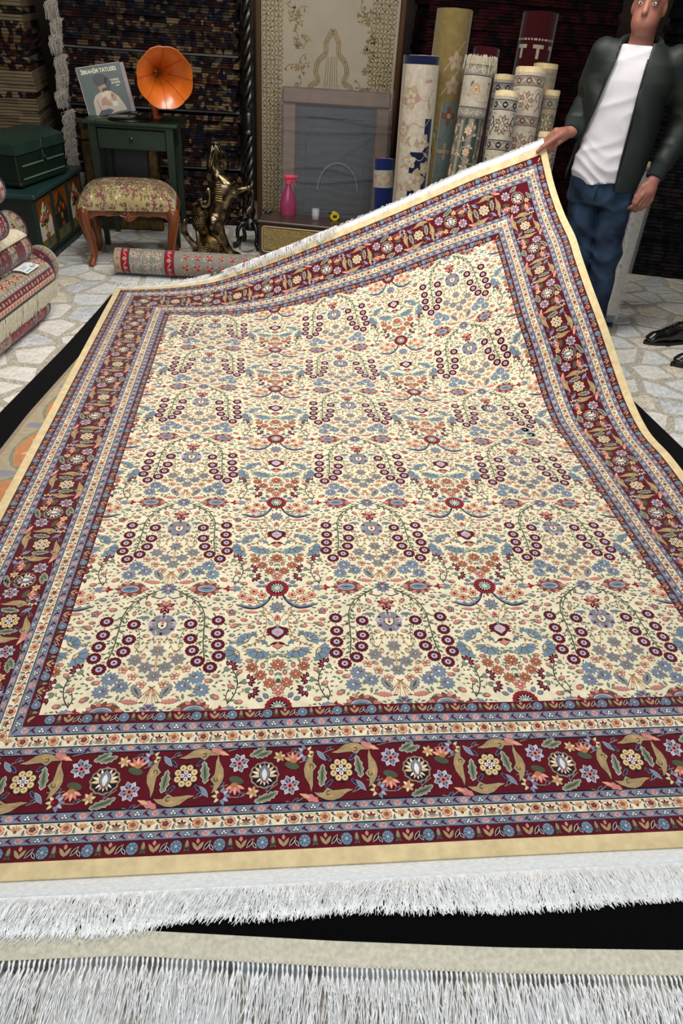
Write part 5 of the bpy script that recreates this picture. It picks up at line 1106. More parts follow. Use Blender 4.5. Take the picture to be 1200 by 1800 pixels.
glass()
def tape():
    p = onz(587, 387, RT); root = thing('tape_measure', 'yellow tape measure lying on the radio beside the glass', 'tape measure', (p.x, p.y, RT), .2)
    b = MB(); n = 20; pts = [(.036 * math.cos(a) * (1.0 if math.cos(a) < 0 else .95), .03 * math.sin(a) + .03) for a in np.linspace(0, 2 * PI, n, False)]
    Tm = Matrix.Rotation(PI / 2, 4, 'X') @ Matrix.Translation((0, 0, -.017)); b.prism(pts, 0, .034, 0, Tm); b.build('case', mat('yellow_plastic', '#C8B41A', rough=.35, var=.04), root)
    b = MB(); b.box((.034, 0, .008), (.018, .02, .010), .003); b.box((-.03, 0, .05), (.03, .028, .012), .004); b.box((0, -.0175, .03), (.03, .002, .02), .001); b.build('grip', mat('black_rubber', '#171717', rough=.6), root)
tape()
def scissors():
    p = onz(478, 372, RT); root = thing('scissors', 'black handled scissors lying at the end of the radio', 'scissors', (p.x, p.y, RT), .5)
    mh = mat('black_handle', '#0E0E0F', rough=.4); ms = mat('steel', '#A8AAAE', rough=.25, metal=1)
    for s in (-1, 1):
        b = MB(); b.tube([(-.045 + .022 * math.cos(a), s * .020 + .016 * math.sin(a), .008) for a in np.linspace(0, 2 * PI, 16, False)], .0055, 6, 0, closed=True); b.tube([(-.025, s * .014, .008), (0, s * .004, .008)], .005, 6); b.build('handle', mh, root)
        b = MB(); b.prism([(0, -s * .006), (.09, -s * .001), (0, s * .005)][::s], .005 + (.002 if s > 0 else 0), .0068 + (.002 if s > 0 else 0), 0, Matrix.Rotation(s * .12, 4, 'Z')); b.build('blade', ms, root)
scissors()

# ---- twisted black column lamp
def column():
    q = onz(440, 436); root = thing('twisted_column', 'black twisted wooden column on carved feet beside the papered panel', 'column', (q.x, q.y + .06, 0))
    mk = mat('black_lacquer', '#0A0706', rough=.34, scale=10, coat=.15, spec=.5)
    def twist(z0, z1, turns, R, r):
        b = MB(); N = int((z1 - z0) / .008)
        for ph in (0, PI): b.tube([((R) * math.cos(ph + 2 * PI * turns * k / N), R * math.sin(ph + 2 * PI * turns * k / N), z0 + (z1 - z0) * k / N) for k in range(N + 1)], r, 8)
        b.tube([(0, 0, z0), (0, 0, z1)], .012, 8); return b
    twist(.30, .80, 3.2, .017, .021).build('lower_shaft', mk, root, 180)
    twist(.95, 1.75, 5, .017, .021).build('upper_shaft', mk, root, 180)
    b = MB(); b.lathe([(.02, .78), (.036, .79), (.036, .80), (.026, .815), (.034, .83), (.040, .87), (.034, .91), (.026, .925), (.036, .94), (.036, .955), (.02, .965)], 20); b.build('collar', mk, root, 50)
    b = MB(); b.lathe([(.03, .12), (.055, .13), (.06, .16), (.045, .19), (.03, .21), (.042, .24), (.045, .27), (.032, .30), (.02, .31)], 20); b.build('base_turning', mk, root, 50)
    for k in range(4):
        a = k * PI / 2 + .5; b = MB(); pts = [Vector((x, 0, z)) for x, z in ((.03, .165), (.07, .175), (.105, .14), (.112, .09), (.10, .055), (.115, .025), (.145, .018))]
        pts = catmull(pts, 4); n = len(pts); b.tube([(p.x * math.cos(a), p.x * math.sin(a), p.z) for p in pts], [.026 - .010 * math.sin(PI * i / n) for i in range(n)], 8); b.build('foot', mk, root, 180)
    b = MB(); b.tube([(v.x, v.y, v.z) for v in catmull([(-.02, -.03, .20), (-.06, -.09, .08), (-.08, -.12, .006), (-.03, -.17, .004), (.03, -.12, .005)], 8)], .003, 5); b.build('cord', mat('black_cable', '#0C0C0C', rough=.5), root, 180)
column()

# ================================================================== green table, gramophone, record
M_green = mat('green_paint', '#122214', rough=.4, scale=9, var=.18, col2='#1B301E', contrast=(.25, .9), spec=.5, bump=.06)
M_teal = mat('teal_paint', '#183231', rough=.42, scale=7, col2='#24423F', contrast=(.2, .9), bump=.08)
TX, TY, TZ = -1.352, 4.545, .838
def table():
    root = thing('green_side_table', 'dark green painted side table with one drawer behind the stool', 'table', (TX, TY, 0), -.03); H = TZ
    b = MB(); b.box((0, 0, H - .012), (.66, .46, .024), .006); b.build('table_top', M_green, root)
    b = MB(); b.box((0, .19, H - .10), (.54, .02, .15), .003); b.box((-.265, 0, H - .10), (.02, .36, .15), .003); b.box((.265, 0, H - .10), (.02, .36, .15), .003); b.box((0, -.186, H - .034), (.54, .016, .020), .002); b.build('apron', M_green, root)
    b = MB(); b.box((0, -.190, H - .112), (.47, .02, .125), .004); dr = b.build('drawer', M_green, root)
    Tm = Matrix.Translation((0, -.2, H - .105)) @ Matrix.Rotation(PI / 2, 4, 'X'); b = MB(); b.lathe([(.006, 0), (.007, .012), (.014, .018), (.015, .026), (.009, .031)], 14, 0, Tm); b.build('knob', mat('dark_knob', '#161A15', rough=.3), dr)
    for sx in (-1, 1):
        for sy in (-1, 1):
            b = MB(); x, y = sx * .265, sy * .18; V = []
            for z, k in ((0, .017), (H - .19, .026), (H - .026, .026)): V += [(x + a * k, y + c * k, z) for a, c in ((-1, -1), (1, -1), (1, 1), (-1, 1))]
            b.add(V, [(3, 2, 1, 0)] + [(i * 4 + k, i * 4 + (k + 1) % 4, i * 4 + 4 + (k + 1) % 4, i * 4 + 4 + k) for i in range(2) for k in range(4)] + [(8, 9, 10, 11)]); b.build('leg', M_green, root, 30)
table()
def gramophone():
    root = thing('gramophone', 'gramophone with orange petal horn on the green table', 'gramophone', (TX + .17, TY + .02, TZ), .0)
    mo = mat('orange_enamel', '#C4611A', rough=.3, scale=5, var=.15, coat=.4, spec=.6); mk = mat('black_deck', '#101010', rough=.35, var=.05); mi = mat('orange_dark_paint', '#A84A12', rough=.35)
    # platter deck at the left of the base
    b = MB(); b.lathe([(.148, 0.0), (.15, .006), (.145, .012)], 40, 0, Matrix.Translation((-.20, -.10, 0))); b.build('deck', mk, root, 40)
    b = MB(); b.lathe([(.138, .0125), (.140, .017), (.136, .020), (.055, .0205), (.05, .0215), (.006, .0215), (.005, .030), (.0, .030)], 44, 0, Matrix.Translation((-.20, -.10, 0)), caps=False)
    for r_ in (.075, .095, .115): b.tube([(-.20 + r_ * math.cos(a), -.10 + r_ * math.sin(a), .0206) for a in np.linspace(0, 2 * PI, 40, False)], .0008, 4, 0, closed=True)
    b.build('record', mat('vinyl', '#0B0B0C', rough=.22, spec=.7), root, 40)
    b = MB(); b.tube([(-.045, -.06, .012), (-.05, -.05, .045), (-.09, -.09, .042), (-.14, -.13, .034)], [.010, .008, .007, .009], 8); b.build('tone_arm', mk, root, 180)
    b = MB(); b.lathe([(.045, 0), (.045, .015), (.02, .02), (.02, .05)], 16, 0, Matrix.Translation((-.03, .02, 0))); b.tube([(-.03, .02, .04), (-.06, .06, .09), (-.05, .09, .16)], [.022, .020, .024], 12); b.build('horn_stem', mi, root, 180)
    # horn: flared bell, mouth towards the viewer and a little to the right and down
    # mouth centre and throat
    mc = ony(290, 138, 4.30) - Vector((TX + .17, TY + .02, TZ)); ax = (CAM - ony(290, 138, 4.30)); ax = Vector((ax.x + .9, ax.y, ax.z - 1.5)).normalized()
    s1 = ax.cross(Vector((0, 0, 1))).normalized(); s2 = s1.cross(ax); n = 64; rows = []
    prof = [(.022, -.30), (.026, -.26), (.036, -.21), (.055, -.155), (.080, -.11), (.110, -.07), (.142, -.035), (.172, -.008), (.187, .004)]
    for inner in (0, 1):
        pr = prof if not inner else [(r_ - .003, a + .002) for r_, a in prof[::-1]]
        for r_, a in pr:
            row = []
            for k in range(n):
                t = 2 * PI * k / n; e = 1 + .035 * (r_ / .187) ** 3 * abs(math.sin(t * 4)) - .02 * (r_ / .187) ** 3; drop = -.05 * ((-a) / .3) ** 2
                p = mc + ax * a + (s1 * math.cos(t) + s2 * math.sin(t)) * (r_ * e) + s2 * drop - s1 * drop * .4; row.append(tuple(p))
            rows.append(row)
    V = [v for r_ in rows for v in r_]; F = [(i * n + k, i * n + (k + 1) % n, (i + 1) * n + (k + 1) % n, (i + 1) * n + k) for i in range(len(rows) - 1) for k in range(n)]
    mesh_from('horn', V, F, None, [mo], root, 60)
    b = MB(); 
    for k in range(8):
        t = 2 * PI * k / 8; pts = []
        for r_, a in prof[3:]: drop = -.05 * ((-a) / .3) ** 2; pts.append(tuple(mc + ax * (a + .004) + (s1 * math.cos(t) + s2 * math.sin(t)) * ((r_ - .004) * (1 - .02 * (r_ / .187) ** 3)) + s2 * drop - s1 * drop * .4))
        b.tube(pts, .0016, 4)
    b.build('horn_seams', mi, root, 180)
    th = mc + ax * -.30 - s2 * .05 + s1 * .02; b = MB(); b.tube([tuple(p) for p in catmull([(-.05, .09, .15), tuple(th - ax * .03 - Vector((0, 0, .03))), tuple(th)], 6)], [.024] * 12 + [.023], 12); b.build('horn_elbow', mi, root, 180)
gramophone()
def album():
    root = thing('record_sleeve', 'record sleeve with a portrait standing on the green table', 'record sleeve', (TX - .175, TY + .045, TZ + .002))
    # leaning back, sheared by its own tilt; local x right, z up
    Tm = Matrix.Rotation(.20, 4, 'Z') @ Matrix.Rotation(-.22, 4, 'X') @ Matrix.Rotation(-.17, 4, 'Y'); S_ = .30; Tm = Tm @ Matrix.Translation((0, 0, .008))
    m0 = mat('sleeve_green', '#3A4A46', rough=.3, scale=4, var=.06, coat=.3); mw = mat('sleeve_white', '#C9C7C2', rough=.4)
    b = MB(); b.box((0, 0, S_ / 2), (S_, .004, S_), .001, 0, Tm); b.build('cover', m0, root, 30)
    b = MB(); b.box((.022, .016, S_ / 2 - .001), (S_ + .012, .006, S_ + .004), .001, 0, Tm); b.build('back_sleeves', mat('sleeve_edge', '#8F7F82', rough=.5), root, 30)
    b = MB(); b.box((-S_ / 2 - .0015, 0, S_ / 2), (.003, .005, S_), .0005, 0, Tm); b.box((0, 0, S_ + .0015), (S_, .005, .003), .0005, 0, Tm); b.build('worn_edge', mw, root, 30)
    P = Paint(); pal = {'skin': mat('print_skin', '#A9775E', rough=.35), 'hair': mat('print_hair', '#23222E', rough=.35), 'shirt': mat('print_shirt', '#B3A48F', rough=.35), 'shade': mat('print_shade', '#6B463A', rough=.35), 'cup': mat('print_cup', '#C4B497', rough=.35), 'white': mw, 'trous': mat('print_trouser', '#262B3A', rough=.35)}
    # a plain seated figure in a pale shirt, hands before the chin
    P.fan([(-.10, .0), (-.095, .09), (-.07, .125), (-.02, .145), (.04, .14), (.085, .10), (.115, .04), (.12, .012), (.05, .01), (.0, .0)], 'shirt', 1, (0, .06)); P.fan([(-.09, .0), (.0, .0), (.03, .02), (0, .035), (-.06, .03)], 'trous', 2, (-.03, .015))
    P.disc(.0, .175, .036, 'skin', 3, 18, .045); P.disc(-.012, .215, .05, 'hair', 4, 20, .034, sc=.05, ns=7); P.disc(.034, .19, .020, 'hair', 4, 12, .036); P.disc(.012, .148, .030, 'hair', 4, 14, .016); P.disc(-.03, .20, .02, 'hair', 5, 10, .026)
    for x in (-.012, .018): P.disc(x, .182, .006, 'shade', 4, 8, .003)
    P.disc(.012, .118, .040, 'cup', 6, 16, .026); P.leaf(-.02, .085, .07, .035, .9, 'skin', 5, 'shade', .001); P.leaf(.05, .10, .06, .03, 1.9, 'skin', 5, 'shade', .001); P.leaf(.0, .07, .06, .03, -.5, 'skin', 6, 'shade', .001); P.rect(.035, .045, .065, .075, 'white', 7); P.curve([(.02, .145), (.04, .12), (.06, .09)], .004, 'shade', 2); P.curve([(-.07, .1), (-.06, .05), (-.05, .02)], .004, 'shade', 2)
    P.rect(.087, .165, .112, .170, 'white', 2)
    P.build('portrait_print', lambda x, y, h: np.array([tuple(Tm @ Vector((a, -.0022 - c, q))) for a, q, c in zip(x, y, h)]), pal, root, .0002, .0003)
    def text(body, x, z, size, wd, nm):
        cu = bpy.data.curves.new(nm, 'FONT'); cu.body = body; cu.size = size; cu.extrude = .0002; cu.offset = size * .028
        to = bpy.data.objects.new(nm, cu); COL.objects.link(to); bpy.context.view_layer.update()
        me = bpy.data.meshes.new_from_object(to.evaluated_get(bpy.context.evaluated_depsgraph_get())); bpy.data.objects.remove(to); bpy.data.curves.remove(cu)
        w0 = max(v.co.x for v in me.vertices) - min(v.co.x for v in me.vertices); me.transform(Tm @ Matrix.Translation((x, -.003, z)) @ Matrix.Rotation(PI / 2, 4, 'X') @ Matrix.Diagonal((wd / w0, 1, 1, 1))); me.materials.clear(); me.materials.append(mat('sleeve_letters', '#D8D0B4', rough=.4)); link(nm, me, root)
    text('\u0130BRAH\u0130M TATLISES', -.128, .258, .034, .245, 'title_lettering'); text('YA\u015eAMAK', .055, .198, .016, .064, 'subtitle_lettering'); text('BU DE\u011e\u0130L', .062, .180, .016, .062, 'subtitle_lettering')
album()
def cable():
    b = MB(); pts = catmull([(TX - .12, TY - .12, TZ + .006), (TX - .20, TY - .18, TZ + .006), (TX - .235, TY - .236, TZ + .003), (TX - .24, TY - .243, TZ - .06), (TX - .235, TY - .243, TZ - .13), (TX - .225, TY - .215, TZ - .26), (TX - .22, TY - .2, TZ - .5)], 6); b.tube([tuple(p) for p in pts], .0025, 6)
    tag(b.build('power_cable', mat('dark_cable', '#15181A', rough=.4), None, 180), 'thin dark cable hanging over the front of the green table', 'cable')
cable()

# ---- carved frame under the table
def carved_frame():
    root = thing('ornate_frame', 'dark gilt carved picture frame leaning behind the stool', 'picture frame', (-1.545, 4.80, 0)); W, H = .58, .72; Tm = Matrix.Rotation(-.12, 4, 'X')
    mg = mat('dark_gilt', '#3A2A14', rough=.35, scale=30, col2='#6A5026', metal=.7, contrast=(.3, .8))
    for nm, cx, cz, lx, lz in (('rail', 0, .045, W, .09), ('rail', 0, H - .045, W, .09), ('stile', -W / 2 + .045, H / 2, .09, H - .18), ('stile', W / 2 - .045, H / 2, .09, H - .18)):
        b = MB(); b.box((cx, 0, cz), (lx, .035, lz), .01, 0, Tm); hor = lx > lz; n = int(max(lx, lz) / .018)
        for off in (-.036, .030):
            for k in range(n):
                t = (k + .5) / n - .5; p = Tm @ (Vector((cx + t * lx, -.020, cz + off)) if hor else Vector((cx + off, -.020, cz + t * lz))); b.lathe([(.001, -.006), (.0065, -.003), (.0065, .003), (.001, .006)], 6, 0, Matrix.Translation(p))
        b.build(nm, mg, root, 60)
    b = MB(); b.box((0, .008, H / 2), (W - .16, .008, H - .16), 0, 0, Tm); b.build('dark_picture', mat('old_picture', '#1D1510', rough=.5, scale=6, col2='#33251A'), root)
carved_frame()

# ================================================================== stool
def stool():
    root = thing('upholstered_stool', 'carved wooden stool with flowered tapestry seat', 'stool', (-1.365, 4.05, 0), .10); W, Dp = .62, .42
    mw = mat('chestnut_wood', '#5C2C10', rough=.28, scale=18, col2='#85461E', stretch=(1, 1, .15), coat=.35, bump=.05)
    def leg(sx, sy):
        x, y = sx * (W / 2 - .035), sy * (Dp / 2 - .035)
        pts = catmull([(x, y, .40), (x + sx * .022, y + sy * .018, .35), (x + sx * .018, y + sy * .014, .27), (x - sx * .004, y, .16), (x - sx * .012, y - sy * .006, .08), (x + sx * .004, y + sy * .004, .03), (x + sx * .016, y + sy * .012, .004)], 5); n = len(pts)
        rad = np.interp(np.linspace(0, 1, n), [0, .12, .3, .55, .75, .88, 1], [.038, .046, .038, .028, .023, .025, .023]); b = MB(); b.tube([tuple(p) for p in pts], list(rad), 10)
        b.tube([tuple(Vector((x + sx * .050, y + sy * .045, .34)) + Vector((0, 0, .022 * math.sin(a))) + Vector((-sx, 0, 0)) * (.012 * math.cos(a))) for a in np.linspace(0, 4.5, 10)], .006, 5); b.build('leg', mw, root, 60)
    for sx in (-1, 1):
        for sy in (-1, 1): leg(sx, sy)
    def apron(L, c, rz):
        b = MB(); n = 24
        Tm = Matrix.Translation(c) @ Matrix.Rotation(rz, 4, 'Z')
        def low(t): return .335 - .035 * math.exp(-((t - .5) / .16) ** 2) + .022 * math.sin(PI * t * 4) ** 2 * (1 if .2 < t < .8 else .3) - (.03 * (abs(t - .5) * 2) ** 6)
        V = []
        for i in range(n + 1): t = i / n; x = (t - .5) * L; V += [(x, -.012, low(t)), (x, -.012, .40 - .012 * math.cos(t * 2 * PI)), (x, .012, low(t)), (x, .012, .40 - .012 * math.cos(t * 2 * PI))]
        F = []
        for i in range(n): k = 4 * i; F += [(k, k + 4, k + 5, k + 1), (k + 2, k + 3, k + 7, k + 6), (k, k + 2, k + 6, k + 4), (k + 1, k + 5, k + 7, k + 3)]
        b.add(V, F, 0, Tm); a = b.build('apron', mw, root, 40); b = MB()
        for s in (-1, 1):
            b.tube([tuple(Tm @ Vector((s * (.02 + .12 * t + .012 * math.sin(t * 9)), -.016, .345 - .010 * math.cos(t * 5) + .02 * t))) for t in np.linspace(0, 1, 16)], .007, 6)
            for cx, r_ in ((.045, .017), (.095, .014)): b.tube([tuple(Tm @ Vector((s * cx + r_ * math.cos(q), -.017, .352 + r_ * .8 * math.sin(q)))) for q in np.linspace(0, 2 * PI, 12, False)], .0045, 5, closed=True)
        for k in range(5): q = PI * (k + .5) / 5; b.tube([tuple(Tm @ Vector((0, -.014, .368))), tuple(Tm @ Vector((.030 * math.cos(q), -.022, .368 - .05 * math.sin(q))))], [.004, .008], 6)
        b.build('carving', mw, a, 60)
    apron(W - .08, (0, -Dp / 2 + .03, 0), 0); apron(W - .08, (0, Dp / 2 - .03, 0), PI); apron(Dp - .08, (W / 2 - .03, 0, 0), PI / 2); apron(Dp - .08, (-W / 2 + .03, 0, 0), -PI / 2)
    # cushion as a superellipse dome; flowers woven on it
    def sur(x, y, h=0):
        u, v = np.clip(x / (W / 2 + .012), -1, 1), np.clip(y / (Dp / 2 + .012), -1, 1); k = np.maximum(0, (1 - np.abs(u) ** 5)) * np.maximum(0, (1 - np.abs(v) ** 4.5))
        return .400 + .122 * k ** .55 - .018 * (1 - np.abs(u) ** 2) * 0 - .012 * np.cos(np.clip(v, -1, 1) * 0) * np.abs(u) ** 2 + h
    b = MB(); N1, N2 = 44, 36
    def fn(i, j): e = lambda t: math.sin((t - .5) * PI) * .55 + (t - .5) * .9; x = e(i) * (W / 2 + .012); y = e(j) * (Dp / 2 + .012); return (x, y, float(sur(np.array(x), np.array(y))))
    b.grid(fn, N1, N2); V = b.V
    rim = [j for j in range(N1 + 1)] + [(q + 1) * (N1 + 1) + N1 for q in range(N2)] + [N2 * (N1 + 1) + N1 - 1 - q for q in range(N1)] + [(N2 - 1 - q) * (N1 + 1) for q in range(N2 - 1)]
    k0 = len(V); V += [(V[i][0] * .985, V[i][1] * .985, .375 + .0 * i) for i in rim]; k = len(rim); b.F += [(rim[(i + 1) % k], rim[i], k0 + i, k0 + (i + 1) % k) for i in range(k)]; b.M += [0] * k
    seat = b.build('seat_cushion', mat('tapestry_cloth', '#948254', rough=.9, scale=12, col2='#B2A276', bump=.4, bscale=260, sheen=.2), root, 70)
    P = Paint(); r = random.Random(21)
    pal = {'rose': mat('tap_rose', '#7A4742', rough=.9), 'rosed': mat('tap_rose_dark', '#5A3430', rough=.9), 'rosel': mat('tap_rose_light', '#A08270', rough=.9), 'leafg': mat('tap_leaf', '#5E5A30', rough=.9), 'brn': mat('tap_brown', '#6A5434', rough=.9), 'crm': mat('tap_cream', '#CFC49C', rough=.9)}
    K = []
    for i in range(3600):
        x, y = r.uniform(-.305, .305), r.uniform(-.21, .21); big = i < 110; q = r.uniform(.020, .032) if big else r.uniform(.008, .016)
        if any((x - a) ** 2 + (y - c) ** 2 < (q * .62 + d) ** 2 for a, c, d in K): continue
        K.append((x, y, q * .62)); P.at(x, y, r.uniform(0, 6))
        if big: P.petals(0, 0, q, 6, 'rose', 1, 'rosed', .002, 1.1, 0, .0012, 'rosel'); P.petals(0, 0, q * .6, 5, 'rosel', 3, 'rosed', .001, 1, .5, .001, 'rose'); P.disc(0, 0, q * .2, 'rosed', 5, 7)
        elif r.random() < .5: P.curve([(-q, -q * .6), (0, -q * .4), (q * .6, q * .2), (0, q * .6), (-q * .3, q * .1)], .003, r.choice(('leafg', 'brn')), 1, 3); P.leaf(q * .5, q * .4, q, q * .5, .6, 'leafg', 1)
        else: P.leaf(0, 0, q * 1.8, q * .8, 0, r.choice(('leafg', 'brn', 'rosel', 'crm')), 1); P.leaf(q * .5, q * .3, q * 1.3, q * .5, 1.2, r.choice(('leafg', 'brn')), 1)
        P.at()
    P.build('tapestry_flowers', lambda x, y, h: np.stack([x, y, sur(x, y, h + .0009)], 1), pal, seat, .0003, .0004)
    # flowers on the upright sides of the cushion
    P = Paint(); hw, hd = W / 2 + .012, Dp / 2 + .012; per = 4 * (hw + hd)
    for i in range(260):
        x, z = r.uniform(0, per), r.uniform(.382, .425); q = r.uniform(.008, .017); P.at(x, z, r.uniform(0, 6))
        if i % 4 == 0: P.petals(0, 0, q * 1.2, 5, 'rose', 1, 'rosed', .001, 1, 0, .001, 'rosel')
        else: P.leaf(0, 0, q * 2, q * .8, 0, ('leafg', 'brn', 'rosel')[i % 3], 1)
        P.at()
    P.clip([(0, 1, .44), (0, -1, -.378)])
    def side(x, z, h):
        x = x % per; out = np.zeros((len(x), 3)); k = .985 + .015 * np.clip((z - .375) / .025, 0, 1); e = h + .0012
        for a, b_, fx in ((0, 2 * hw, lambda t: (t - hw, 0 * t - hd * k_ - e_)), (2 * hw, 2 * hw + 2 * hd, lambda t: (0 * t + hw * k_ + e_, t - 2 * hw - hd)), (2 * hw + 2 * hd, 4 * hw + 2 * hd, lambda t: (hw - (t - 2 * hw - 2 * hd), 0 * t + hd * k_ + e_)), (4 * hw + 2 * hd, per + 1, lambda t: (0 * t - hw * k_ - e_, hd - (t - 4 * hw - 2 * hd)))):
            m = (x >= a) & (x < b_); k_, e_ = k[m], e[m]; u, v = fx(x[m]); out[m, 0] = u; out[m, 1] = v
        out[:, 2] = z; return out
    P.F, P.C = zip(*[(f, c) for f, c in zip(P.F, P.C) if len({int(P.P[i][0] // (2 * hw) * 0 + ((P.P[i][0] % per) >= 2 * hw) + ((P.P[i][0] % per) >= 2 * hw + 2 * hd) + ((P.P[i][0] % per) >= 4 * hw + 2 * hd)) for i in f}) == 1])
    P.build('tapestry_flowers', side, pal, seat, .0003, .0003)
stool()

# ================================================================== green chests
def obox(b, c, d, T, bev=.006): b.box(c, d, bev, 0, T)
def chest():
    root = thing('painted_chest', 'teal green chest with painted flower panels standing against the left', 'chest', (-2.165, 4.30, 0), math.radians(-5)); Lg, Dp, H = .96, .52, .46   # long side along y, front faces +x
    b = MB(); b.box((0, 0, .04 + (H - .07) / 2), (Dp, Lg, H - .07), .004); b.box((0, 0, .02), (Dp + .03, Lg + .03, .045), .008); b.build('body', mat('dark_green_board', '#12201C', rough=.45, scale=8, var=.2), root)
    b = MB(); b.box((0, 0, H - .015), (Dp + .06, Lg + .06, .032), .008); b.build('lid', M_teal, root)
    fx = Dp / 2; n = 3; pw = Lg / n
    dark = mat('panel_green', '#152420', rough=.45); pal = {'orange': mat('panel_ochre', '#8A4E12', rough=.4, scale=26, col2='#5A3010', contrast=(.35, .65)), 'cream': mat('panel_cream', '#B8B09A', rough=.45), 'night': mat('panel_night', '#15171F', rough=.45), 'red': mat('panel_red', '#A3301A', rough=.4), 'yellow': mat('panel_yellow', '#A5821E', rough=.4), 'leaf': mat('panel_leaf', '#1E3A1E', rough=.4), 'olive': mat('panel_olive', '#5A5420', rough=.45), 'vase': mat('panel_vase', '#33424A', rough=.4)}
    for k in range(n):
        y0 = -Lg / 2 + k * pw + .028; y1 = y0 + pw - .05; cy = (y0 + y1) / 2; z0, z1 = .075, H - .055
        for nm, c, d in (('panel_frame', (fx + .004, y0 - .012, (z0 + z1) / 2), (.014, .022, z1 - z0 + .03)), ('panel_frame', (fx + .004, y1 + .012, (z0 + z1) / 2), (.014, .022, z1 - z0 + .03))): b = MB(); b.box(c, d, .003); b.build(nm, dark, root)
        P = Paint(); bg = 'cream' if k % 2 == 0 else 'night'; w2 = (y1 - y0) / 2; P.rect(-w2, z0, w2, z1, 'orange', 0)
        P.fan([(-w2 * .86, z0 + .05), (-w2 * .86, z1 - .15), (-w2 * .55, z1 - .10), (-w2 * .2, z1 - .055), (0, z1 - .02), (w2 * .2, z1 - .055), (w2 * .55, z1 - .10), (w2 * .86, z1 - .15), (w2 * .86, z0 + .05)], bg, 1, (0, .2)); P.rect(-w2, z0, w2, z0 + .07, 'olive', 2)
        P.fan([(-.03, z0 + .02), (.03, z0 + .02), (.022, z0 + .05), (.04, z0 + .10), (-.04, z0 + .10), (-.022, z0 + .05)], 'vase', 3, (0, z0 + .06)); r = random.Random(k + 40)
        for i in range(34): a = r.uniform(.2, PI - .2); q = r.uniform(.03, .105); P.leaf(q * math.cos(a) * .9, z0 + .14 + q * math.sin(a) * 1.3, .04, .014, a + r.uniform(-.5, .5), 'leaf', 3)
        for x, z, q, c in ((0, .13, .028, 'red'), (-.005, .185, .026, 'yellow'), (-.05, .235, .026, 'red'), (.045, .24, .030, 'red'), (0, .265, .02, 'red')): P.at(x, z + .035); P.petals(0, 0, q, 6, c, 5, None, .002, 1.1); P.disc(0, 0, q * .7, c, 5, 9); P.disc(0, 0, q * .25, 'yellow' if c == 'red' else 'red', 7, 6); P.at()
        P.build('painted_panel', lambda x, y, h, cy=cy: np.stack([fx + .0015 + h, cy + x, y], 1), pal, root, .0003, .0003)
    b = MB(); b.tube([(fx + .015, -Lg / 6 - .01, .27), (fx + .022, -Lg / 6 + .01, .272), (fx + .015, -Lg / 6 + .03, .275)], .003, 6); b.build('latch', mat('old_brass', '#8A7A50', rough=.4, metal=.8), root)
chest()
def coffer():
    a, c = onz(37, 329, .478), onz(118, 300, .478); d = (c - a); L = d.length; rz = math.atan2(d.y, d.x) - PI / 2; cen = (a + c) / 2; Dp = .36; nrm = Vector((-math.sin(rz + PI / 2), math.cos(rz + PI / 2), 0)); base = cen + nrm * (Dp / 2)
    root = thing('green_box', 'dark green wooden box with sloping lid standing on the painted chest', 'box', (base.x, base.y, .4775), rz); H = .185
    md = mat('dark_green_gloss', '#122018', rough=.35, scale=10, var=.2, coat=.2)
    b = MB(); b.box((0, 0, H / 2), (Dp, L, H), .004); b.box((0, 0, .012), (Dp + .02, L + .02, .024), .005); b.build('body', md, root)
    b = MB(); x, y = Dp / 2 + .008, L / 2 + .008; V = []
    for z, kx, ky in ((H + .002, 1, 1), (H + .065, 1, 1), (H + .10, .42, .93)): V += [(sx * x * kx, sy * y * ky, z) for sx, sy in ((-1, -1), (1, -1), (1, 1), (-1, 1))]
    b.add(V, [(3, 2, 1, 0), (8, 9, 10, 11)] + [(i * 4 + k, i * 4 + (k + 1) % 4, i * 4 + 4 + (k + 1) % 4, i * 4 + 4 + k) for i in range(2) for k in range(4)]); b.build('lid', mat('green_lid', '#1B2E26', rough=.4, scale=6, col2='#294036', contrast=(.2, .9), bump=.06), root, 20)
    mm = mat('worn_edge_paint', '#4E6656', rough=.5)
    for z, y0, y1 in ((H * .62, -L / 2 + .06, L * .02), (H * .62, L * .10, L / 2 - .02), (H * .20, -L / 2 + .05, L / 2 - .03)): b = MB(); b.box((Dp / 2 + .003, (y0 + y1) / 2, z), (.012, y1 - y0, .010), .003); b.build('moulding', mm, root)
    ms = mat('dull_steel', '#6E7472', rough=.35, metal=.9)
    b = MB(); b.box((x + .002, .02, H + .035), (.006, .028, .05), .002); b.box((Dp / 2 + .004, .02, H - .03), (.006, .018, .05), .002); b.build('hasp', ms, root)
    b = MB(); b.tube([(Dp / 2 + .012, .02, H - .03), (Dp / 2 + .016, .028, H - .05), (Dp / 2 + .012, .034, H - .062)], .004, 6); b.build('latch_pin', ms, root)
coffer()
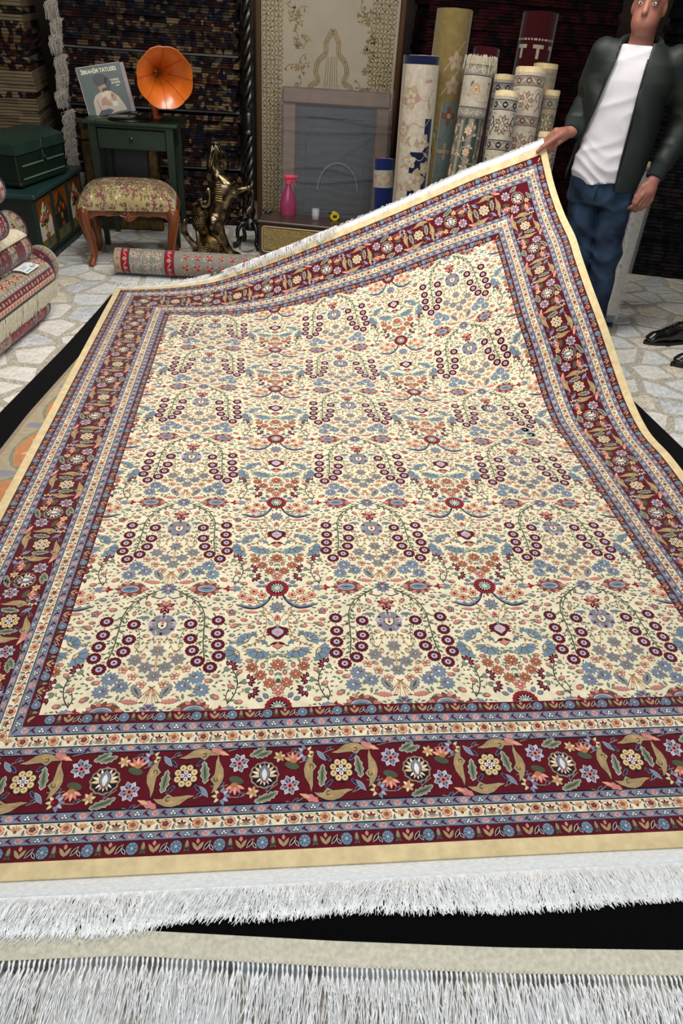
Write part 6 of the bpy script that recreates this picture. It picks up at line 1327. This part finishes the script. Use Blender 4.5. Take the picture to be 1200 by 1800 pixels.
# ================================================================== soft bodies: distance fields turned into one skin
def nets(fn, lo, hi, res):
    """surface of fn<0 inside the box lo..hi as (verts, quads)"""
    lo, hi = np.array(lo, float), np.array(hi, float); n = np.ceil((hi - lo) / res).astype(int) + 1
    ax = [lo[k] + res * np.arange(n[k]) for k in range(3)]; G = np.empty(tuple(n))
    for i in range(0, n[0], 24):
        X, Y, Z = np.meshgrid(ax[0][i:i + 24], ax[1], ax[2], indexing='ij'); G[i:i + 24] = fn(X, Y, Z)
    I = G < 0; c = [I[a:n[0] - 1 + a, b:n[1] - 1 + b, d:n[2] - 1 + d] for a in (0, 1) for b in (0, 1) for d in (0, 1)]
    s = sum(q.astype(int) for q in c); cell = (s > 0) & (s < 8); idx = np.full(cell.shape, -1); cs = np.argwhere(cell); idx[cell] = np.arange(len(cs))
    acc = np.zeros((len(cs), 3)); cnt = np.zeros(len(cs)); corners = [(a, b, d) for a in (0, 1) for b in (0, 1) for d in (0, 1)]
    for p in corners:
        for k in range(3):
            if p[k]: continue
            q = list(p); q[k] = 1; g0 = G[tuple((cs + p).T)]; g1 = G[tuple((cs + q).T)]; m = (g0 < 0) != (g1 < 0); t = np.where(m, g0 / np.where(m, g0 - g1, 1), 0)
            pos = np.array(p) + np.zeros((len(cs), 3)); pos[:, k] += t; acc += pos * m[:, None]; cnt += m
    V = lo + res * (cs + acc / cnt[:, None]); F = []
    for k in range(3):
        a, b = [(1, 2), (2, 0), (0, 1)][k]
        sl0 = [slice(1, n[q] - 1) for q in range(3)]; sl1 = list(sl0); sl0[k] = slice(0, n[k] - 1); sl1[k] = slice(1, n[k])
        A, B = I[tuple(sl0)], I[tuple(sl1)]; e = np.argwhere(A != B); off = np.array([1, 1, 1]); off[k] = 0; e = e + off; fl = I[tuple(e.T)]
        def id_(da, db): d = e.copy(); d[:, a] += da; d[:, b] += db; return idx[tuple(d.T)]
        q = np.stack([id_(-1, -1), id_(0, -1), id_(0, 0), id_(-1, 0)], 1); q = np.where(fl[:, None], q, q[:, ::-1]); F.append(q[(q >= 0).all(1)])
    return V, np.concatenate(F)
def cone(P, a, b, ra, rb):
    X, Y, Z = P; ab = [b[k] - a[k] for k in range(3)]; l2 = sum(q * q for q in ab) + 1e-12
    t = np.clip(((X - a[0]) * ab[0] + (Y - a[1]) * ab[1] + (Z - a[2]) * ab[2]) / l2, 0, 1)
    return np.sqrt((X - a[0] - t * ab[0]) ** 2 + (Y - a[1] - t * ab[1]) ** 2 + (Z - a[2] - t * ab[2]) ** 2) - (ra + (rb - ra) * t)
def ell(P, c, r, R=None):
    v = [P[k] - c[k] for k in range(3)]
    if R is not None: v = [R[k][0] * v[0] + R[k][1] * v[1] + R[k][2] * v[2] for k in range(3)]
    q = np.sqrt((v[0] / r[0]) ** 2 + (v[1] / r[1]) ** 2 + (v[2] / r[2]) ** 2); return (q - 1) * min(r)
def smin(a, b, k): h = np.clip(.5 + .5 * (b - a) / k, 0, 1); return b + (a - b) * h - k * h * (1 - h)
def chain(P, pts, rad, d=None, k=.01):
    for i in range(len(pts) - 1):
        c = cone(P, pts[i], pts[i + 1], rad[i], rad[i + 1]); d = c if d is None else smin(d, c, k)
    return d
def skin_mesh(name, parts, mats, parent, mfn=None, smooth=180):
    V = []; F = []; n = 0
    for v, f in parts: V.append(v); F.append(f + n); n += len(v)
    V = np.concatenate(V); F = np.concatenate(F); M = [0] * len(F) if mfn is None else mfn(V[F].mean(1))
    return mesh_from(name, V.tolist(), [tuple(int(i) for i in f) for f in F], M, mats, parent, smooth)

# ------------------------------------------------------------------ bronze horse
def horse():
    y0 = 4.17
    def H(zx, zy, dy=0.0): return tuple(ony(330 + zx / 7.826, 240 + zy / 7.826, y0 + dy))
    root = thing('horse_statue', 'bronze statue of a rearing horse on a rough base', 'statue', (H(420, 1690)[0], y0, 0)); o = Vector(root.location)
    S = lambda p: (p[0] - o.x, p[1] - o.y, p[2] - o.z); h = lambda *a: S(H(*a))
    mbz = mat('aged_bronze', '#18120B', rough=.24, scale=14, col2='#A08E6E', metal=.92, contrast=(.38, .72), bump=.2, bscale=90); mbd = mat('dark_bronze', '#241A0E', rough=.35, scale=40, col2='#6E5830', metal=.85, contrast=(.35, .7))
    def f(X, Y, Z):
        P = (X, Y, Z)
        d = chain(P, [h(400, 140), h(462, 255), h(528, 385), h(545, 432)], [.027, .031, .021, .019], k=.012)             # head
        d = smin(d, cone(P, h(455, 300), h(515, 410), .018, .014), .012)                                               # jaw
        for dy in (-.014, .014): d = smin(d, cone(P, h(372, 130, dy), h(385, 75, dy), .011, .003), .008)              # ears
        n = chain(P, [h(372, 150), h(335, 290), h(345, 420), h(385, 540), h(440, 650)], [.028, .030, .038, .052, .072], k=.02); d = smin(d, n, .006)
        t = chain(P, [h(482, 680), h(466, 790), h(438, 950), h(405, 1100), h(350, 1190)], [.086, .084, .070, .066, .068], k=.03); d = smin(d, t, .03)
        d = smin(d, cone(P, h(560, 690, -.03), h(520, 830, -.02), .045, .035), .03)
        for dy, a in ((-.05, ((540, 700), (640, 780), (728, 870), (735, 960), (733, 1000))), (.045, ((620, 740), (720, 735), (842, 700), (893, 760), (878, 930), (850, 985)))):
            pts = [h(x, y, dy * (1 if i else .7)) for i, (x, y) in enumerate(a)]; R = [.032, .022, .015, .011, .010, .010][:len(a)]; d = smin(d, chain(P, pts, R, k=.01), .02)
        d = smin(d, cone(P, h(733, 985, -.05), h(732, 1050, -.05), .014, .022), .006); d = smin(d, cone(P, h(850, 980, .045), h(818, 1025, .045), .014, .022), .006)
        for dy, a in ((-.05, ((350, 1180), (400, 1290), (470, 1420), (560, 1560), (600, 1640), (620, 1672))), (.05, ((330, 1190), (350, 1300), (400, 1430), (470, 1550), (520, 1640), (540, 1672)))):
            d = smin(d, chain(P, [h(x, y, dy) for x, y in a], [.066, .054, .038, .026, .019, .024], k=.02), .02)
        return d
    lo = np.array(h(40, 1700, -.16)) - .01; hi = np.array(h(930, 40, .16)) + .01; lo[1], hi[1] = -.16, .16; lo[2] = -o.z + .002
    skin_mesh('horse_body', [nets(f, lo, hi, .0065)], [mbz], root)
    b = MB(); r = random.Random(3)          # mane
    for k in range(16):
        dy = r.uniform(-.05, .04); x0 = 350 + r.uniform(-10, 30); pts = catmull([h(x0, 110 + k * 6, dy * .3), h(310 + r.uniform(-20, 10), 240 + k * 12, dy), h(295 + r.uniform(-25, 35), 380 + k * 14, dy * 1.2), h(330 + r.uniform(-40, 60), 500 + k * 11, dy * 1.3)], 5); b.tube([tuple(p) for p in pts], list(np.interp(np.linspace(0, 1, len(pts)), [0, .4, 1], [.010, .013, .003])), 6)
    for k in range(5): pts = catmull([h(390, 110, (k - 2) * .01), h(440, 150 + k * 8, -.03), h(470 + k * 6, 230, -.035)], 5); b.tube([tuple(p) for p in pts], .006, 5)
    b.build('mane', mbz, root, 180)
    b = MB(); b.lathe([(.002, 0), (.034, .0), (.036, .004), (.030, .010), (.004, .012)], 20, 0, Matrix.Translation(h(385, 88))); b.build('cap', mat('pewter', '#6A665C', rough=.3, metal=.9), root, 40)
    b = MB()                               # tail
    for k in range(9):
        q = r.uniform(-25, 25); pts = catmull([h(170, 1180, 0), h(60 + q, 1110 + k * 5, -.03), h(-40 + q, 1160, -.04 - k * .006), h(-50 + q, 1300, -.05), h(40 + q, 1440, -.05), h(130 + q * 2, 1540, -.05), h(170 + q * 4, 1665, -.06)], 6); b.tube([tuple(p) for p in pts], list(np.interp(np.linspace(0, 1, len(pts)), [0, .5, .8, 1], [.012, .011, .014, .008])), 6)
    for k in range(4): pts = catmull([h(80, 1170, -.05), h(130, 1280, -.08), h(150, 1440, -.09), h(150 + k * 45, 1660, -.1)], 6); b.tube([tuple(p) for p in pts], list(np.interp(np.linspace(0, 1, len(pts)), [0, .6, 1], [.010, .017, .010])), 6)
    b.build('tail', mbz, root, 180)
    # quilted cloth on the rump and studded rock under it
    def knobs(b, c, ru, rv, n, rad, flat=.06):
        for i in range(n):
            t = i * 2.39996; q = math.sqrt((i + .5) / n); x, y = q * ru * math.cos(t), q * rv * math.sin(t); p = Vector(h(c[0] + x, c[1] + y, 0)); p.y = -flat - .05 * math.sqrt(max(0, 1 - q * q)); b.lathe([(.001, -rad), (rad * .8, -rad * .5), (rad, 0), (rad * .8, rad * .5), (.001, rad)], 6, 0, Matrix.Translation(p))
    def cl(X, Y, Z): return smin(ell((X, Y, Z), h(190, 1130, 0), (.078, .105, .108)), ell((X, Y, Z), h(240, 1260, 0), (.05, .09, .06)), .03)
    c0 = np.array(h(190, 1150)); b = MB(); skin_mesh('saddle_cloth', [nets(cl, c0 - .14, c0 + .14, .008)], [mbd], root); knobs(b, (190, 1130), 118, 170, 90, .0062, .055); b.build('cloth_studs', mbz, root, 60)
    b = MB(); pts = catmull([h(180, 850, -.06), h(200, 960, -.075), h(270, 950, -.075), h(300, 850, -.07), h(285, 720, -.06), h(255, 760, -.06)], 6); b.tube([tuple(p) for p in pts], .012, 7); pts = catmull([h(140, 860, -.05), h(200, 900, -.06), h(260, 890, -.06)], 5); b.tube([tuple(p) for p in pts], [.004] * 4 + [.012] * 7, 7); b.build('saddle_scroll', mbz, root, 180)
    b = MB()
    for k in range(9):
        zy = 625 + k * 30; b.tube([tuple(p) for p in catmull([h(300 + k * 2, zy, -.05), h(370, zy + 8, -.098), h(450 + k * 3, zy + 6 + k * 3, -.095)], 5)], .0065, 5)
    for k in range(16): a = k / 15; b.lathe([(.001, -.009), (.009, 0), (.001, .009)], 6, 0, Matrix.Translation(h(420 + 220 * a, 560 + 90 * math.sin(a * PI) + 60 * a, -.085 + .02 * a)))
    b.build('breast_collar', mbd, root, 60)
    b = MB(); b.tube([tuple(p) for p in catmull([h(370, 190, -.04), h(385, 290, -.045), h(450, 360, -.042)], 6)], .003, 5); b.tube([tuple(p) for p in catmull([h(455, 330, -.035), h(500, 320, -.03), h(545, 330, -.02)], 6)], .003, 5); b.build('bridle', mbd, root, 180)
    def rk(X, Y, Z): return smin(ell((X, Y, Z), h(330, 1520, 0), (.12, .12, .135)), ell((X, Y, Z), (h(420, 1690)[0], 0, .0), (.185, .13, .05)), .05)
    c0 = np.array(h(330, 1560)); lo = c0 - .22; hi = c0 + .24; lo[2] = 0.0005
    V, F = nets(rk, lo, hi, .011); V[:, 2] = np.maximum(V[:, 2], 0.0); rock = skin_mesh('base_rock', [(V, F)], [mbd], root); b = MB(); knobs(b, (330, 1530), 140, 150, 110, .0065, .075); b.build('rock_studs', mbz, rock, 60)
horse()

# ------------------------------------------------------------------ shoes
M_leather = mat('black_leather', '#0A0A0B', rough=.25, scale=30, var=.2, coat=.3, bump=.12, bscale=60)
M_sole = mat('black_sole', '#0C0B0A', rough=.6)
def shoe(parent, loc, rz, name='shoe', label=None, group=None, ankle=True):
    if parent is None: root = thing(name, label, 'shoe', loc, rz, group)
    else: root = link(name, None, parent); root.location = loc; root.rotation_euler = (0, 0, rz)
    def f(X, Y, Z):
        P = (X, Y, Z); d = smin(cone(P, (.115, .004, .045), (.02, 0, .052), .036, .041), cone(P, (-.10, 0, .052), (.02, 0, .055), .036, .040), .02)
        d = smin(d, cone(P, (-.075, 0, .06), (-.08, 0, .105), .040, .042), .02); d = smin(d, cone(P, (.03, 0, .065), (-.05, 0, .095), .030, .038), .02); d = smin(d, ell(P, (.135, .004, .036), (.035, .036, .024)), .015)
        hole = cone(P, (-.078, 0, .10), (-.078, 0, .16), .032, .034); d = np.maximum(d, -hole) if ankle else d
        return np.maximum(np.maximum(d, .016 - Z), Z - .128)
    skin_mesh('upper', [nets(f, (-.16, -.06, .01), (.19, .06, .14), .005)], [M_leather], root, None, 50)
    pts = [(.168 * math.cos(a) + .010 if math.cos(a) > 0 else .145 * math.cos(a), (.047 if math.cos(a) > 0 else .040) * math.sin(a) + .002) for a in np.linspace(0, 2 * PI, 36, False)]
    b = MB(); b.prism(pts, 0, .019); b.build('sole', M_sole, root, 40)
    b = MB()
    for k in range(5): x = .055 - k * .020; z = .089 + k * .0105; b.tube([(x, -.030, z - .010), (x - .006, -.010, z + .004), (x - .010, .012, z + .004), (x - .014, .030, z - .010)], .0028, 5)
    b.build('lace', mat('lace', '#121213', rough=.8), root, 180); return root
shoe(None, (2.12, 2.735, 0), PI + .12, 'leather_shoe', 'black laced leather shoe on the marble, closer to the plastic wrapped rug roll')
shoe(None, (2.145, 2.39, 0), PI - .05, 'leather_shoe', 'black laced leather shoe on the marble, farther from the plastic wrapped rug roll')

# ------------------------------------------------------------------ the man
def man():
    q = lambda *a: np.array(ony(*a))
    rs, re, rw, rh = q(1062, 92, 2.98), q(1030, 178, 3.15), q(1003, 231, 2.985), q(977, 240, 2.96)
    ls, le, lw, lh = q(1192, 106, 2.84), q(1203, 215, 2.87), q(1150, 314, 2.79), q(1136, 346, 2.77)
    rk_, ra_ = np.array((1.465, 2.93, .48)), np.array((1.500, 2.90, .09)); lk_, la_ = np.array((1.605, 2.85, .49)), np.array((1.625, 2.80, .09))
    pel = np.array((1.510, 2.945, .92)); nk = q(1128, 66, 2.93)
    Fd = np.array((-.55, -.835, 0)); Fd /= np.linalg.norm(Fd); Ld = np.array((-Fd[1], Fd[0], 0))
    root = thing('person', 'man in a dark green jacket, white T-shirt and jeans lifting the carpet corner', 'person', (1.50, 2.86, 0)); o = np.array(root.location)
    def frame(P, zs, w_, d_, grow=0.0, e=2.3):
        X, Y, Z = P; t = np.clip((Z - pel[2]) / (nk[2] - pel[2]), -.3, 1.1); cx = pel[0] + (nk[0] - pel[0]) * t; cy = pel[1] + (nk[1] - pel[1]) * t
        a = (X - cx) * Ld[0] + (Y - cy) * Ld[1]; b = (X - cx) * Fd[0] + (Y - cy) * Fd[1]; W = np.interp(Z, zs, w_) + grow; Dd = np.interp(Z, zs, d_) + grow
        return ((np.abs(a / W) ** e + np.abs(b / Dd) ** e) ** (1 / e) - 1) * np.minimum(W, Dd), a, b
    ZS = [.80, .90, 1.0, 1.12, 1.25, 1.36, 1.44, 1.50, 1.54]; TW = [.165, .168, .165, .168, .178, .188, .178, .12, .07]; TD = [.112, .118, .120, .120, .122, .118, .10, .08, .065]
    ref = lambda f: (lambda X, Y, Z: f(X + o[0], Y + o[1], Z + o[2]))
    def mesh(f, lo, hi, res): return nets(ref(f), np.array(lo) - o, np.array(hi) - o, res)
    # --- body: head, neck, torso, arms, legs in one skin, hands finer
    hc = nk + np.array((0, 0, .12)) + Fd * .025
    hand_r, hand_l = [], []
    n0 = rug_map(np.array([FX + BS[-1] - .03, FX + BS[-1] - .03]), np.array([FY + BN[-1] - .01, FY + BN[-1] - .05]), np.array([0., 0.])); n1 = rug_map(np.array([FX + BS[-1] - .03]), np.array([FY + BN[-1] - .01]), np.array([1.])); c0 = n0[0]; nn = n1[0] - n0[0]; nn /= np.linalg.norm(nn)
    ev = rug_map(np.array([FX + BS[-1] - .03]), np.array([FY + BN[-1] + .03]), np.array([0.]))[0] - c0; ev /= np.linalg.norm(ev); eu = np.cross(ev, nn); eu /= np.linalg.norm(eu)
    out = eu if (eu @ (rw - c0)) > 0 else -eu
    base = rh
    # right hand: thumb on the pile, fingers behind the sheet
    th = [rh + (rw - rh) * .55 + nn * .018, rh + nn * .024 - ev * .012, c0 + nn * .020 + out * .018, c0 + nn * .013 - out * .016 - ev * .012]
    hand_r.append((th, [.019, .0155, .0130, .0105]))
    for k in range(4):
        s = (k - 1.5) * .022; kn = rh + ev * s * 1.0 + out * .006 + nn * (.004 - .006 * abs(k - 1)); hand_r.append(([rh * .45 + rw * .55 + ev * s * .5 - nn * .004, kn, kn * .4 + (c0 + ev * s) * .6 - nn * .026, c0 + ev * (s * .9) - nn * .026 - out * (.012 - .004 * abs(k - 1.5))], [.0175, .0148, .0118, .0098]))
    # left hand: hanging, fingers half curled towards the thigh
    dn = lh - lw; dn /= np.linalg.norm(dn); acr = -np.array(RGT) + Fd * .35; acr -= dn * (acr @ dn); acr /= np.linalg.norm(acr); inn = np.cross(dn, acr); inn = inn if inn @ np.array(FWD) > 0 else -inn
    for k in range(4):
        s = (1.5 - k) * .0225; L = (1.05, 1.12, 1.05, .85)[k]; kn = lh + acr * s + dn * .004; m1 = kn + dn * (.040 * L) + inn * .012 + acr * .006; m2 = m1 + dn * (.022 * L) + inn * .020 + acr * .004; tp = m2 + dn * (.008 * L) + inn * .020
        hand_l.append(([lw * .5 + lh * .5 + acr * s * .6, kn, m1, m2, tp], [.0180, .0142, .0120, .0108, .0092]))
    hand_l.append(([lw * .75 + lh * .25 + acr * .018, lw * .4 + lh * .6 + acr * .042 + inn * .01, lh + acr * .050 + dn * .018 + inn * .018, lh + acr * .050 + dn * .045 + inn * .022], [.021, .0165, .0132, .0105]))
    def hand(fing, wr, kn, ar):
        def f(X, Y, Z):
            P = (X, Y, Z); d = cone(P, wr + (wr - kn) * .8, wr, .031, .029)
            d = smin(d, cone(P, wr, kn * .65 + wr * .35, .029, .032), .015)
            pal = None
            for pts, rad in fing: c = chain(P, pts[:2], rad[:2]); pal = c if pal is None else smin(pal, c, .012)
            d = smin(d, pal, .014)
            for pts, rad in fing: d = smin(d, chain(P, pts[1:], rad[1:], k=.004), .004)
            return d
        return f
    RM = np.stack([Ld, Fd, np.array((0, 0, 1.))])
    def body(X, Y, Z):
        P = (X, Y, Z); d, a, b = frame(P, ZS, TW, TD, -.02); d = np.maximum(d, np.maximum(.86 - Z, Z - 1.50))
        d = smin(d, cone(P, nk + np.array((0, .0, -.06)) - Fd * .01, hc + np.array((0, 0, -.05)) - Fd * .02, .062, .056), .03)
        d = smin(d, ell(P, hc + np.array((0, 0, .03)) - Fd * .012, (.076, .097, .105), RM), .02); d = smin(d, ell(P, hc + np.array((0, 0, -.055)) + Fd * .030, (.063, .066, .066), RM), .03)
        d = smin(d, cone(P, hc + Fd * .084 + np.array((0, 0, .022)), hc + Fd * .104 + np.array((0, 0, -.018)), .009, .015), .012)
        for s in (-1, 1):
            d = smin(d, ell(P, hc + Ld * (.076 * s) - Fd * .006 + np.array((0, 0, -.002)), (.010, .019, .031), RM), .008)
            d = smin(d, cone(P, hc + Ld * (.018 * s) + Fd * .083 + np.array((0, 0, .040)), hc + Ld * (.050 * s) + Fd * .070 + np.array((0, 0, .040)), .010, .009), .012)
            d = np.maximum(d, -ell(P, hc + Ld * (.032 * s) + Fd * .094 + np.array((0, 0, .018)), (.015, .012, .009), RM)); d = np.minimum(d, ell(P, hc + Ld * (.032 * s) + Fd * .076 + np.array((0, 0, .018)), (.013, .013, .012), RM))
        d = smin(d, cone(P, hc + Ld * -.020 + Fd * .086 + np.array((0, 0, -.058)), hc + Ld * .020 + Fd * .086 + np.array((0, 0, -.058)), .008, .008), .007); d = smin(d, cone(P, hc + Ld * -.016 + Fd * .082 + np.array((0, 0, -.073)), hc + Ld * .016 + Fd * .082 + np.array((0, 0, -.073)), .009, .009), .007)
        for A in ((rs, re, rw), (ls, le, lw)): d = smin(d, chain(P, A, [.052, .042, .030], k=.02), .03)
        for A in ((pel - Ld * .085, rk_, ra_), (pel + Ld * .085, lk_, la_)): d = smin(d, chain(P, A, [.085, .055, .042], k=.02), .03)
        return d
    sk = mat('skin', '#8C584A', rough=.5, scale=14, col2='#9A6656', bump=.12, bscale=120, spec=.4)
    lo_ = np.minimum.reduce([rw, ra_, lw]) - .12; lo_[2] = .05; hi_ = np.maximum.reduce([ls, le, lk_, rs]) + .13; hi_[2] = 1.86
    hr = mesh(hand(hand_r, rw, rh, None), np.minimum.reduce([rh, rw, c0]) - .09, np.maximum.reduce([rh, rw, c0]) + .09, .0034); hl = mesh(hand(hand_l, lw, lh, None), np.minimum(lh, lw) - .13, np.maximum(lh, lw) + .09, .0034)
    skin_mesh('body', [mesh(body, lo_, hi_, .0085), hr, hl], [sk], root)
    def hairf(X, Y, Z):
        P = (X, Y, Z); d = ell(P, hc + np.array((0, 0, .040)) - Fd * .020, (.084, .104, .112), RM); b = (X - hc[0]) * Fd[0] + (Y - hc[1]) * Fd[1]; z = Z - hc[2]
        cut = np.minimum(b - .062, b * .5 + .03 - z * .0); return np.maximum(np.maximum(d, np.minimum(.075 - z, b - (-.005))), -z - .05 + .0 * b)
    skin_mesh('hair', [mesh(hairf, hc - .16, hc + .18, .006)], [mat('dark_hair', '#17120F', rough=.6, scale=60, bump=.6, bscale=300)], root)
    for s in (-1, 1):
        c = hc + Ld * (.032 * s) + Fd * .0772 + np.array((0, 0, .018)); V, F = mesh(lambda X, Y, Z: ell((X, Y, Z), c, (.0118, .0105, .0100), RM), c - .018, c + .018, .0019); skin_mesh('eye', [(V, F)], [mat('eye_white', '#C8BEB4', rough=.2), mat('iris', '#1A0F0A', rough=.1)], root, lambda C: (np.linalg.norm(C + o - c - Fd * .0125, axis=1) < .0062).astype(int).tolist())
        b = MB(); b.tube([tuple(hc + Ld * (s * x) + Fd * f_ + np.array((0, 0, z)) - o) for x, f_, z in ((.016, .0945, .040), (.034, .0910, .046), (.054, .0760, .041))], [.0042, .0046, .0025], 6); b.build('eyebrow', mat('dark_hair', '#17120F'), root, 180)
    # --- T-shirt
    def shirt(X, Y, Z):
        P = (X, Y, Z); d, a, b = frame(P, ZS, TW, TD, .004); low = np.clip((1.12 - Z) / .25, 0, 1)
        d = d - .009 * low * (1 - np.abs(np.sin(Z * 48 + a * 11 + 1.6 * np.sin(a * 19 + Z * 8)))) - .005 * (1 - np.abs(np.sin(Z * 17 - a * 17 + np.sin(Z * 30)))) - .007 * np.exp(-((Z - .96) / .07) ** 2) * (b > 0)
        return np.maximum(np.maximum(d, .868 + .018 * np.clip(a, -.2, .2) / .16 + .006 * np.sin(a * 25) - Z), Z - 1.515)
    skin_mesh('t_shirt', [mesh(shirt, pel + np.array((-.3, -.3, -.08)), np.array((1.85, 3.25, 1.54)), .0075)], [mat('white_cotton', '#C9C6CB', rough=.9, scale=5, var=.03, bump=.12, bscale=300, spec=.15)], root)
    # --- jacket, open in front
    def jacket(X, Y, Z):
        P = (X, Y, Z); d, a, b = frame(P, ZS, TW, TD, .034); hem = np.exp(-((Z - .885) / .03) ** 2)
        d = d - .008 * np.sin(Z * 20 + a * 26 + 1.5 * np.sin(Z * 9)) * np.clip((1.42 - Z) / .12, 0, 1) - .002 * hem
        d = np.maximum(d, Z - 1.53); d = np.maximum(d, .842 - Z)
        sl = None
        for A, ph in (((rs, re, rw + (rh - rw) * .02), .3), ((ls, le, lw), 1.1)):
            c = chain(P, A, [.074, .072, .054], k=.03); L_ = np.linalg.norm(A[2] - A[1]); t = ((X - A[1][0]) * (A[2] - A[1])[0] + (Y - A[1][1]) * (A[2] - A[1])[1] + (Z - A[1][2]) * (A[2] - A[1])[2]) / L_ ** 2
            c = c - .007 * (1 - np.abs(np.sin(Z * 26 + X * 19 + Y * 9 + ph + .8 * np.sin(Z * 40)))) * (t < .72) * np.clip((1.44 - Z) / .1, 0, 1) + .004; c = c + .007 * np.clip((t - .74) / .05, 0, 1); c = np.maximum(c, (t - .995) * L_); sl = c if sl is None else np.minimum(sl, c)
        d = smin(d, sl, .035); g = np.interp(Z, [.84, 1.0, 1.2, 1.46, 1.55], [.150, .135, .105, .078, .075]); off = np.interp(Z, [.84, 1.0, 1.2, 1.46, 1.55], [-.055, -.048, -.022, .0, .0])
        d = np.maximum(d, -np.maximum(np.abs(a - off) - g, -b - .01)); inner = frame(P, ZS, TW, TD, .006)[0]
        d = np.maximum(d, -np.maximum(inner, np.maximum(.80 - Z, Z - 1.60)))
        return d
    mj = mat('dark_green_nylon', '#0F1613', rough=.6, scale=6, col2='#171F1B', bump=.25, bscale=26, spec=.45); mr = mat('ribbed_knit', '#0E1C1C', rough=.9, scale=120, stretch=(1, 1, .05), bump=.4, bscale=200)
    def jm(C):
        Z = C[:, 2] + o[2]; W = C + o; m = (Z < .895).astype(int)
        for A in ((re, rw), (le, lw)): ab = A[1] - A[0]; t = ((W - A[0]) @ ab) / (ab @ ab); dist = np.linalg.norm(W - A[0] - np.clip(t, 0, 1)[:, None] * ab, axis=1); m |= ((t > .76) & (dist < .075)).astype(int)
        return m.tolist()
    lo2 = np.minimum.reduce([rw, lw, pel]) - .13; lo2[2] = .82; hi2 = np.maximum.reduce([rs, ls, le]) + .13; lo2[0] = min(lo2[0], 1.12)
    skin_mesh('jacket', [mesh(jacket, lo2, hi2, .0075)], [mj, mr], root, jm)
    # collar and zip along the opening
    def edge_pt(z, s):
        t = (z - pel[2]) / (nk[2] - pel[2]); cx = pel + (nk - pel) * t; g = np.interp(z, [.84, 1.0, 1.2, 1.46], [.150, .135, .105, .078]); off = np.interp(z, [.84, 1.0, 1.2, 1.46], [-.055, -.048, -.022, 0]); a = np.clip(off + s * g, -.2, .2); W = np.interp(z, ZS, TW) + .03; Dd = np.interp(z, ZS, TD) + .03
        bb = Dd * max(0, 1 - abs(a / W) ** 2.3) ** (1 / 2.3); p = cx + Ld * a + Fd * bb; return (p[0] - o[0], p[1] - o[1], z)
    for s in (-1, 1): b = MB(); b.tube([edge_pt(z, s) for z in np.linspace(.848, 1.46, 28)], .0055, 6); b.build('zip', mat('zip_metal', '#2E3230', rough=.4, metal=.7), root, 180)
    b = MB(); b.tube([tuple(nk + np.array((0, 0, -.045)) + Ld * (.098 * math.sin(f_)) + Fd * (.082 * math.cos(f_) - .005) + np.array((0, 0, .020 - .030 * math.cos(f_))) - o) for f_ in np.linspace(.75, 2 * PI - .75, 30)], .017, 8); b.build('collar', mr, root, 180)
    # --- jeans
    def jeans(X, Y, Z):
        P = (X, Y, Z); d, a, b = frame(P, [.70, .80, .90, 1.0], [.165, .172, .162, .158], [.115, .122, .115, .11], .0); d = np.maximum(d, np.maximum(.76 - Z, Z - .99)); lg = None
        for A in ((pel - Ld * .082 + np.array((0, 0, -.06)), rk_, ra_), (pel + Ld * .082 + np.array((0, 0, -.06)), lk_, la_)): c = chain(P, A, [.098, .076, .066], k=.03); lg = c if lg is None else np.minimum(lg, c)
        d = smin(d, lg, .03); d = d - .008 * (1 - np.abs(np.sin(Z * 34 + a * 12 + 1.4 * np.sin(a * 20 + Z * 12)))) * np.exp(-((Z - .50) / .18) ** 2) - .006 * (1 - np.abs(np.sin(Z * 30 - np.abs(a) * 26))) * np.exp(-((Z - .80) / .08) ** 2) - .003 * np.sin(Z * 33 + a * 17)
        return np.maximum(d, .06 - Z)
    lo3 = np.minimum.reduce([ra_, la_, pel]) - .22; lo3[2] = .04; hi3 = np.maximum.reduce([rk_, lk_, pel]) + .22; hi3[2] = 1.0
    skin_mesh('jeans', [mesh(jeans, lo3, hi3, .0075)], [mat('blue_denim', '#111A2A', rough=.85, scale=7, col2='#33475E', contrast=(.36, .78), bump=.25, bscale=380, spec=.2)], root)
    b = MB(); fr = lambda z, a, e: tuple((lambda t: pel + (nk - pel) * t + Ld * a + Fd * e - o)((z - pel[2]) / (nk[2] - pel[2])))
    b.tube([fr(.88, .0, .132), fr(.84, .0, .136), fr(.79, .0, .128)], .0035, 5); b.build('fly_seam', mat('denim_seam', '#1A2A44', rough=.9), root, 180)
    for p, k in ((ra_, 0), (la_, 1)): shoe(root, (p[0] - o[0], p[1] - o[1] - .075, 0), -PI / 2 + (.12 if k else -.05))
man()
